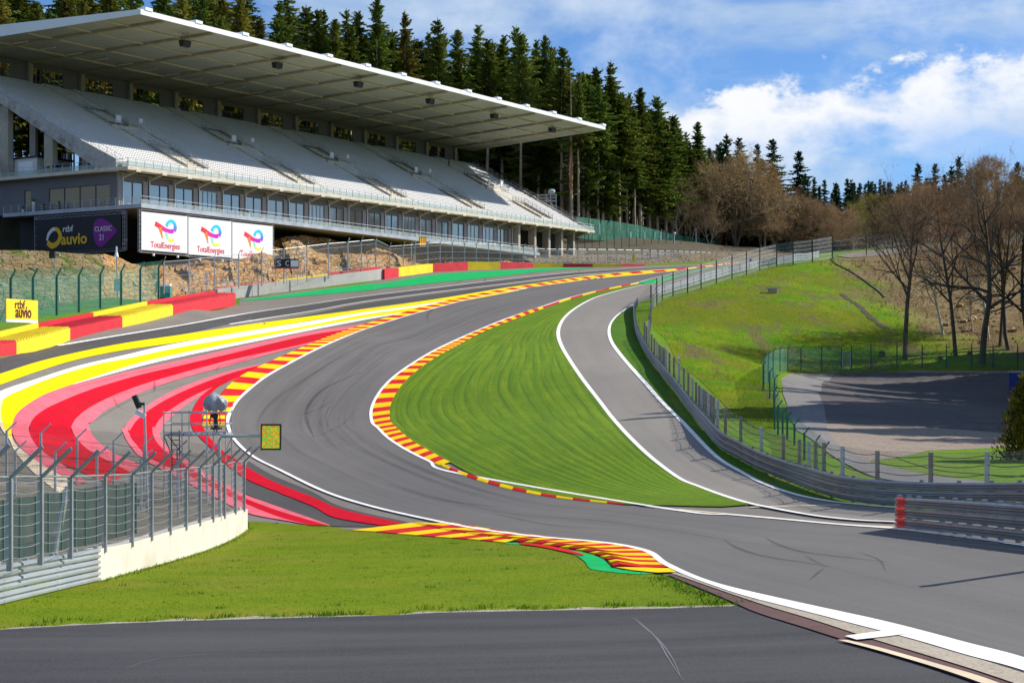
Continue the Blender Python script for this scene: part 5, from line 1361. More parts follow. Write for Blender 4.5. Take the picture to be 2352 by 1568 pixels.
# fence on the right bank
RP_ = [(2275, 355, 582), (2083, 385, 612), (1893, 405, 642), (1730, 430, 652), (1565, 465, 692), (1435, 500, 737), (1293, 535, 777), (1140, 585, 822), (990, 625, 872), (858, 662, 910), (715, 700, 943), (610, 735, 980), (555, 770, 1030), (500, 835, 1085)]
ps = [up_post(nD(x), NY(a), NY(b)) for x, a, b in RP_]
fence('dark posted wire fence along the top of the grass bank', ps, M['post_dark'], 0.16, M['mesh_bank'], None, 6, M['wire'], .014, .03)
ps2 = [up_post(x, a, b) for x, a, b in ((1912, 550, 594), (1990, 541, 588), (2050, 536, 582), (2115, 526, 574), (2185, 519, 570), (2240, 516, 566), (2300, 512, 560), (2370, 508, 556))]
fence('wire fence in front of the pale bank beyond the top of the slope', ps2, M['post_dark'], 0.14, M['mesh_grey'], None, 4, M['wire'], .014, .02)
# fence behind the curving guardrail
gp = resample(gr_path, step=1.0); gn = normals2(gp); L = len(gp)
ps = []
for i in range(3, L, 3):
    q = gp[i] - gn[i] * (.55 if i > 40 else 1.2 + 1.2 * (1 - i / 40)); z = float(H(*q)); ps.append((np.array((q[0], q[1], z)), np.array((q[0], q[1], z + 2.05))))
gm = fence('weathered wire fence right behind the long curving guardrail', ps, M['post_rust'], 0.15, M['mesh_bank'], None, 6, M['wire_dark'], .014, .10)
k = 0
for ch in gm.children:
    if ch.name.startswith('post'):
        if k % 3 == 0: ch.data.materials[0] = M['galv']
        k += 1
# second guardrail seen from behind along the top of the bank
tb = [up_post(nD(x), 0, NY(b))[0] for x, b in ((2235, 560), (2140, 580), (2000, 606), (1830, 640), (1670, 660), (1510, 700), (1360, 730), (1210, 770), (1070, 825), (920, 880), (780, 925), (640, 965))]
tbp = np.array([(p[0] - 1.0, p[1] + 3.2) for p in tb])
guardrail('pale guardrail of three rails along the crest side of the grass bank', tbp, 1, (.20, .62, 1.04), M['rail_bright'], 3.0, 0.16, posts_behind=False)
# green fence round the parking area
GP = zG((1990, 0))  # noqa
gfD = lambda x: zG((x, 0))[0][0]; GY = lambda y: zG((0, y))[0][1]
back = [(2310, 960, 1092), (2150, 955, 1092), (2010, 955, 1092), (1845, 955, 1098), (1687, 955, 1100), (1522, 955, 1103), (1352, 958, 1107), (1225, 962, 1112)]
ps = [up_post(gfD(x), GY(a), GY(b)) for x, a, b in [(2480, 958, 1090)] + back]
fence('pale green netting fence between the parking area and the leafless trees', ps, M['post_green'], 0.11, M['net_pale_green'], (-.05, -.1, .35), 0)
side = [(1160, 962, 1114), (1030, 962, 1118), (895, 966, 1120), (808, 968, 1118), (757, 972, 1125), (712, 985, 1165), (680, 1005, 1200), (652, 1030, 1215), (648, 1075, 1240), (690, 1120, 1300), (722, 1165, 1370), (718, 1245, 1440), (722, 1290, 1500), (745, 1340, 1535), (775, 1385, 1560)]
ps = [up_post(gfD(x), GY(a), GY(b)) for x, a, b in side] + [up_post(*zI((x, a))[0], zI((x, b))[0][1]) for x, a, b in ((905, 90, 215), (945, 130, 250), (1000, 180, 330), (1060, 225, 400), (1110, 262, 430))]
fence('deep green netting fence winding along the foot of the grass bank', ps, M['post_green'], 0.10, M['net_green'], (.25, -.05, .3), 0)
a, b = up_post(gfD(1165), GY(992), GY(1112)), up_post(gfD(1218), GY(990), GY(1110))
gt = thing('gate', 'narrow galvanised gate in the green fence at the back of the parking area', 'gate', a[0]); mb = MB()
for f, h in (a, b): mb.beam(f, h, .16, .16, (1, 0, 0))
mb.beam(a[1], b[1], .1, .1); mb.build('gate_frame', M['galv'], gt)
lf = MB(); lf.beam(a[0] + UP * .15, b[0] + UP * .15, .06, .08)
for s in np.linspace(.08, .92, 8): lf.tube(a[0] + (b[0] - a[0]) * s + UP * .1, a[1] + (b[1] - a[1]) * s, .02, 4)
lf.build('gate_leaf', M['steel'], gt)
# green fence at the forest edge beyond the stand
dd = pd(1322, 352, 1655, 425)
q = [(1322, 498, 545), (1352, 501, 550), (1380, 505, 552), (1410, 508, 553), (1440, 513, 556), (1470, 518, 559), (1500, 526, 562), (1530, 534, 566), (1562, 541, 570), (1600, 546, 573), (1640, 549, 575), (1653, 543, 577)]
fence('forest green netting fence along the edge of the spruce wood', [(at(x, b, dd(x)), at(x, a, dd(x))) for x, a, b in q], M['post_green'], 0.16, M['net_forest'], None, 0)
dd2 = pd(1290, 330, 1560, 380)
q = [(1292 + 17 * i, 535 + .85 * i, 569 + .4 * i) for i in range(17)]
fence('row of thin dark green posts in front of the forest fence', [(at(x, b, dd2(x)), at(x, a, dd2(x))) for x, a, b in q], M['post_green'], 0.13, None, None, 0)

# ------------------------------------------------------------------ advertising boards
M['board_white'] = mat('board_white', (0.86, 0.86, 0.87), 0.5, 0.015, 0.3)
M['board_black'] = mat('board_black', (0.016, 0.016, 0.020), 0.6, 0.15, 0.6)
M['print'] = attr_mat('print_colours')
M['ink_red'] = mat('ink_red', (0.78, 0.05, 0.10), 0.5, 0.02)
M['ink_white'] = mat('ink_white', (0.80, 0.80, 0.82), 0.5, 0.02)
M['ink_gold'] = mat('ink_gold', (0.85, 0.52, 0.01), 0.5, 0.03)
M['ink_purple'] = mat('ink_purple', (0.22, 0.012, 0.26), 0.5, 0.05)
M['ink_brown'] = mat('ink_brown', (0.09, 0.015, 0.012), 0.5, 0.03)
M['board_yellow'] = mat('board_yellow', (0.90, 0.68, 0.02), 0.55, 0.03, 0.5)


def truss(mb, a, b, s=.32, step=.6):
    a, b = np.array(a, float), np.array(b, float); L = np.linalg.norm(b - a); d = (b - a) / L
    x = np.cross(d, UP); x = x / np.linalg.norm(x) if np.linalg.norm(x) > .1 else np.array((UX[0], UX[1], 0)); y = np.cross(d, x)
    cs = [(x * i + y * j) * s / 2 for i, j in ((-1, -1), (1, -1), (1, 1), (-1, 1))]
    for c in cs: mb.tube(a + c, b + c, .035, 4)
    n = int(L / step)
    for i in range(n):
        for k in (0, 1, 2, 3):
            c, c2 = (cs[k], cs[(k + 1) % 4]) if i % 2 else (cs[(k + 1) % 4], cs[k]); mb.tube(a + d * L * i / n + c, a + d * L * (i + 1) / n + c2, .02, 3, cap=False)


class Flat:
    """flat print in the plane of a board: origin at its centre, x to the reader's right, z up"""
    def __init__(s, o, x, z, n): s.o, s.x, s.z, s.n = (np.array(q, float) for q in (o, x, z, n)); s.k = 0
    def p(s, a, b, l=.02): return s.o + s.x * a + s.z * b + s.n * l
    def poly(s, pts, m, parent, name, l=.02):
        mb = MB(); n = len(pts); co = [Vector(q) for q in pts]; vs, _, fs, *_ = delaunay_2d_cdt(co, [], [list(range(n))], 1, 1e-6)
        mb.add([s.p(v.x, v.y, l) for v in vs], [tuple(f) for f in fs]); return mb.build(name, m, parent)
    def stroke(s, pts, w, cols, parent, name, l=.02):
        pts = cr(pts, 8); w = np.interp(np.linspace(0, 1, len(pts)), np.linspace(0, 1, len(w)), w); d = np.gradient(pts, axis=0); d /= np.linalg.norm(d, axis=1)[:, None]; nn = np.column_stack([-d[:, 1], d[:, 0]])
        mb = MB(); mb.c = []
        ct = np.linspace(0, 1, len(cols))
        for i, q in enumerate(pts):
            t = i / (len(pts) - 1); c = [np.interp(t, ct, [k[j] for k in cols]) for j in range(3)]
            for sg in (-1, 1): mb.v.append(tuple(s.p(*(q + nn[i] * sg * w[i] / 2), l))); mb.c.append(c)
        mb.f = [(2 * i, 2 * i + 1, 2 * i + 3, 2 * i + 2) for i in range(len(pts) - 1)]; return mb.build(name, M['print'], parent)
    def write(s, txt, size, m, parent, a, b, name='lettering', sx=1.0, l=.03, bold=.0): return text(name, txt, size, m, parent, s.p(a, b, l), s.x, s.z, extrude=.004, sx=sx, bold=bold)


ux3 = np.array((UX[0], UX[1], 0)); vx3 = np.array((VX[0], VX[1], 0))
for k in range(3):
    u0, u1 = 0.05 + 9.33 * k, 9.30 + 9.33 * k; um = (u0 + u1) / 2; zt, zb_ = 21.02 - .006 * um, 15.55 - .012 * um; v = -2.55
    lab = ['white billboard with a colourful swirl logo, hung at the near corner of the stand', 'middle one of three white billboards with a swirl logo under the stand balcony', 'white billboard with a swirl logo, farthest of the three under the stand balcony'][k]
    t_ = thing('billboard', lab, 'billboard', G(um, v, (zt + zb_) / 2), 'white billboards under the stand')
    Gb(MB(), u0 + .06, u1 - .06, v, v + .06, zb_ + .1, zt - .1).build('panel', M['board_white'], t_)
    mb = MB(); truss(mb, G(u0, v + .2, zb_ - .1), G(u1, v + .2, zb_ - .1)); truss(mb, G(u0, v + .2, zt + .05), G(u1, v + .2, zt + .05)); truss(mb, G(u0 - .1, v + .2, zb_ - .3), G(u0 - .1, v + .2, zt + .3))
    if k == 2: truss(mb, G(u1 + .05, v + .2, zb_ - .3), G(u1 + .05, v + .2, zt + .3))
    mb.build('truss_frame', M['galv'], t_)
    for uu in (u0 + 2.2, u0 + 7): MB().box(G(uu, v - .2, zb_ - .5), ux3 * .12, vx3 * .12, UP * .16).build('floodlight', M['roof_white'], t_)
    fl = Flat(G(um, v, (zt + zb_) / 2), ux3 * 1.13, UP * 1.13, -vx3)
    RD, MG, BL, CY, YL, OR = (.80, .02, .05), (.55, .0, .62), (.05, .22, .80), (.0, .62, .85), (.90, .88, .0), (.95, .22, .01)
    fl.stroke([(-1.70, 1.05), (-1.0, .80), (0, .40), (.9, .25), (1.5, .30)], [.62, .62, .55, .52, .55], [RD, RD, (.75, .01, .25), MG, MG], t_, 'logo_bar', .020)
    fl.stroke([(-.85, .62), (-.60, -.1), (-.42, -.75)], [.62, .34, .16], [OR, OR, (.95, .32, .02)], t_, 'logo_leg', .024)
    fl.stroke([(1.62, .30), (1.85, .75), (1.62, 1.35), (1.10, 1.55), (.55, 1.30), (.30, .85)], [.52, .50, .46, .40, .42, .50], [MG, BL, CY, CY, CY, CY], t_, 'logo_arc', .028)
    fl.stroke([(.25, .05), (.40, -.45), (.80, -.85), (1.25, -.90), (1.60, -.72)], [.40, .36, .36, .34, .34], [(.3, .80, .75), (.35, .85, .55), YL, YL, YL], t_, 'logo_hook', .024)
    fl.write('TotalEnergies', 1.22, M['ink_red'], t_, .1, -1.62, sx=.86, bold=.01)
# black billboard at the left end
va, vb, zt, zb_ = .75, 19.2, 20.95, 15.9
t_ = thing('billboard', 'black billboard with gold and purple logos under the left end of the stand', 'billboard', G(-.1, (va + vb) / 2, 18.4))
Gb(MB(), -.16, -.10, va + .45, vb - .6, zb_ + .1, zt - .25).build('panel', M['board_black'], t_)
mb = MB(); 
for z in (zb_ - .15, zt + .05): truss(mb, G(.15, va, z), G(.15, vb, z), .4)
for v in (va, vb - .3): truss(mb, G(.15, v, zb_ - .3), G(.15, v, zt + .2), .4)
mb.build('truss_frame', M['galv'], t_)
fl = Flat(G(-.16, (va + vb) / 2 - .1, (zt + zb_) / 2 - .1), -vx3, UP, -ux3)
fl.stroke([(-6.3, -1.0), (-5.3, -1.55), (-4.1, -1.1), (-3.6, -.1), (-4.2, .75), (-4.9, .85)], [.75, .85, .75, .70, .60, .50], [(.85, .50, .01)] * 3, t_, 'logo_ring', .02)
fl.stroke([(-6.4, -.75), (-6.0, .2), (-5.2, .80), (-4.7, .88)], [.35, .55, .55, .45], [(.75, .75, .80)] * 2, t_, 'logo_ring', .024)
fl.write('rtbf', 1.25, M['ink_white'], t_, -2.05, .75, sx=1.15, bold=.015); fl.write('auvio', 2.25, M['ink_gold'], t_, -.75, -.75, sx=1.12, bold=.05)
fl.poly([(3.4, 1.55), (4.2, 1.95), (5.2, 1.9), (6.6, 1.25), (7.6, .45), (7.95, .05), (7.3, -.5), (6.2, -1.3), (5.0, -2.05), (4.4, -2.1), (3.7, -1.6), (3.2, -.5), (3.1, .6)], M['ink_purple'], t_, 'logo_plectrum')
fl.write('CLASSIC', 1.0, M['ink_white'], t_, 5.2, .45, sx=.95, l=.04); fl.write('21', 1.2, M['ink_white'], t_, 4.9, -.75, sx=.95, l=.04)
# yellow board on the grass behind the tyre barrier
bl, br_ = P([zE((42, 806))[0]])[0], P([zE((248, 793))[0]])[0]; dm = (bl[1] + br_[1]) / 2
A0, A1, A2, A3 = at(*zE((42, 806))[0], 134), at(*zE((248, 793))[0], 138.5), at(*zE((243, 646))[0], 138.5), at(*zE((32, 655))[0], 134)
t_ = thing('advertising_board', 'yellow advertising board with brown lettering on the grass behind the tyre barrier', 'board', (A0 + A1) / 2)
x = (A1 - A0) * np.array((1, 1, 0)); Wd = np.linalg.norm(x); x /= Wd; Hh = np.linalg.norm(A2 - A1); cen = (A0 + A1 + A2 + A3) / 4; nrm = np.array((x[1], -x[0], 0)); nrm /= np.linalg.norm(nrm)
z_ = np.array((0, 0, 1.0))
MB().box(cen + z_ * Hh * .06, x * Wd / 2, nrm * .05, z_ * Hh * .44).build('panel', M['board_yellow'], t_)
MB().box(cen - z_ * Hh * .44, x * Wd / 2, nrm * .05, z_ * Hh * .06).build('white_strip', M['board_white'], t_)
mb = MB()
for s in (-.4, .4): mb.beam(cen + x * Wd * s - nrm * .1 + z_ * Hh * .4, cen + x * Wd * s - nrm * 1.0 - z_ * Hh * .52, .08, .08)
mb.build('rear_stay', M['galv'], t_)
fl = Flat(cen + nrm * .05, x, z_, nrm)
fl.write('rtbf', .22 * Wd, M['ink_brown'], t_, -.09 * Wd, .26 * Hh, sx=1.0, bold=.01); fl.write('auvio', 0.30 * Wd, M['ink_brown'], t_, 0.03 * Wd, -.06 * Hh, sx=.80, bold=.03)

# ------------------------------------------------------------------ trees
def leaf_mat(name, cols, rough=0.75, trans=0.4):
    """foliage: colour differs a little from tree to tree and from clump to clump"""
    m = bpy.data.materials.new(name); m.use_nodes = True; t = NT(m.node_tree); t.n.clear()
    oi = t.new('ShaderNodeObjectInfo'); p = pos(t)
    n = t.noise(p, 0.35, 4, 0.6); n2 = t.noise(p, 2.5, 3, 0.6)
    c = t.mix(t.ramp(n, 0.35, 0.65), cols[0], cols[1]); c = t.mix(t.math('MULTIPLY', t.ramp(n2, 0.4, 0.7), 0.6), c, cols[2])
    h = t.new('ShaderNodeHueSaturation'); t.link(c, h.inputs['Color'])
    t.link(t.math('ADD', t.math('MULTIPLY', oi.outputs['Random'], 0.035), 0.482), h.inputs['Hue'])
    r2 = t.math('FRACT', t.math('MULTIPLY', oi.outputs['Random'], 7.31)); t.link(t.math('ADD', t.math('MULTIPLY', r2, 0.9), 0.60), h.inputs['Value'])
    d = t.new('ShaderNodeBsdfDiffuse'); t.link(h.outputs[0], d.inputs[0]); tl = t.new('ShaderNodeBsdfTranslucent'); t.link(h.outputs[0], tl.inputs[0])
    mx = t.new('ShaderNodeMixShader'); mx.inputs[0].default_value = trans; t.link(d.outputs[0], mx.inputs[1]); t.link(tl.outputs[0], mx.inputs[2])
    o = t.new('ShaderNodeOutputMaterial'); t.link(mx.outputs[0], o.inputs[0]); return m


M['needles'] = leaf_mat('spruce_needles', ((0.048, 0.098, 0.016), (0.118, 0.165, 0.024), (0.225, 0.215, 0.042)))
M['needles_olive'] = leaf_mat('spruce_needles_olive', ((0.085, 0.100, 0.014), (0.185, 0.180, 0.028), (0.29, 0.245, 0.055)))
M['needles_far'] = leaf_mat('spruce_needles_far', ((0.014, 0.042, 0.018), (0.024, 0.062, 0.022), (0.04, 0.08, 0.025)))
M['bark_spruce'] = mat('spruce_bark', (0.44, 0.34, 0.25), 0.9, 0.3, 1.5, bmp=0.4, dirt=(0.12, 0.10, 0.08), dirt_amt=0.6)
M['bark_red'] = mat('pine_bark', (0.33, 0.15, 0.10), 0.9, 0.25, 1.5, bmp=0.4)
M['bark_dark'] = mat('bark_dark', (0.10, 0.075, 0.055), 0.9, 0.35, 2.0, bmp=0.5, dirt=(0.07, 0.09, 0.03), dirt_amt=0.5)
M['bark_birch'] = mat('birch_bark', (0.58, 0.52, 0.45), 0.8, 0.2, 2.0, bmp=0.2, dirt=(0.10, 0.08, 0.07), dirt_amt=0.8)
M['twig_brown'] = leaf_mat('twigs_brown', ((0.255, 0.165, 0.092), (0.32, 0.210, 0.122), (0.39, 0.270, 0.165)), trans=0.1)
M['twig_orange'] = leaf_mat('twigs_orange', ((0.29, 0.175, 0.085), (0.35, 0.205, 0.095), (0.42, 0.26, 0.125)), trans=0.1)
M['twig_green'] = leaf_mat('twigs_budding', ((0.17, 0.15, 0.045), (0.22, 0.19, 0.05), (0.27, 0.22, 0.07)), trans=0.15)


def tri_mesh(name, V, m):
    """mesh of loose triangles from an (n,3,3) array"""
    V = np.asarray(V, np.float32); n = len(V); me = bpy.data.meshes.new(name)
    me.vertices.add(3 * n); me.vertices.foreach_set('co', V.ravel()); me.loops.add(3 * n); me.loops.foreach_set('vertex_index', np.arange(3 * n, dtype=np.int32))
    me.polygons.add(n); me.polygons.foreach_set('loop_start', np.arange(0, 3 * n, 3, dtype=np.int32))
    me.update(calc_edges=True); me.validate(); me.materials.append(m); return me


def spruce_mesh(seed, Ht, clear, Lmax, m, dens=1.0, whorl=0.5, lopsided=0.0):
    r = np.random.default_rng(seed); T = []
    zb = Ht * clear; z = zb; k = 0
    while z < Ht - 0.3:
        f = (Ht - z) / (Ht - zb); L0 = Lmax * (f ** 0.72) * min(1.0, 0.45 + (1 - f) * 5.0) + 0.18
        nb = int((5 + 4 * f) * dens) + 1; a0 = r.uniform(0, 6.28)
        for j in range(nb):
            if r.random() < 0.10: continue
            a = a0 + 6.283 * j / nb + r.normal(0, .25); L = L0 * r.uniform(.5, 1.25) * (1 + .28 * math.sin(z * 1.3 + seed) * math.sin(a * 2 + z * .5)) * (1 + lopsided * math.cos(a - 0.6)); zz = z + r.normal(0, .18)
            slope = -0.35 - 0.25 * f + r.normal(0, .10) if f > .12 else 0.35
            d = np.array((math.cos(a), math.sin(a))); nf = max(4, int(5 + 4.2 * L))
            s = (np.arange(nf) + r.random(nf)) / nf * .95 + .05
            px_ = d[0] * s * L; py_ = d[1] * s * L; pz = zz + slope * s * L + 0.28 * L * s ** 2.4
            sd = np.where(np.arange(nf) % 2 == 0, 1.0, -1.0) * r.uniform(.35, 1.0, nf)
            w = (0.30 + 0.55 * (1 - s)) * (0.55 + 0.12 * L) * r.uniform(.7, 1.35, nf)
            tx = px_ + (-d[1] * sd + d[0] * .55) * w; ty = py_ + (d[0] * sd + d[1] * .55) * w; tz = pz - w * r.uniform(.25, .95, nf)
            bw = 0.12 + 0.055 * L
            A = np.stack([px_ - d[0] * bw, py_ - d[1] * bw, pz + .06], 1); B = np.stack([px_ + d[0] * bw * 1.5, py_ + d[1] * bw * 1.5, pz - .05], 1); C = np.stack([tx, ty, tz], 1)
            T.append(np.stack([A, B, C], 1))
            # hanging sprays below the bough
            q = r.random(nf) < .55; A2 = np.stack([px_ - d[0] * bw, py_ - d[1] * bw, pz], 1)[q]; B2 = np.stack([px_ + d[0] * bw, py_ + d[1] * bw, pz], 1)[q]
            C2 = np.stack([px_ + r.normal(0, .12, nf), py_ + r.normal(0, .12, nf), pz - w * 1.15], 1)[q]; T.append(np.stack([A2, B2, C2], 1))
        z += whorl * (0.6 + 0.5 * f) * r.uniform(.8, 1.2); k += 1
    T.append(np.array([[(-.12, 0, Ht - .9), (.12, 0, Ht - .9), (0, 0, Ht + .4)], [(0, -.12, Ht - .9), (0, .12, Ht - .9), (0, 0, Ht + .4)]]))
    return tri_mesh('crown', np.concatenate(T), m)


def spruce_trunk(seed, Ht, clear, m, r0=.30, stubs=40):
    r = random.Random(seed); mb = MB(); n = 9
    mb.path([(r.gauss(0, .05) * (i > 0), r.gauss(0, .05) * (i > 0), Ht * .98 * i / n - (.4 if i == 0 else 0)) for i in range(n + 1)], [r0 * (1 - .93 * (i / n) ** .9) for i in range(n + 1)], 7)
    for i in range(stubs):
        z = r.uniform(.12, min(.95, clear + .18)) * Ht; a = r.uniform(0, 6.28); L = r.uniform(.5, 2.4) * (0.5 + z / Ht)
        mb.path([(0, 0, z), (math.cos(a) * L * .6, math.sin(a) * L * .6, z - L * .06), (math.cos(a) * L, math.sin(a) * L, z - L * r.uniform(.05, .4))], [.035, .025, .008], 3)
    return mb.mesh('trunk', m, True)


SPR = []                                                             # (crown, trunk, height)
for i, (Ht, cl, L, mm, lop) in enumerate(((34, .26, 5.0, 'needles', 0), (36, .40, 4.5, 'needles', .2), (33, .60, 4.0, 'needles', .3), (35, .34, 4.6, 'needles_olive', .15), (31, .20, 5.2, 'needles', .1), (34, .56, 4.2, 'needles', .25), (24, .05, 4.6, 'needles_far', 0), (20, .08, 3.9, 'needles_far', 0))):
    SPR.append((spruce_mesh(40 + i, Ht, cl, L, M[mm], 1.0, .55 if i < 6 else .7, lop), spruce_trunk(60 + i, Ht, cl, M['bark_spruce'], .36 if i < 6 else .2, 46 if i < 6 else 6), Ht))


def tree(name, label, crown, trunk, loc, sc, rz, group, cat='tree', sxy=None):
    o = thing(name, label, cat, loc, group); o.rotation_euler = (0, 0, rz); sxy = sc if sxy is None else sxy; o.scale = (sxy, sxy, sc)
    link('trunk', trunk, o); link('crown', crown, o); return o


SKY_X = [-200, 0, 700, 790, 860, 930, 1005, 1100, 1186, 1252, 1300, 1397, 1480, 1520, 1600, 1680, 1740, 1800, 1880]
SKY_Y = [-40, -60, -40, 0, 5, 35, 50, 70, 62, 85, 115, 150, 210, 232, 282, 318, 335, 352, 400]
sky_y = lambda x: float(np.interp(x, SKY_X, SKY_Y))
def ground_at(x, y): return max(float(H(x, y)) if y < 560 else -9, hillside_z(x, y)[0])
placed = []
def spruce_at(px, d, top, label, group, v=None, red=False):
    x = (px - CX) / F * d; z = ground_at(x, d); ht = (HY - top) / F * d - z; i = rnd.choice((0, 1, 2, 3, 4, 5)) if v is None else v
    c, tk, h0 = SPR[i]; s = ht / h0; placed.append((x, d))
    o = tree('spruce', label, c, tk, (x, d, z - .2), s, rnd.uniform(0, 6.28), group, sxy=min(max(s, .75), 1.25) * rnd.uniform(.92, 1.42))
    if red: o.children[0].data = TRED; 
    return o
TRED = spruce_trunk(99, 34, .55, M['bark_red'], .36, 20)
GS_ = 'spruces of the wood round the grandstand'
PK = [(866, 300, -4, 'spruce peak at the left edge of the open sky above the stand roof', 0), (930, 303, 22, 'broad spruce with bare pale branches, second peak along the skyline', 3), (1005, 312, 40, 'slender spruce with a pointed top, third peak along the skyline', 1), (1050, 320, 66, 'lower spruce between two taller pointed ones above the roof middle', 0),
      (1097, 325, 57, 'spruce with a long bare trunk visible just above the stand roof', 2), (1130, 335, 92, 'low rounded spruce left of the tallest peak over the roof', 4), (1186, 338, 58, 'dense pointed spruce, tallest peak above the far half of the roof', 4), (1252, 345, 79, 'double peaked spruce above the far third of the roof', 0), (1292, 350, 106, 'spruce leaning out to the open sky beyond the double peak', 5),
      (1403, 362, 138, 'tall lone spruce with long bare trunk beyond the tip of the roof', 1), (1470, 380, 200, 'spruce just beyond the tall lone one, second step down the skyline', 0), (1509, 388, 218, 'spruce on the third step of the falling skyline', 4), (1545, 392, 262, 'bushy spruce between skyline steps above the thin leafless trees', 4), (1602, 402, 278, 'spruce rising behind the leafless grey tree', 0),
      (1668, 415, 306, 'small spruce peak above the round leafless crown', 7), (1697, 420, 315, 'small spruce touching the top of the round leafless crown', 6), (1740, 428, 329, 'spruce at the right shoulder of the round leafless crown', 6), (1775, 432, 318, 'pointed spruce where the wood ends', 6), (1835, 450, 345, 'separate dark spruce with layered boughs standing in front of the sky gap', 6)]
def depth_at(px, v):
    r = (px - CX) / F; q = C0 + VX * v; u = (-q[0] + r * q[1]) / (UX[0] - r * UX[1]); return q[1] + UX[1] * u
EDGE = lambda px: float(np.interp(px, [1081, 1150, 1255, 1345, 1405, 1560, 1700], [410, 396, 377, 360, 370, 404, 430]))
for px, d, top, lab, v in PK: spruce_at(px, depth_at(px, 51) if px < 1140 else max(d, EDGE(px) + 6), top, lab, GS_, v)
# trees whose trunks show beyond the end of the stand
TK = [(1154, 352, 150, 2), (1180, 356, 140, 5), (1206, 354, 135, 2), (1237, 360, 130, 1), (1266, 352, 98, 2), (1290, 358, 150, 5), (1328, 362, 165, 2), (1350, 372, 180, 5), (1374, 380, 190, 2), (1440, 385, 228, 2), (1422, 372, 205, 5), (1458, 390, 235, 1), (1492, 394, 245, 2), (1530, 398, 270, 5), (1560, 405, 290, 2), (1585, 410, 300, 1), (1212, 372, 120, 4), (1340, 385, 170, 0), (1385, 392, 200, 4)]
ORD = 'first second third fourth fifth sixth seventh eighth ninth tenth eleventh twelfth thirteenth fourteenth fifteenth sixteenth seventeenth eighteenth nineteenth'.split()
BOX = [F * G(1.2 + 10.1 * j, -2.5, 49)[0] / G(1.2 + 10.1 * j, -2.5, 49)[1] + CX for j in range(14)]
near_box = lambda px: ORD[int(np.argmin([abs(px - b) for b in BOX]))]
for k, (px, d, top, v) in enumerate(TK):
    spruce_at(px, EDGE(px) + (2, 0, 7, 3, 10)[k % 5], top + rnd.uniform(0, 25), f'{ORD[sorted(q[0] for q in TK).index(px)]} of the pale bare spruce trunks counted away from the stand', GS_, v)
spruce_at(1312, EDGE(1312) - 4, 175, 'reddish trunked conifer standing alone in front of the wood beyond the stand', GS_, 2, True)
# ranks behind the roof and deeper in the wood
cnt = 0
for v, du in ((52, 5.2), (59, 5.6), (67, 6.2), (78, 7.0), (92, 9.0), (112, 12.0)):
    for u in np.arange(-26, 150, du):
        uu, vv = u + rnd.uniform(-1.6, 1.6), v + rnd.uniform(-2.5, 2.5); q = G(uu, vv, 0); px = CX + F * q[0] / q[1]
        if px < -70 or px > 1500 or any((q[0] - a) ** 2 + (q[1] - b) ** 2 < 9 for a, b in placed): continue
        top = sky_y(px) + rnd.uniform(8, 85) if px > 760 else rnd.uniform(-90, 40)
        z = ground_at(q[0], q[1]); ht = (HY - top) / F * q[1] - z
        if ht < 15 or ht > 48: continue
        olive = px < 620 and rnd.random() < .6
        lab = ('olive tinted' if olive else 'dark green') + (' spruce above the sloping end edge of the stand roof' if px < 300 else f' spruce rising behind the {near_box(px)} white box on the roof edge')
        spruce_at(px, q[1], top, lab, GS_, rnd.choice((3, 5, 3, 2)) if olive else rnd.choice((0, 1, 2, 2, 4, 5))); cnt += 1
for v, u0 in ((24, 150), (32, 146), (42, 142), (55, 140), (70, 138), (90, 136)):
    for u in np.arange(u0, 262, 5.6 + v * .03):
        uu, vv = u + rnd.uniform(-1.5, 1.5), v + rnd.uniform(-2.5, 2.5); q = G(uu, vv, 0); px = CX + F * q[0] / q[1]
        if px < 1080 or px > 1830 or any((q[0] - a) ** 2 + (q[1] - b) ** 2 < 8 for a, b in placed): continue
        top = sky_y(px) + rnd.uniform(10, 70); z = ground_at(q[0], q[1]); ht = (HY - top) / F * q[1] - z
        if ht < 9: continue
        spruce_at(px, q[1], top, 'dark spruce deep in the wood between stand and leafless trees', GS_, (rnd.choice((2, 5, 2, 1)) if v <= 42 else rnd.choice((0, 4, 1, 2))) if px < 1580 else rnd.choice((6, 0, 4))); cnt += 1

# the depth of the wood reads as one dark mass
def simple_spruce(r, x, y, z, ht):
    T = []; zb = ht * .30
    for k in range(16):
        f = 1 - k / 16; zz = z + zb + (ht - zb) * k / 16; L = ht * .13 * f ** .7 + .3; n = 9; a = np.arange(n) * 6.283 / n + r.uniform(0, 6) ; l = L * r.uniform(.6, 1.2, n)
        A = np.stack([x + np.cos(a - .4) * .2, y + np.sin(a - .4) * .2, zz + .9 + 0 * a], 1); B = np.stack([x + np.cos(a + .35) * l, y + np.sin(a + .35) * l, zz - .35 * l], 1); C = np.stack([x + np.cos(a - .35) * l, y + np.sin(a - .35) * l, zz - .35 * l - .2], 1); T.append(np.stack([A, B, C], 1))
    for s in (0, 1.57): T.append(np.array([[(x - .25 * math.cos(s), y - .25 * math.sin(s), z - .5), (x + .25 * math.cos(s), y + .25 * math.sin(s), z - .5), (x, y, z + ht * .6)]]))
    return np.concatenate(T)
r_ = np.random.default_rng(3); MASS = []
for i in range(900):
    uu, vv = r_.uniform(-20, 330), r_.uniform(75, 235); q = G(uu, vv, 0); px = CX + F * q[0] / q[1]
    if px < -60 or px > 1900: continue
    z = hillside_z(q[0], q[1])[0]; top = (sky_y(px) if px > 700 else -60) + r_.uniform(45, 130); ht = (HY - top) / F * q[1] - z
    if ht < 8 or ht > 46: continue
    MASS.append(simple_spruce(r_, q[0], q[1], z, ht))
o = link('spruce_wood', tri_mesh('spruce_wood', np.concatenate(MASS), M['needles_far']), None, 'stuff'); tag(o, 'dark depth of the spruce wood behind the first rows of trunks', 'wood', None, 'stuff')

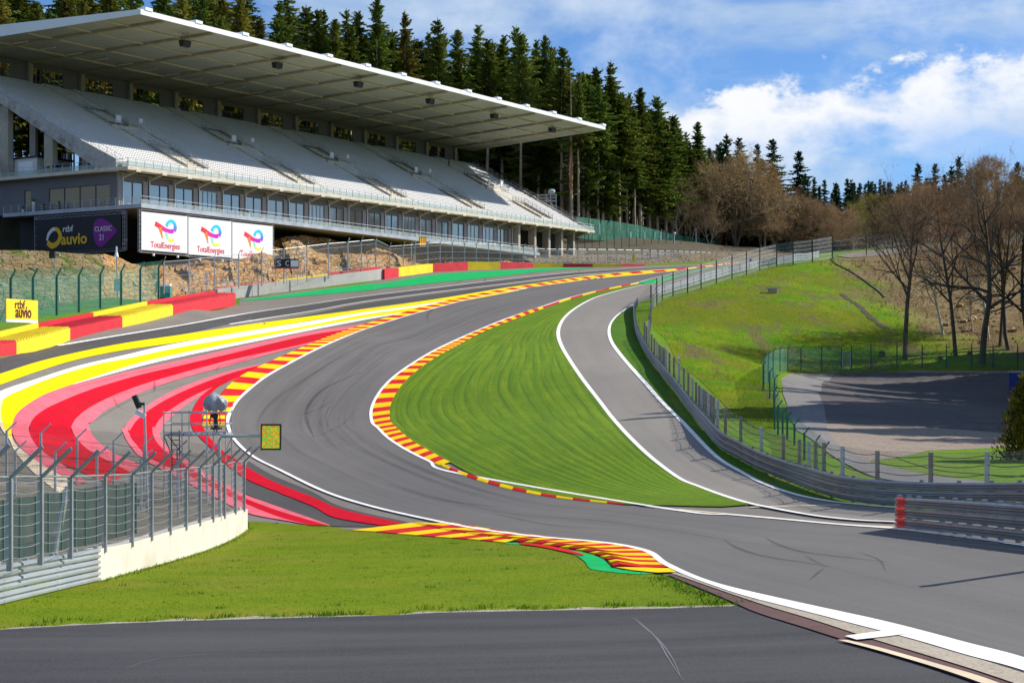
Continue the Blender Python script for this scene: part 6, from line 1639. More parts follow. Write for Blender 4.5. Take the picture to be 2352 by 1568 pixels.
# far ridge with its own conifers
M['far_wood'] = mat('far_wood_floor', (0.07, 0.055, 0.03), 0.95, 0.4, 0.08)
mb = MB(); xs_ = np.linspace(-60, 520, 60); ys_ = np.linspace(395, 1000, 60)
def ridge(x, y): return 25.2 + 0.05 * (y - 395) + 22 * (1 - math.exp(-max(0, y - 470) / 160)) * min(1, max(0, (x - 60) / 90)) + 1.2 * mn.noise(V3((x * .02, y * .02, 1)))
mb.v = [(x, y, ridge(x, y)) for y in ys_ for x in xs_]; mb.f = [(j * 60 + i, j * 60 + i + 1, (j + 1) * 60 + i + 1, (j + 1) * 60 + i) for j in range(59) for i in range(59)]
mb.build('far_ridge', M['far_wood'], None, 'structure', smooth=True)
M['far_land'] = mat('far_land', (0.09, 0.13, 0.03), 0.95, 0.3, 0.02)
mb = MB(); mb.add([(-3500, -800, -16), (3500, -800, -16), (3500, 4500, -16), (-3500, 4500, -16)], [(0, 1, 2, 3)]); mb.build('far_land', M['far_land'], None, 'structure')
FR = [(1894, 411), (1921, 417), (1946, 408), (1955, 410), (1975, 418), (1995, 412), (2010, 420), (2022, 409), (2040, 416), (2064, 420), (2080, 412), (2108, 371), (2147, 373), (2128, 405), (2170, 398), (2186, 378), (2202, 357), (2225, 385), (2245, 395), (2290, 392), (2337, 369), (2360, 380), (1870, 405), (1850, 395)]
for k, (px, top) in enumerate(FR):
    d = rnd.uniform(520, 600) if px < 2090 else rnd.uniform(430, 480); x = (px - CX) / F * d; z = ridge(x, d); c, tk, h0 = SPR[6 + k % 2]; ht = (HY - top) / F * d - z
    if ht < 6: ht = 12; z = (HY - top) / F * d - 12
    tree('spruce', 'small dark spruce on the far ridge where the hills meet the sky' if px < 2090 else 'taller dark spruce behind the leafless trees on the far ridge', c, tk, (x, d, z - .3), ht / h0, rnd.uniform(0, 6), 'spruces on the far ridge', sxy=max(.7, ht / h0) * .95)
for k in range(85):
    px = rnd.uniform(1830, 2420); d = rnd.uniform(560, 660); x = (px - CX) / F * d; z = ridge(x, d); c, tk, h0 = SPR[6 + k % 2]; top = rnd.uniform(414, 446); ht = (HY - top) / F * d - z
    if ht < 5: continue
    tree('spruce', 'small dark spruce on the far ridge where the hills meet the sky', c, tk, (x, d, z - .3), ht / h0, rnd.uniform(0, 6), 'spruces on the far ridge', sxy=max(.75, ht / h0))


# --- leafless trees: limbs as tapered tubes, fine twigs as slivers
def bare_tree(seed, Ht, spread, clear, m_bark, m_twig, lean=(0, 0), twigs=9000, up=.55, r0=.28, tw=.045, multi=1, twl=1.0):
    r = np.random.default_rng(seed); mb = MB(); T = []
    ends = []
    def limb(p, d, L, rad, lev):
        n = 5 if lev < 2 else 4; pts = [p.copy()]; q = p.copy(); dd = d.copy()
        for i in range(n):
            dd = dd + r.normal(0, .10 + .04 * lev, 3); dd[2] += .05 * up * (1 if lev else 0.2); dd /= np.linalg.norm(dd); q = q + dd * L / n; pts.append(q.copy())
        radii = [rad * (1 - .78 * i / n) for i in range(n + 1)]
        if lev < 4: mb.path(pts, radii, 6 if lev == 0 else (4 if lev < 3 else 3))
        ends.append((pts, lev, L))
        if lev >= 4: return
        nc = (11, 7, 5, 4)[lev]
        for j in range(nc):
            t = (clear + (1 - clear) * (j + r.random()) / nc) if lev == 0 else .2 + .8 * (j + r.random()) / nc
            t = min(t, .99); k = min(n - 1, int(t * n)); f = t * n - k; s = pts[k] + (pts[k + 1] - pts[k]) * f; ax = pts[k + 1] - pts[k]; ax /= np.linalg.norm(ax)
            a = r.uniform(0, 6.283); o = np.cross(ax, (math.cos(a), math.sin(a), .3)); o /= np.linalg.norm(o) + 1e-9
            ang = r.uniform(.55, 1.05) if lev == 0 else r.uniform(.4, .9)
            nd = ax * math.cos(ang) + o * math.sin(ang)
            if lev == 0: nd = nd * np.array((spread, spread, 1.0)); nd[2] = max(nd[2], .12); nd /= np.linalg.norm(nd); CL = Ht * .42 * (1.15 - .62 * (t - clear) / (1 - clear)) * spread ** .5
            else: CL = L * r.uniform(.42, .68)
            limb(s, nd, CL, radii[k] * (.62 if lev == 0 else .6), lev + 1)
    for m_ in range(multi):
        a = r.uniform(0, 6.28); d0 = np.array((lean[0] + (.22 * math.cos(a) if multi > 1 else 0), lean[1] + (.22 * math.sin(a) if multi > 1 else 0), 1.0)); d0 /= np.linalg.norm(d0)
        limb(np.array((.25 * math.cos(a) * (multi > 1), .25 * math.sin(a) * (multi > 1), -.4)), d0, Ht * r.uniform(.78, .9), r0 / multi ** .4, 0)
    fine = [(p, l, L) for p, l, L in ends if l >= 3]; per = max(1, int(twigs / max(1, len(fine))))
    for p, l, L in fine:
        p = np.array(p); n = len(p) - 1
        for j in range(per):
            t = r.random() * n; k = min(n - 1, int(t)); s = p[k] + (p[k + 1] - p[k]) * (t - k); ax = p[k + 1] - p[k]; ax = ax / (np.linalg.norm(ax) + 1e-9)
            d = ax + r.normal(0, .6, 3); d[2] += .25; d /= np.linalg.norm(d); ln = r.uniform(.5, 1.5) * twl * (1.2 if l == 3 else .8); w = np.cross(d, r.normal(0, 1, 3)); w = w / (np.linalg.norm(w) + 1e-9) * tw * .5
            T.append((s - w, s + w, s + d * ln))
        if l >= 4:
            for k in range(n): w = r.normal(0, 1, 3); w = w / np.linalg.norm(w) * tw * .6; T.append((p[k] - w, p[k] + w, p[k + 1]))
    return mb.mesh('trunk', m_bark, False), tri_mesh('crown', np.array(T), m_twig)


BT = {}
for nm, a in dict(round=(1, 20, 1.25, .12, 'bark_dark', 'twig_brown', (0, 0), 15000, .5, .42, .06, 3, 1.1), round2=(2, 19, 1.1, .15, 'bark_dark', 'twig_brown', (0, 0), 12000, .6, .35, .06, 2, 1.1), pale=(3, 18, .85, .15, 'bark_spruce', 'twig_brown', (0, 0), 7000, .7, .3, .05, 2, 1.1),
                  orange=(4, 18, .8, .2, 'bark_birch', 'twig_orange', (0, 0), 11000, .8, .25, .06, 1, 1.1), birch=(5, 19, .5, .3, 'bark_birch', 'twig_green', (0, 0), 7000, .8, .2, .055, 1, 1.1),
                  tallA=(6, 22, .75, .42, 'bark_dark', 'twig_brown', (0, 0), 3400, .5, .33, .028, 1, .8), tallB=(7, 21, .7, .33, 'bark_dark', 'twig_brown', (.05, 0), 3400, .6, .30, .028, 1, .8), tallC=(8, 22, 1.0, .30, 'bark_dark', 'twig_brown', (.03, 0), 4200, .4, .42, .028, 1, .8),
                  thin=(9, 17, .45, .35, 'bark_birch', 'twig_orange', (.04, 0), 2600, .8, .16, .026, 1, .8)).items():
    s, Ht, sp_, cl, mk, mt, ln, tw_, up_, r0, tww, mul, twl = a
    tk, cr_ = bare_tree(s, Ht, sp_, cl, M[mk], M[mt], ln, tw_, up_, r0, tww, mul, twl)
    co = np.empty(len(cr_.vertices) * 3); cr_.vertices.foreach_get('co', co); BT[nm] = (cr_, tk, float(np.percentile(co[2::3], 99.7)))


def bare_at(kind, px, top, d, label, group, base=None, rz=None, wid=1.0):
    x = (px - CX) / F * d; z = ground_at(x, d) if base is None else (HY - base) / F * d; c, tk, h0 = BT[kind]; s = ((HY - top) / F * d - z) / h0
    return tree('leafless_tree', label, c, tk, (x, d, z - .1), s, rnd.uniform(0, 6.28) if rz is None else rz, group, sxy=s * wid)


GB = 'leafless trees between the spruce wood and the far ridge'
for k, px, top, d, lab in (('pale', 1556, 402, 402, 'thin pale leafless tree in front of the last spruces'), ('pale', 1585, 425, 408, 'pale leafless tree with an open crown left of the big round one'), ('round', 1690, 346, 412, 'big round leafless tree with a dense brown crown beyond the crest'), ('round2', 1652, 405, 416, 'rounded leafless tree on the near shoulder of the big round one'), ('orange', 1748, 372, 428, 'orange tinged leafless tree behind the big round crown'),
                           ('round2', 1745, 420, 424, 'leafless tree with dense brown twigs right of the big round one'), ('round', 1812, 432, 436, 'wide brown leafless tree, second in the clump beyond the crest'), ('orange', 1862, 452, 458, 'low orange leafless tree below the sky gap'), ('round2', 1880, 455, 446, 'dark brown leafless tree where the clump thins out'), ('round2', 1925, 470, 452, 'low brown leafless tree at the end of the clump'),
                           ('birch', 1960, 462, 470, 'slim birch with a white trunk and yellow green haze of buds'), ('birch', 1990, 445, 478, 'second slim birch of the pale row, with yellowish twigs'), ('birch', 2022, 450, 474, 'white trunked birch at the middle of the pale row'), ('orange', 2005, 470, 490, 'rusty leafless tree behind the birch row'), ('birch', 2052, 455, 470, 'last white trunked birch before the tall thin trees'), ('orange', 2075, 440, 440, 'rusty leafless tree between the birches and the far spruces')):
    bare_at(k, px, top, d, lab, GB, wid=1.25 if k == 'round' else 1.05)
for i in range(20):
    px = rnd.uniform(1545, 2090); bare_at(rnd.choice(('pale', 'orange', 'round2', 'birch') if px > 1900 else ('pale', 'round2')), px, rnd.uniform(478, 512) if px > 1900 else rnd.uniform(455, 500), rnd.uniform(400, 470), 'low leafless tree filling the gaps of the brown thicket beyond the crest', GB)
GR = 'leafless trees at the top of the bare slope'
for k, px, top, d, lab in (('orange', 2120, 415, 335, 'rusty leafless tree at the near end of the row above the bare slope'), ('round2', 2165, 425, 330, 'brown leafless tree in the row above the bare slope'), ('orange', 2225, 392, 322, 'orange brown birch like tree high above the bare slope'), ('orange', 2272, 352, 315, 'tallest orange tinged tree above the bare slope'), ('round2', 2310, 420, 318, 'wide brown leafless tree above the loose stones'), ('orange', 2345, 372, 320, 'orange leafless tree at the edge of the view above the slope'),
                           ('round2', 2205, 455, 312, 'low brown tree with dense twigs above the bare slope'), ('round2', 2255, 470, 310, 'low brown tree in front of the tallest orange one'), ('round2', 2090, 470, 330, 'low brown tree behind the foremost tall trunk'), ('round2', 2330, 480, 308, 'low brown tree near the edge of the view'), ('pale', 2140, 480, 318, 'low pale tree in the row above the bare slope'), ('orange', 2390, 400, 320, 'orange leafless tree partly cut off by the edge of the view')):
    bare_at(k, px, top, d, lab, GR)
GT = 'tall leafless trees behind the parking area'
for k, px, top, base, d, lab, w in (('tallA', 2079, 372, 826, 190, 'tall straight leafless tree, first behind the parking fence, bare below', 1.0), ('tallB', 2196, 395, 821, 192, 'slender leafless tree, second of the tall ones behind the parking fence', 1.0), ('tallC', 2256, 352, 824, 188, 'stout forked leafless tree with the thickest trunk behind the parking', 1.0),
                                    ('tallB', 2294, 420, 820, 197, 'leafless tree just right of the stout forked one', .8), ('tallA', 2322, 400, 824, 195, 'leafless tree close to the edge of the view behind the parking', .9), ('thin', 2172, 470, 800, 202, 'thin leaning sapling beside the slender second tree', 1.2), ('thin', 2275, 440, 815, 200, 'pale birch sapling right behind the stout forked tree', 1.0), ('thin', 2312, 450, 818, 204, 'pale thin birch between the last two tall trees', 1.0), ('tallC', 2365, 380, 826, 192, 'dark leafless tree half outside the edge of the view', .9), ('thin', 2238, 520, 806, 205, 'short pale sapling between the second and the stout tree', 1.0)):
    bare_at(k, px, top, d, lab, GT, base, wid=w)
# wood beside the parking area, beyond the edge of the view: its shade lies over the tarmac
SIDE = []
for i in range(170):
    x, y = r_.uniform(44, 100), r_.uniform(112, 196)
    if x / y < .362: continue
    SIDE.append(simple_spruce(r_, x, y, float(H(x, y)) - .2, r_.uniform(27, 36)))
o = link('spruce_wood', tri_mesh('spruce_wood', np.concatenate(SIDE), M['needles_far']), None, 'stuff'); tag(o, 'wood beside the parking area casting its shade over the dark tarmac', 'wood', None, 'stuff')

# ------------------------------------------------------------------ smaller things
def skin_mesh(name, joints, edges, radii, root, subdiv=1):
    me = bpy.data.meshes.new(name); me.from_pydata(joints, edges, []); o = bpy.data.objects.new(name, me); COL.objects.link(o)
    md = o.modifiers.new('skin', 'SKIN'); md.use_smooth_shade = True; o.modifiers.new('sub', 'SUBSURF').levels = subdiv; o.modifiers['sub'].render_levels = subdiv
    for v, r in zip(me.skin_vertices[0].data, radii): v.radius = r if isinstance(r, tuple) else (r, r)
    me.skin_vertices[0].data[root].use_root = True
    bpy.context.view_layer.update(); dg = bpy.context.evaluated_depsgraph_get(); out = bpy.data.meshes.new_from_object(o.evaluated_get(dg)); out.name = name
    bpy.data.objects.remove(o); return out


M['skin'] = mat('skin', (0.55, 0.33, 0.24), 0.6, 0.05, 5); M['cloth_black'] = mat('cloth_black', (0.012, 0.012, 0.015), 0.9, 0.2, 5); M['cloth_red'] = mat('cloth_red', (0.62, 0.02, 0.03), 0.85, 0.1, 5); M['hair'] = mat('hair', (0.03, 0.02, 0.015), 0.8, 0.1, 5)


def person(label, loc, face_dir, stride, trousers, bend=0.0):
    """walking figure 1.76 m tall; face_dir is the heading"""
    J = [(0, 0, .95), (0, 0, 1.12), (0.01, 0, 1.30), (0.0, 0, 1.46), (.01, 0, 1.54), (.03, 0, 1.64), (.02, 0, 1.74)]; E_ = [(0, 1), (1, 2), (2, 3), (3, 4), (4, 5), (5, 6)]; Rr = [(.15, .11), (.135, .10), (.17, .115), (.10, .08), (.055, .055), (.085, .095), (.07, .08)]
    for s in (-1, 1):
        k = len(J); st = stride * s
        J += [(0.02, .10 * s, .88), (st * .5 + .05, .11 * s, .50), (st * .95 - .02, .11 * s, .09), (st * .95 + .16, .12 * s, .045)]; E_ += [(0, k), (k, k + 1), (k + 1, k + 2), (k + 2, k + 3)]; Rr += [.088, .062, .042, .04]
        k = len(J); J += [(0, .19 * s, 1.40), (-st * .35 - .03, .25 * s, 1.14), (-st * .7 + .08, .24 * s, .92), (-st * .7 + .13, .235 * s, .83)]; E_ += [(3, k), (k, k + 1), (k + 1, k + 2), (k + 2, k + 3)]; Rr += [.058, .045, .034, .03]
    me = skin_mesh('body', J, E_, Rr, 0, 1); bm = bmesh.new(); bm.from_mesh(me)
    for q in (M['skin'], M['cloth_black'], M[trousers], M['black']): me.materials.append(q)
    for f in bm.faces:
        c = f.calc_center_median(); f.material_index = 0 if c.z > 1.50 or (abs(c.y) > .2 and c.z < .93) else (1 if c.z > .93 or abs(c.y) > .19 else (2 if c.z > .10 else 3))
    bm.to_mesh(me); bm.free()
    o = thing('person', label, 'person', loc); o.rotation_euler = (0, 0, face_dir); link('body', me, o)
    h = MB(); h.ball((.005, 0, 1.70), (.092, .085, .085), 8, 5); link('hair', h.mesh('hair', M['hair'], True), o); return o


def on_rake(px, py, dz=0):
    best = None
    for v in np.arange(2, 39, .05):
        z = rake(v) + dz; r = (px - CX) / F; q = C0 + VX * v; u = (-q[0] + r * q[1]) / (UX[0] - r * UX[1]); d = q[1] + UX[1] * u; y = HY - F * z / d
        if best is None or abs(y - py) < best[0]: best = (abs(y - py), u / (1 + KF * v), v)
    return best[1], best[2]
u, v = on_rake(1031, 384, .3); i = int((v - V0) / TREAD)
person('person in red trousers and black top walking down the stand stairs', G(u, v, Z0 + i * RISE + .22), AX - 1.57, .22, 'cloth_red')
u, v = on_rake(805, 326, .2); i = int((v - V0) / TREAD)
person('person dressed in black standing in front of the rear windows of the stand', G(u, v, Z0 + i * RISE + .1), AX - 1.2, .05, 'cloth_black')

# camera platform of scaffold tubes with ladder and wrapped camera
bD = lambda x, y: z7((x, y))[0]
base = P([(bD(430, 1200)[0], bD(430, 1200)[1])])[0]; ds = base[1]
def sp(x, y, dd=0.0): p = bD(x, y); return at(p[0], p[1], ds) + np.array((0, dd, 0))
t_ = thing('scaffold', 'scaffold camera platform with ladder and plank deck behind the near fence', 'scaffold', base)
DEP = 2.0
for x in (430, 608, 852, 1036):
    for dd in ((0, DEP)):
        p = sp(x, 300, dd); z0 = float(H(p[0], p[1])); MB().tube((p[0], p[1], z0 - .1), p, .04, 6).build('standard', M['galv'] if x > 440 else M['steel'], t_)
for y in (320, 435):
    for dd in (0, DEP): MB().tube(sp(415, y, dd), sp(1045, y, dd), .032, 6).build('guard_rail', M['galv'], t_)
    for x in (430, 1036): MB().tube(sp(x, y, -.1), sp(x, y, DEP + .1), .032, 6).build('guard_rail', M['galv'], t_)
for k in range(4):
    a, b = sp(432, 540, DEP * k / 4 + .05), sp(606, 540, DEP * k / 4 + .05); MB().box((a + b) / 2 + (0, DEP / 8, 0), ((b[0] - a[0]) / 2, 0, 0), (0, DEP / 8 - .02, 0), (0, 0, .05)).build('deck_plank', M['dark_steel'], t_)
    a, b = sp(622, 540, DEP * k / 4 + .05), sp(1036, 532, DEP * k / 4 + .05); MB().box((a + b) / 2 + (0, DEP / 8, 0), ((b[0] - a[0]) / 2, 0, (b[2] - a[2]) / 2), (0, DEP / 8 - .02, 0), (0, 0, .05)).build('deck_plank', M['rail_bright'], t_)
for x0, x1 in ((430, 606), (622, 1036)):
    a, b = sp(x0, 512, 0), sp(x1, 508, 0); MB().tube(a, b, .035, 6).build('deck_ledger', M['galv'], t_); a, b = sp(x0, 543, 0), sp(x1, 536, 0); MB().tube(a, b, .035, 6).build('deck_ledger', M['galv'], t_)
n = 8
for k in range(n): x = 640 + (1020 - 640) * k / (n - 1); MB().beam(sp(x, 512, -.03), sp(x, 540, -.03), .10, .03, (0, 1, 0)).build('deck_bracket', M['rail_bright'], t_)
mb = MB()
for x in (488, 566): mb.tube(sp(x, 490, .4), sp(x + 12, 1080, .4), .03, 5)
for k in range(12): mb.tube(sp(490 + k, 540 + k * 48, .4), sp(568 + k, 540 + k * 48, .4), .022, 4)
mb.build('ladder', M['dark_steel'], t_)
for (x0, y0, x1, y1, dd, m_) in ((432, 545, 500, 720, 0, 'dark_steel'), (470, 545, 610, 720, 0, 'dark_steel'), (620, 730, 760, 860, 0, 'galv'), (740, 850, 650, 985, 0, 'galv'), (850, 985, 760, 850, 0, 'galv'), (880, 720, 960, 620, 0, 'galv'), (980, 710, 1036, 565, DEP, 'steel'), (440, 1010, 600, 1000, 0, 'galv'), (540, 985, 1000, 985, 0, 'galv')):
    MB().tube(sp(x0, y0, dd), sp(x1, y1, dd), .03, 5).build('brace', M[m_], t_)
cp_ = sp(915, 490, .9)
t_ = thing('camera', 'television camera on a black pedestal wrapped in a grey rain cover', 'camera', cp_); sc_ = ds / F / 1.0
px_m = F / ds
mb = MB(); topz = sp(905, 320, .9)[2]; bx = sp(905, 320, .9)[0]
mb.tube(cp_, (bx, cp_[1], topz), .13, 8, .10); mb.tube(cp_ + (0, 0, .02), cp_ + (0, 0, .12), .34, 8); mb.box((bx - .05, cp_[1], topz - .2), (.2, 0, 0), (0, .14, 0), (0, 0, .12))
for s in (-1, 1): mb.path([(bx + .25 * s, cp_[1], topz - .05), (bx + .3 * s, cp_[1] - .1, topz - .6), (bx + .05, cp_[1], topz - 1.2), (bx + .12, cp_[1], cp_[2] + .3)], .03, 5)
mb.build('pedestal', M['black'], t_)
M['cover'] = mat('rain_cover', (0.33, 0.345, 0.38), 0.55, 0.2, 2.5, bmp=0.3, local=False)
bm = bmesh.new(); bmesh.ops.create_icosphere(bm, subdivisions=4, radius=1.0); a, b = sp(800, 325, .9), sp(1018, 125, .9); c = (a + b) / 2; hx, hz = (b[0] - a[0]) / 2, (b[2] - a[2]) / 2
for q in bm.verts:
    p = q.co.copy(); f = max(0.0, -p.z); ang = math.atan2(p.y, p.x)
    fold = (.12 * math.sin(ang * 6 + 1.5 * p.z) + .08 * math.sin(ang * 11 + 1)) * (0.25 + max(0, .7 - p.z)) + .05 * mn.noise(Vector((ang * 2, p.z * 2, 1)))
    zc = max(p.z, -.80 + .14 * math.sin(ang * 5)); w = (1 - max(0, zc) ** 3 * .55) * (1.0 if zc > -.2 else 1.0 - .18 * (-.2 - zc)) + fold
    ex = math.copysign(abs(math.cos(ang)) ** .75, math.cos(ang)) * math.hypot(p.x, p.y) ** .45; ey = math.copysign(abs(math.sin(ang)) ** .75, math.sin(ang)) * math.hypot(p.x, p.y) ** .45
    if math.hypot(p.x, p.y) < 1e-4: ex = ey = 0
    q.co = Vector(((ex * w + .10 * max(0, -zc)) * hx * .98, ey * w * hx * .75, (zc * .92 + (.10 if ex < 0 else -.20 * ex) * max(0, zc)) * hz))
me = bpy.data.meshes.new('rain_cover'); bm.to_mesh(me); bm.free(); me.materials.append(M['cover']); o = link('rain_cover', me, t_); o.location = c - parent_loc(t_)

# pole with loudspeaker and camera
def gz(x, y): return np.array((x, y, float(H(x, y))))
pp = bD(272, 1300); pb = P([pp])[0]; dpl = pb[1]; top_ = at(*bD(238, 215), dpl)
t_ = thing('speaker_pole', 'slim pole behind the near fence carrying a black loudspeaker and a small white camera', 'pole', pb)
MB().tube(pb - UP * .2, top_, .075, 8, .06).build('pole', M['galv'], t_)
a, b = at(*bD(140, 150), dpl), at(*bD(190, 272), dpl); ax = (b - a); L = np.linalg.norm(ax); ax /= L; sd_ = np.cross(ax, (0, 1, 0)); sd_ /= np.linalg.norm(sd_)
MB().box((a + b) / 2, ax * L / 2, sd_ * .13, (0, .16, 0)).build('loudspeaker', M['black'], t_)
mb = MB(); mb.tube((a + b) / 2, at(*bD(238, 235), dpl), .045, 5); mb.box(at(*bD(222, 233), dpl), (.12, 0, 0), (0, .06, 0), (0, 0, .07)); mb.build('bracket', M['black'], t_)
mb = MB(); cc = at(*bD(202, 333), dpl); mb.box(cc, (.24, 0, -.14), (0, .1, 0), (.06, 0, .11)); mb.tube(cc + (.1, 0, .05), at(*bD(240, 315), dpl), .03, 5); mb.build('camera_box', M['roof_white'], t_)
# light panel on a cranked pole by the pit wall
def dot_mat(name, c1, c2, c3, st, stripes=False):
    m, t, b, o = new_mat(name); u = t.new('ShaderNodeUVMap'); s = t.new('ShaderNodeSeparateXYZ'); t.link(u.outputs[0], s.inputs[0])
    if stripes:
        f = t.math('LESS_THAN', t.math('FRACT', t.math('ADD', t.math('MULTIPLY', s.outputs[0], 3.5), .25)), .5); c = t.mix(f, c1, c2)
    else:
        v = t.new('ShaderNodeTexVoronoi'); v.inputs['Scale'].default_value = 9.0; v.inputs['Randomness'].default_value = 0.35; t.link(t.mapping(u.outputs[0], (1, 1.3, 1)), v.inputs['Vector'])
        w = t.new('ShaderNodeSeparateColor'); t.link(v.outputs['Color'], w.inputs[0]); c = t.mix(t.ramp(w.outputs[0], .35, .7), c1, c2); c = t.mix(t.ramp(w.outputs[1], .68, .72), c, c3)
        g = t.noise(t.mapping(u.outputs[0], (60, 80, 1)), 1.0, 1); c = t.mix(t.ramp(g, .4, .6, .25, 0), c, (.1, .05, 0))
    t.link(c, b.inputs['Base Color']); t.link(c, b.inputs['Emission Color']); b.inputs['Emission Strength'].default_value = st; b.inputs['Roughness'].default_value = .3; return m
M['led_yellow'] = dot_mat('led_yellow', (.95, .70, .02), (.90, .38, .03), (.25, .80, .08), .30)
M['led_stripes'] = dot_mat('led_stripes', (.95, .70, .02), (.85, .02, .01), (0, 0, 0), .35, True)


def light_panel(label, pole_base, pole_top, arm_end, corners, m):
    root = thing('light_panel', label, 'signal panel', pole_base)
    MB().path([pole_base - UP * .2, pole_base * .02 + pole_top * .98 - UP * .12, pole_top + (arm_end - pole_top) * .05 + UP * .0, arm_end], .075, 8).build('cranked_pole', M['galv'], root)
    a, b, c, d = corners; cen = (a + c) / 2; x = (b - a) / 2; z = (d - a) / 2; n = np.array((0, -1.0, 0))
    MB().box(cen + (0, .08, 0), x * 1.0, (0, .10, 0), z).build('housing', M['black'], root)
    k = .87; q = MB(); q.add([cen - x * k - z * k + n * .025, cen + x * k - z * k + n * .025, cen + x * k + z * k + n * .025, cen - x * k + z * k + n * .025], [(0, 1, 2, 3)]); q.uv = [(0, 0), (1, 0), (1, 1), (0, 1)]; q.build('display', m, root)
    for s in (-1, 1):
        MB().box(cen + x * s * .95 + n * .03, x * .05, (0, .012, 0), z).build('bezel', M['black'], root); MB().box(cen + z * s * .95 + n * .03, x * .9, (0, .012, 0), z * .05).build('bezel', M['black'], root)
    return root
dl = wd(bD(978, 1330)[0]) + .35
cor = [at(*bD(x, y), dl) for x, y in ((1377, 684), (1576, 684), (1580, 429), (1380, 429))]
light_panel('yellow dotted light panel held out over the track on a cranked grey pole', at(*bD(980, 1335), dl), at(*bD(972, 548), dl), at(*bD(1382, 549), dl), cor, M['led_yellow'])
dl = 275.0; zFd = lambda x, y: zF((x, y))[0]
cor = [at(*zFd(x, y), dl) for x, y in ((648, 303), (694, 303), (694, 243), (648, 243))]
light_panel('light panel with red and yellow stripes on a pole in front of the far rocks', at(*zFd(597, 412), dl), at(*zFd(597, 272), dl), at(*zFd(650, 270), dl), cor, M['led_stripes'])
# small plates and marker posts along the fences
def plate(label, px, py, w, h, d, m, extra=None, post=0.0, name='sign'):
    c = at(px, py, d); k = d / F; root = thing(name, label, 'sign', c - UP * (h / 2 * k)); MB().box(c, (w / 2 * k, 0, 0), (0, .04, 0), (0, 0, h / 2 * k)).build('plate', M[m], root)
    if extra: MB().box(c + (0, -.05, -h * .2 * k), (w / 4 * k, 0, 0), (0, .01, 0), (0, 0, h * .18 * k)).build('symbol', M[extra], root)
    if post: MB().tube(c - UP * (h / 2 * k), c - UP * (h / 2 * k + post * k), .05, 5).build('post', M['galv'], root)
    return root
plate('blank white plate on a fence post beside the grey debris fence', 474, 634.5, 8, 13, 213, 'board_white', None, 10)
plate('small white and red plate below the blank white one at the debris fence', 474, 650, 9, 10, 213, 'board_white', 'ink_red', 18)
plate('white and red plate on the fence beside the pit lane exit', 1559, 824, 6.5, 13, 150, 'board_white', 'ink_red', 0)
plate('white plate with a red mark on the bank fence near the crest', *zN((1475, 578))[0], 9, 12, 243, 'board_white', 'ink_red', 0)
plate('white plate on the crest fence above an orange box', 1455, 580, 5, 8, 335, 'board_white', 'ink_red', 4)
plate('orange box on the crest fence below a white plate', 1455, 593, 6, 16, 335, 'sign_yellow', None, 0, 'marker_box'); plate('small orange box on the crest fence near its far end', *zN((1097, 600))[0], 6, 13, 350, 'sign_yellow', None, 0, 'marker_box')
plate('tall orange box below the striped light panel', *zFd(617, 385), 6, 18, 274, 'sign_yellow', None, 0, 'marker_box')
plate('white card hanging on the green netting fence', 134, 683, 5, 11, 158, 'board_white')
# black letter board at the rocks
c = at(658, 606, 232); k = 232 / F; t_ = thing('letter_board', 'black board with large white letters and a red base strip in front of the rocks', 'board', c - UP * .8)
MB().box(c, (29 * k, 0, 0), (0, .08, 0), (0, 0, 11.5 * k)).build('panel', M['board_black'], t_); MB().box(c - UP * 10 * k + (0, -.1, 0), (29 * k, 0, 0), (0, .02, 0), (0, 0, 1.6 * k)).build('base_strip', M['ink_red'], t_)
MB().box(c + np.array((19 * k, -.1, .8 * k)), (9 * k, 0, 0), (0, .02, 0), (0, 0, 7.5 * k)).build('white_panel', M['board_white'], t_); MB().box(c + np.array((-20 * k, 0, 15 * k)), (8 * k, 0, 0), (0, .07, 0), (0, 0, 4 * k)).build('upper_panel', M['concrete'], t_)
text('lettering', 'S', 19 * k, M['ink_white'], t_, c + np.array((-17 * k, -.11, .5 * k)), (1, 0, 0), (0, 0, 1), sx=1.3); text('lettering', 'C', 17 * k, M['ink_white'], t_, c + np.array((2 * k, -.11, .5 * k)), (1, 0, 0), (0, 0, 1), sx=.8)
mb = MB()
for s in (-.9, 0, .9): mb.tube(c + np.array((28 * k * s, .15, 14 * k)), np.array((c[0] + 28 * k * s, c[1] + .15, c[2] - 3.2)), .04, 5)
mb.build('frame', M['galv'], t_)
# camera masts on the left
p0 = at(270, 702, 186); t_ = thing('camera_mast', 'grey mast with a white dome camera in front of the green netting', 'mast', p0); MB().tube(p0, at(268, 590, 186), .10, 8, .075).build('mast', M['galv'], t_)
mb = MB(); q = at(267.5, 581, 186); mb.tube(q - UP * .45, q + UP * .1, .26, 8, .14); mb.tube(q + UP * .1, q + UP * .75, .10, 6); mb.build('dome_camera', M['roof_white'], t_); MB().box(at(268, 655, 186) + (.1, -.15, 0), (.35, 0, 0), (0, .15, 0), (0, 0, .7)).build('cabinet', M['galv'], t_)
p0 = at(126, 625, 176); t_ = thing('floodlight', 'small black floodlight on a thin pole above the green netting', 'floodlight', p0); MB().tube(p0 - UP * 2, at(126, 588, 176), .05, 6).build('pole', M['galv'], t_); MB().box(at(120, 585.5, 176), (.3, 0, 0), (0, .25, 0), (0, 0, .36)).build('lamp_head', M['black'], t_); MB().box(at(128, 585, 176), (.45, 0, 0), (0, .15, 0), (0, 0, .18)).build('bracket', M['concrete'], t_)
p0 = at(1549, 567, 375); t_ = thing('camera_mast', 'thin white topped mast at the foot of the forest fence', 'mast', p0); MB().tube(p0, at(1549, 537, 375), .08, 6).build('mast', M['roof_white'], t_); MB().ball(at(1549.5, 536, 375), .32, 8, 5).build('dome_camera', M['roof_white'], t_)
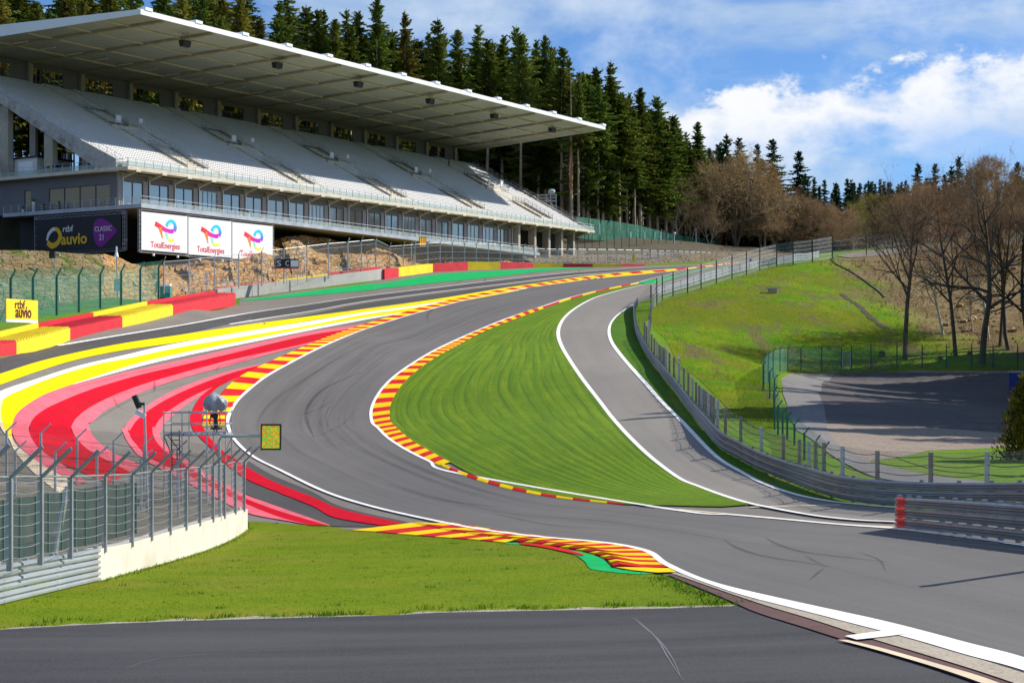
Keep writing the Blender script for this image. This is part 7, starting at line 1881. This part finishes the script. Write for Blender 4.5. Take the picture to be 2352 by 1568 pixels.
p0 = at(1599, 572, 395); t_ = thing('lamp_post', 'tall thin bare pole before the big round leafless tree', 'pole', p0); MB().tube(p0, at(1598.5, 527, 395), .07, 6, .05).build('pole', M['roof_white'], t_); MB().ball(at(1598.5, 526.5, 395), .1, 6, 4).build('cap', M['roof_white'], t_)
# portable toilet
M['toilet_green'] = mat('toilet_green', (0.02, 0.33, 0.30), 0.5, 0.06, 2); c = at(379, 686, 199); k = 199 / F
t_ = thing('portable_toilet', 'teal portable toilet with a white roof behind the tyre barrier', 'toilet', c); w = 11.5 * k; h = 28 * k
MB().box(c + (0, .6, h / 2), (w, 0, 0), (0, .6, 0), (0, 0, h / 2)).build('cabin', M['toilet_green'], t_); MB().box(c + (0, -.02, h * .47), (w * .72, 0, 0), (0, .03, 0), (0, 0, h * .44)).build('door', M['toilet_green'], t_)
mb = MB(); mb.loft([[c + np.array((sx * w * 1.06 * (1 - t * .25), .6 + sy * .68 * (1 - t * .25), h + z)) for sx, sy in ((-1, -1), (1, -1), (1, 1), (-1, 1), (-1, -1))] for t, z in ((0, 0), (0, .12), (.8, .34))]); mb.add([c + np.array((sx * w * .85, .6 + sy * .54, h + .34)) for sx, sy in ((-1, -1), (1, -1), (1, 1), (-1, 1))], [(0, 1, 2, 3)]); mb.build('roof', M['roof_white'], t_)
MB().box(c + (0, .6, .05), (w * 1.05, 0, 0), (0, .65, 0), (0, 0, .08)).build('skid', M['black'], t_)
# grey kiosk behind the far fence
a, b = at(*zFd(1202, 408), 318), at(*zFd(1362, 408), 318); c = (a + b) / 2; k = 318 / F; t_ = thing('kiosk', 'low grey kiosk with glazed front and flat roof behind the far debris fence', 'kiosk', c); h = 19 * k; w = (b[0] - a[0]) / 2
M['grey_panel'] = mat('grey_panel', (0.25, 0.25, 0.26), 0.6, 0.1, .8)
MB().box(c + (0, 1.6, h / 2), (w, 0, 0), (0, 1.5, 0), (0, 0, h / 2)).build('cabin', M['grey_panel'], t_); MB().box(c + (0, 1.6, h + .06), (w * 1.05, 0, 0), (0, 1.7, 0), (0, 0, .07)).build('roof', M['concrete'], t_); MB().box(c + (0, .0, h + .16), (w * .9, 0, 0), (0, .04, 0), (0, 0, .05)).build('red_trim', M['ink_red'], t_)
for s in (-.72, -.3, .12): MB().box(c + np.array((w * s, .06, h * .5)), (w * .17, 0, 0), (0, .04, 0), (0, 0, h * .34)).build('window', M['window_glass'], t_)
MB().box(c + np.array((w * .62, .06, h * .45)), (w * .2, 0, 0), (0, .04, 0), (0, 0, h * .45)).build('door', M['roof_white'], t_)
# scaffold tower at the far end of the stand
dz_ = 352.0; zr = lambda x, y, dd=0: at(*zR((x, y))[0], dz_) + np.array((0, dd, 0))
t_ = thing('scaffold', 'scaffold camera tower with a wrapped camera at the far end of the stand', 'scaffold', zr(1540, 960))
for x in (1448, 1540, 1583, 1640):
    for dd in (0, 2): MB().tube(zr(x, 985, dd), zr(x, 775, dd), .06, 5).build('standard', M['galv'], t_)
for y in (785, 815, 850, 905, 940):
    for dd in (0, 2): MB().tube(zr(1440, y, dd), zr(1645, y - 4, dd), .05, 5).build('rail', M['galv'], t_)
for x0, y0, x1, y1 in ((1448, 850, 1540, 940), (1583, 860, 1640, 985), (1500, 810, 1583, 850)): MB().tube(zr(x0, y0), zr(x1, y1), .05, 5).build('brace', M['galv'], t_)
MB().box((zr(1448, 850) + zr(1640, 850)) / 2 + (0, 1, 0), ((zr(1640, 850) - zr(1448, 850))[0] / 2, 0, 0), (0, 1, 0), (0, 0, .06)).build('deck', M['galv'], t_)
c = zr(1592, 752, 1); t_ = thing('camera', 'camera under a pale blue cover on the far scaffold tower', 'camera', c - UP * .6); M['cover_blue'] = mat('cover_blue', (0.34, 0.44, 0.52), 0.6, 0.15, 2)
bm = bmesh.new(); bmesh.ops.create_icosphere(bm, subdivisions=2, radius=1.0)
for q in bm.verts: q.co = Vector((q.co.x * .85 * (1 + .15 * mn.noise(q.co * 2)), q.co.y * .6, max(q.co.z, -.7) * .66 + .1 * abs(q.co.x)))
me = bpy.data.meshes.new('cover'); bm.to_mesh(me); bm.free(); me.materials.append(M['cover_blue']); o = link('cover', me, t_); o.location = (0, 0, .6); MB().tube(c - UP * 1.6, c - UP * .3, .1, 6).build('pedestal', M['black'], t_)
# things on the terrace and the balcony of the stand
a = G(5, 30.5, 27.45); t_ = thing('cabin', 'white cabin with a dark window and black roof under the near end of the stand', 'cabin', a); M['cabin_white'] = mat('cabin_white', (0.62, 0.62, 0.60), 0.6, 0.06, .5)
def cabin_box(u0, u1, v0, v1, z0, z1, nm, m): Gb(MB(), u0, u1, v0, v1, z0, z1).build(nm, M[m], t_)
cabin_box(1.6, 8, 20.5, 31, 27.47, 30.2, 'body', 'cabin_white'); cabin_box(1.4, 8.3, 20.2, 31.3, 30.2, 30.45, 'roof', 'black'); cabin_box(1.52, 1.6, 26.4, 29.2, 28.4, 29.9, 'window', 'black'); cabin_box(1.54, 1.6, 21.4, 24.6, 27.7, 29.7, 'shutter', 'roof_white')
for px, lidm, lab in ((115, 'sign_yellow', 'dark wheeled bin with a yellow lid on the stand terrace'), (130, 'lid_blue', 'dark wheeled bin with a blue lid on the stand terrace')):
    M.setdefault('lid_blue', mat('lid_blue', (0.10, 0.22, 0.42), 0.5, 0.05)); M.setdefault('bin_grey', mat('bin_grey', (0.05, 0.055, 0.06), 0.5, 0.1))
    r = (px - CX) / F; u = .75; vv = next(v for v in np.arange(5, 30, .02) if G(u, v, 0)[0] / G(u, v, 0)[1] < r); b0 = G(u, vv, 27.46); t_ = thing('wheeled_bin', lab, 'bin', b0)
    mb = MB(); x = np.array((UX[0], UX[1], 0)); y = np.array((VX[0], VX[1], 0)); rows = [[b0 + x * sx * .45 * f + y * sy * .42 * f + UP * z for sx, sy in ((-1, -1), (1, -1), (1, 1), (-1, 1), (-1, -1))] for f, z in ((.82, .08), (1, 1.15))]; mb.loft(rows); mb.build('body', M['bin_grey'], t_)
    MB().box(b0 + UP * 1.2, x * .48, y * .46, UP * .06).build('lid', M[lidm], t_)
    for s in (-1, 1): MB().tube(b0 + x * .4 + y * s * .36 + UP * .1, b0 + x * .4 + y * s * .44 + UP * .1, .1, 8).build('wheel', M['black'], t_)
M['plant'] = mat('plant_green', (0.06, 0.22, 0.03), 0.6, 0.3, 4); M['plant_dark'] = mat('plant_dark', (0.03, 0.08, 0.025), 0.6, 0.3, 4); M['pot_dark'] = mat('pot_dark', (0.04, 0.04, 0.045), 0.5, 0.1)
def potted(label, b0, ph, pw, m_pot, m_leaf, spread, hgt, n=26):
    t_ = thing('potted_plant', label, 'plant', b0); mb = MB(); mb.tube(b0, b0 + UP * ph, pw * .8, 8, pw); mb.build('pot', M[m_pot], t_); r = random.Random(int(b0[0] * 100)); V = []
    for i in range(n):
        a = r.uniform(0, 6.28); d = np.array((math.cos(a), math.sin(a), r.uniform(.5, 2.0))); d /= np.linalg.norm(d); L = r.uniform(.6, 1) ; s = b0 + UP * ph; tip = s + d * np.array((spread, spread, hgt)) * L; w = np.cross(d, UP); w = w / np.linalg.norm(w) * .07
        mid = (s + tip) / 2 + UP * .08; V += [(s, mid - w, mid + w), (mid - w, tip - UP * .1, mid + w)]
    me = tri_mesh('foliage', np.array(V) - b0, M[m_leaf]); link('foliage', me, t_)
def bal_at(px, u=.6):
    r = (px - CX) / F; return next(G(u, v, 21.97) for v in np.arange(-2, 30, .02) if G(u, v, 0)[0] / G(u, v, 0)[1] < r)
potted('small dark plant in a white pot on the near end balcony, farthest from the corner', bal_at(53), .5, .22, 'roof_white', 'plant_dark', .6, 1.0); potted('bright green plant in a tall white pot on the near end balcony', bal_at(77), 1.5, .26, 'roof_white', 'plant', .8, .8)
potted('dark parasol like plant in a low pot on the near end balcony', bal_at(100), .6, .25, 'pot_dark', 'plant_dark', .9, 1.1); potted('dusty green plant in a dark pot before the wide end window', bal_at(136), .8, .3, 'pot_dark', 'plant_dark', .7, .9)
potted('bright green plant in a pale box on the front balcony of the stand', G(23.6, -1.2, bal(23)), .6, .35, 'roof_white', 'plant', .9, .8, 36); potted('small green plant on the front balcony near the far end of the stand', G(92, -1.0, bal(92)), .3, .3, 'pot_dark', 'plant', .8, .8)
# bench on the bank, culvert pipe, blue container, stumps, clipped conifer
w = P([zN((1690, 912))[0]])[0]; t_ = thing('concrete_slab', 'pale slab on a short block standing out of the grass bank', 'slab', w); MB().box(w + UP * .32, (.55, 0, 0), (0, .4, 0), (0, 0, .3)).build('block', M['concrete'], t_); MB().box(w + UP * .70, (.92, 0, .03), (0, .5, 0), (0, 0, .09)).build('slab', M['concrete_pale'], t_)
pts = trace(zG((1085, 385), (1120, 420), (1200, 460), (1280, 510), (1340, 555), (1400, 600), (1440, 640)), 1.0); g = on(pts, .12)
o = MB().path([tuple(q) for q in g], .09, 6).build('drain_pipe', M['black'], None); tag(o, 'black plastic drain pipe snaking down the top of the grass bank', 'pipe')
pts = trace(zG((1160, 615), (1210, 655), (1270, 690), (1340, 760), (1400, 810), (1460, 845)), 1.0); nn = normals2(pts); wv = np.array([.25 + .25 * abs(math.sin(i * .9)) for i in range(len(pts))])[:, None]
M['soil'] = mat('dark_soil', (0.035, 0.025, 0.015), 0.95, 0.4, 2); ribbon_mb(pts - nn * wv, pts + nn * wv, .09, 1).build('eroded_ditch', M['soil'], None, 'structure')
M['blue'] = mat('container_blue', (0.01, 0.035, 0.24), 0.5, 0.12, 1); c = P([(2352, 905)])[0]; t_ = thing('container', 'blue ribbed container with a grey lid at the edge of the parking area', 'container', c)
for i in range(8): MB().box(c + np.array((.25, -1.6 + i * .55, 1.15)), (1.0 + (.05 if i % 2 else 0), 0, 0), (0, .27, 0), (0, 0, 1.1)).build('side_panel', M['blue'], t_)
MB().box(c + (.25, .3, 2.35), (1.15, 0, 0), (0, 2.4, 0), (0, 0, .1)).build('lid', M['galv'], t_)
for px, py, s in ((2026, 818, 1.0), (2160, 825, .7), (2228, 815, .8)):
    w = P([(px, py)])[0]; o = MB(); o.path([w - UP * .1, w + UP * .3 * s, w + UP * .62 * s], [.5 * s, .36 * s, .33 * s], 9); ob_ = o.build('tree_stump', M['bark_dark'], None)
    tag(ob_, {2026: 'thick tree stump behind the green parking fence, beside the first tall tree', 2160: 'flat tree stump between the first and second tall tree', 2228: 'tree stump beside the stout forked tree'}[px], 'stump')
M['conifer_gold'] = leaf_mat('golden_conifer', ((0.02, 0.03, 0.008), (0.035, 0.045, 0.008), (0.42, 0.26, 0.01)), trans=.2)
w = at(2368, 1052, 88); w[2] = float(H(w[0], w[1])); t_ = thing('conifer_shrub', 'dark conifer shrub with golden tips behind the weathered fence', 'shrub', w); r = np.random.default_rng(5); V = []
for i in range(5200):
    z = r.uniform(0.1, 4.6); R_ = (1.55 * (1 - z / 5.0) ** .7 + .15) * r.uniform(.35, 1.08) * (1 + .25 * math.sin(z * 5 + 3 * i)); a = r.uniform(0, 6.28); p = np.array((R_ * math.cos(a), R_ * math.sin(a), z)); d = np.array((math.cos(a) * .5, math.sin(a) * .5, .8)) + r.normal(0, .25, 3); sd_ = np.cross(d, r.normal(0, 1, 3)); sd_ /= np.linalg.norm(sd_)
    V.append((p - sd_ * .06, p + sd_ * .06, p + d * r.uniform(.18, .36)))
link('foliage', tri_mesh('foliage', np.array(V), M['conifer_gold']), t_); MB().tube(w - UP * .2, w + UP * 4.2, .12, 6, .03).build('trunk', M['bark_dark'], t_)
# a post beyond the right edge of the view: its shade lies on the track
g_ = gz(14.0, 38.9); t_ = thing('sign_post', 'thick bare post beside the short guardrail, just outside the view', 'post', g_); MB().beam(g_ - UP * .2, g_ + UP * 3.3, .24, .24, (1, 0, 0)).build('post', M['galv'], t_); MB().box(g_ + UP * 3.34, (.15, 0, 0), (0, .15, 0), (0, 0, .04)).build('cap', M['galv'], t_)
# pale bank and gravel path beyond the slope
a = [at(2175, 546, 318), at(2250, 538, 322), at(2352, 531, 326), at(2480, 524, 330)]; t_ = thing('retaining_wall', 'pale concrete retaining wall above the bare slope', 'wall', a[0] - UP * 2)
for p, q in zip(a, a[1:]):
    mb = MB(); wall_piece(mb, (p - UP * 2.5, p + UP * .55), (q - UP * 2.5, q + UP * .55), .4); mb.build('wall_section', M['concrete_pale'], t_)
sheet('gravel_path', P([(1920, 588), (1955, 581), (2050, 572), (2180, 560), (2352, 550), (2600, 545), (2600, 556), (2352, 562), (2180, 573), (2050, 585), (1950, 593)])[:, :2], .12, M['lot_gravel'], 1.5)

# tyre marks burnt into the track
M['rubber'] = veil_mat('rubber_mark', (0.02, 0.02, 0.02), 0.24); M['rubber_faint'] = veil_mat('rubber_faint', (0.02, 0.02, 0.02), 0.075)
for k, (pts, w_) in enumerate(((zI((555, 785), (620, 825), (720, 862), (850, 890), (1000, 912), (1150, 938)), .18), (zI((780, 768), (850, 808), (980, 850), (1200, 880), (1480, 912)), .17), (zI((1280, 850), (1340, 868), (1420, 900), (1450, 960)), .08), (zI((1110, 945), (1070, 975), (1030, 1015)), .10), (zI((1000, 870), (1060, 905), (1130, 935)), .08),
                              (zM((1500, 20), (1400, 60)), .1), (zF((760, 690), (700, 760), (720, 800)), .25), (zE((2352, 1130), (2100, 1250), (2000, 1400), (2050, 1560)), .3), (zE((1010, 1185), (1010, 1260)), .25), (zE((740, 1290), (770, 1350), (860, 1400)), .2), (zE((1690, 1010), (1560, 1060), (1430, 1090), (1420, 1125)), .2), (zF((1080, 515), (1070, 540)), .3), (zF((930, 525), (870, 550)), .3), (zF((610, 560), (640, 575)), .25), (zF((1690, 460), (1700, 480)), .3),
                              (zM((60, 100), (200, 60), (300, 0)), .12), (zM((150, 300), (300, 260), (420, 250)), .10), (zM((0, 180), (160, 210), (330, 150), (420, 60)), .12), (zE((150, 1480), (420, 1380), (800, 1270), (1150, 1190)), .12), (zE((60, 1330), (500, 1110), (1100, 985)), .12), (zE((560, 1480), (900, 1290), (1300, 1180)), .1), (zE((900, 1450), (1150, 1300), (1450, 1190)), .1), (zE((1300, 1040), (1700, 960), (2200, 850)), .12), (zE((380, 1260), (900, 1130), (1500, 1020)), .1), (zM((1200, 640), (1500, 700), (1900, 730)), .14), (zM((600, 470), (900, 560), (1300, 610)), .14))):
    line('tyre_mark', pts, [w_ * .3, w_, w_ * .9, w_ * .2], 0.072 + .0006 * k, M['rubber'])
# long faint lines of rubber following the track
for k in range(26):
    n0 = len(tl); i0 = rnd.randrange(0, int(n0 * .6)); i1 = min(n0 - 1, i0 + rnd.randrange(30, 110)); a_, b_ = rnd.uniform(.12, .88), rnd.uniform(-.16, .16); q = np.linspace(0, 1, i1 - i0)[:, None]; f_ = np.clip(a_ + b_ * (q - .5), .05, .95)
    pl = resample(tl[i0:i1] * (1 - f_) + tr[i0:i1] * f_, step=1.2)
    if len(pl) > 6: line('tyre_mark', pl, [.02, rnd.uniform(.2, .5), rnd.uniform(.2, .45), .02], 0.0655 + .0002 * k, M['rubber_faint'], world=True)
# skid scuffs on the new asphalt in front
M['scuff'] = mat('scuffed_asphalt', (0.135, 0.132, 0.14), 0.85, 0.3, 4)
for k, pts in enumerate((zI((60, 1215), (180, 1330), (250, 1450), (330, 1568)), zM((1950, 1210), (2100, 1340), (2180, 1450), (2218, 1540)), zH((700, 1500), (900, 1440), (1500, 1400), (2000, 1390)))):
    line('scuff_mark', pts, [.01, .035, .03, .01], 0.0445 + .0005 * k, M['scuff'])

# grass tufts and weeds on the near grass, daisies of the mown edge: far too many to count
r = np.random.default_rng(11); V = []; bb_ = np.asarray(isl); x0, y0 = bb_.min(0); x1, y1 = bb_.max(0)
def blades(cx, cy, n, h, sp_):
    px_ = cx + r.normal(0, sp_, n); py_ = cy + r.normal(0, sp_, n); z = H(px_, py_) + .02; a = r.uniform(0, 6.28, n); hh = h * r.uniform(.4, 1.1, n); w = .012 + hh * .05; lx, ly = r.normal(0, .45, n) * hh, r.normal(0, .45, n) * hh
    A = np.stack([px_ - np.cos(a) * w, py_ - np.sin(a) * w, z], 1); B = np.stack([px_ + np.cos(a) * w, py_ + np.sin(a) * w, z], 1); C = np.stack([px_ + lx, py_ + ly, z + hh], 1); V.append(np.stack([A, B, C], 1))
pts = r.uniform((x0, y0), (x1, y1), (42000, 2)); pts = pts[inside(isl, pts)]
blades(pts[:, 0], pts[:, 1], len(pts), .05, .02)
V_short = np.concatenate(V); V = []
for i in range(70):
    q = pts[r.integers(len(pts))]; blades(q[0], q[1], 18, r.uniform(.05, .11), r.uniform(.08, .25))
ed = resample(ee, step=.25)
for q in ed: 
    if r.random() < .65: blades(q[0] + r.normal(0, .08), q[1] + .35 + abs(r.normal(0, .4)), 26, r.uniform(.06, .17), .16)
for q in resample(P(zI((250, 985), (555, 1112), (618, 1147)))[:, :2], step=.3): blades(q[0] - .3, q[1], 20, .12, .2)
for q in resample(np.array([f[0][:2] for f in fw2]), step=.5): blades(q[0] + .2, q[1] - .1, 14, .12, .15)
V_tall = np.concatenate(V)
M['blade'] = leaf_mat('grass_blades', ((0.11, 0.19, 0.005), (0.16, 0.235, 0.008), (0.19, 0.20, 0.02)), trans=.3); M['weed'] = leaf_mat('weed_blades', ((0.045, 0.13, 0.012), (0.085, 0.20, 0.015), (0.14, 0.16, 0.03)), trans=.3)
o = link('grass_blades', tri_mesh('grass_blades', V_short, M['blade']), None, 'stuff'); tag(o, 'short olive green grass covering the island between wall, kerb and new asphalt', 'grass', None, 'stuff')
o = link('weeds', tri_mesh('weeds', V_tall, M['weed']), None, 'stuff'); tag(o, 'taller tufts of grass and weeds dotted over the near grass', 'weeds', None, 'stuff')
# rough grass of the bank
V = []; bx0, by0 = bk.min(0); bx1, by1 = bk.max(0); pts = r.uniform((bx0, by0), (min(bx1, 90), by1), (60000, 2)); pts = pts[inside(bk, pts)]
blades(pts[:, 0], pts[:, 1], len(pts), .30, .1); M['bank_blade'] = leaf_mat('bank_blades', ((0.13, 0.29, 0.010), (0.24, 0.33, 0.014), (0.28, 0.26, 0.05)), trans=.5)
q = pts[pts[:, 0] < 52]; V = []; 
for _ in range(3): blades(q[:, 0], q[:, 1], len(q), .34, .35)
o = link('bank_grass_blades', tri_mesh('bank_grass_blades', np.concatenate(V), M['bank_blade']), None, 'stuff'); tag(o, 'rough uneven grass growing on the steep bank', 'grass', None, 'stuff')
# brown scrub on the bare slope
V = []; pts = r.uniform((48, 190), (100, 262), (5000, 2)); V3_ = []
for x, y in pts[:3200]:
    if x < 50 + 4 * r.normal(): continue
    z = float(H(x, y)); n = 7; a = r.uniform(0, 6.28, n); hh = r.uniform(.08, .45, n) * (3 if r.random() < .04 else 1); L = r.uniform(.1, .5, n)
    A = np.stack([x + 0 * a - .02, y + 0 * a, z + 0 * a], 1); B = np.stack([x + 0 * a + .02, y + 0 * a, z + 0 * a], 1); C = np.stack([x + np.cos(a) * L, y + np.sin(a) * L, z + hh], 1); V3_.append(np.stack([A, B, C], 1))
o = link('scrub', tri_mesh('scrub', np.concatenate(V3_), M['twig_brown']), None, 'stuff'); tag(o, 'dry brown scrub and bramble stems on the bare slope under the trees', 'scrub', None, 'stuff')
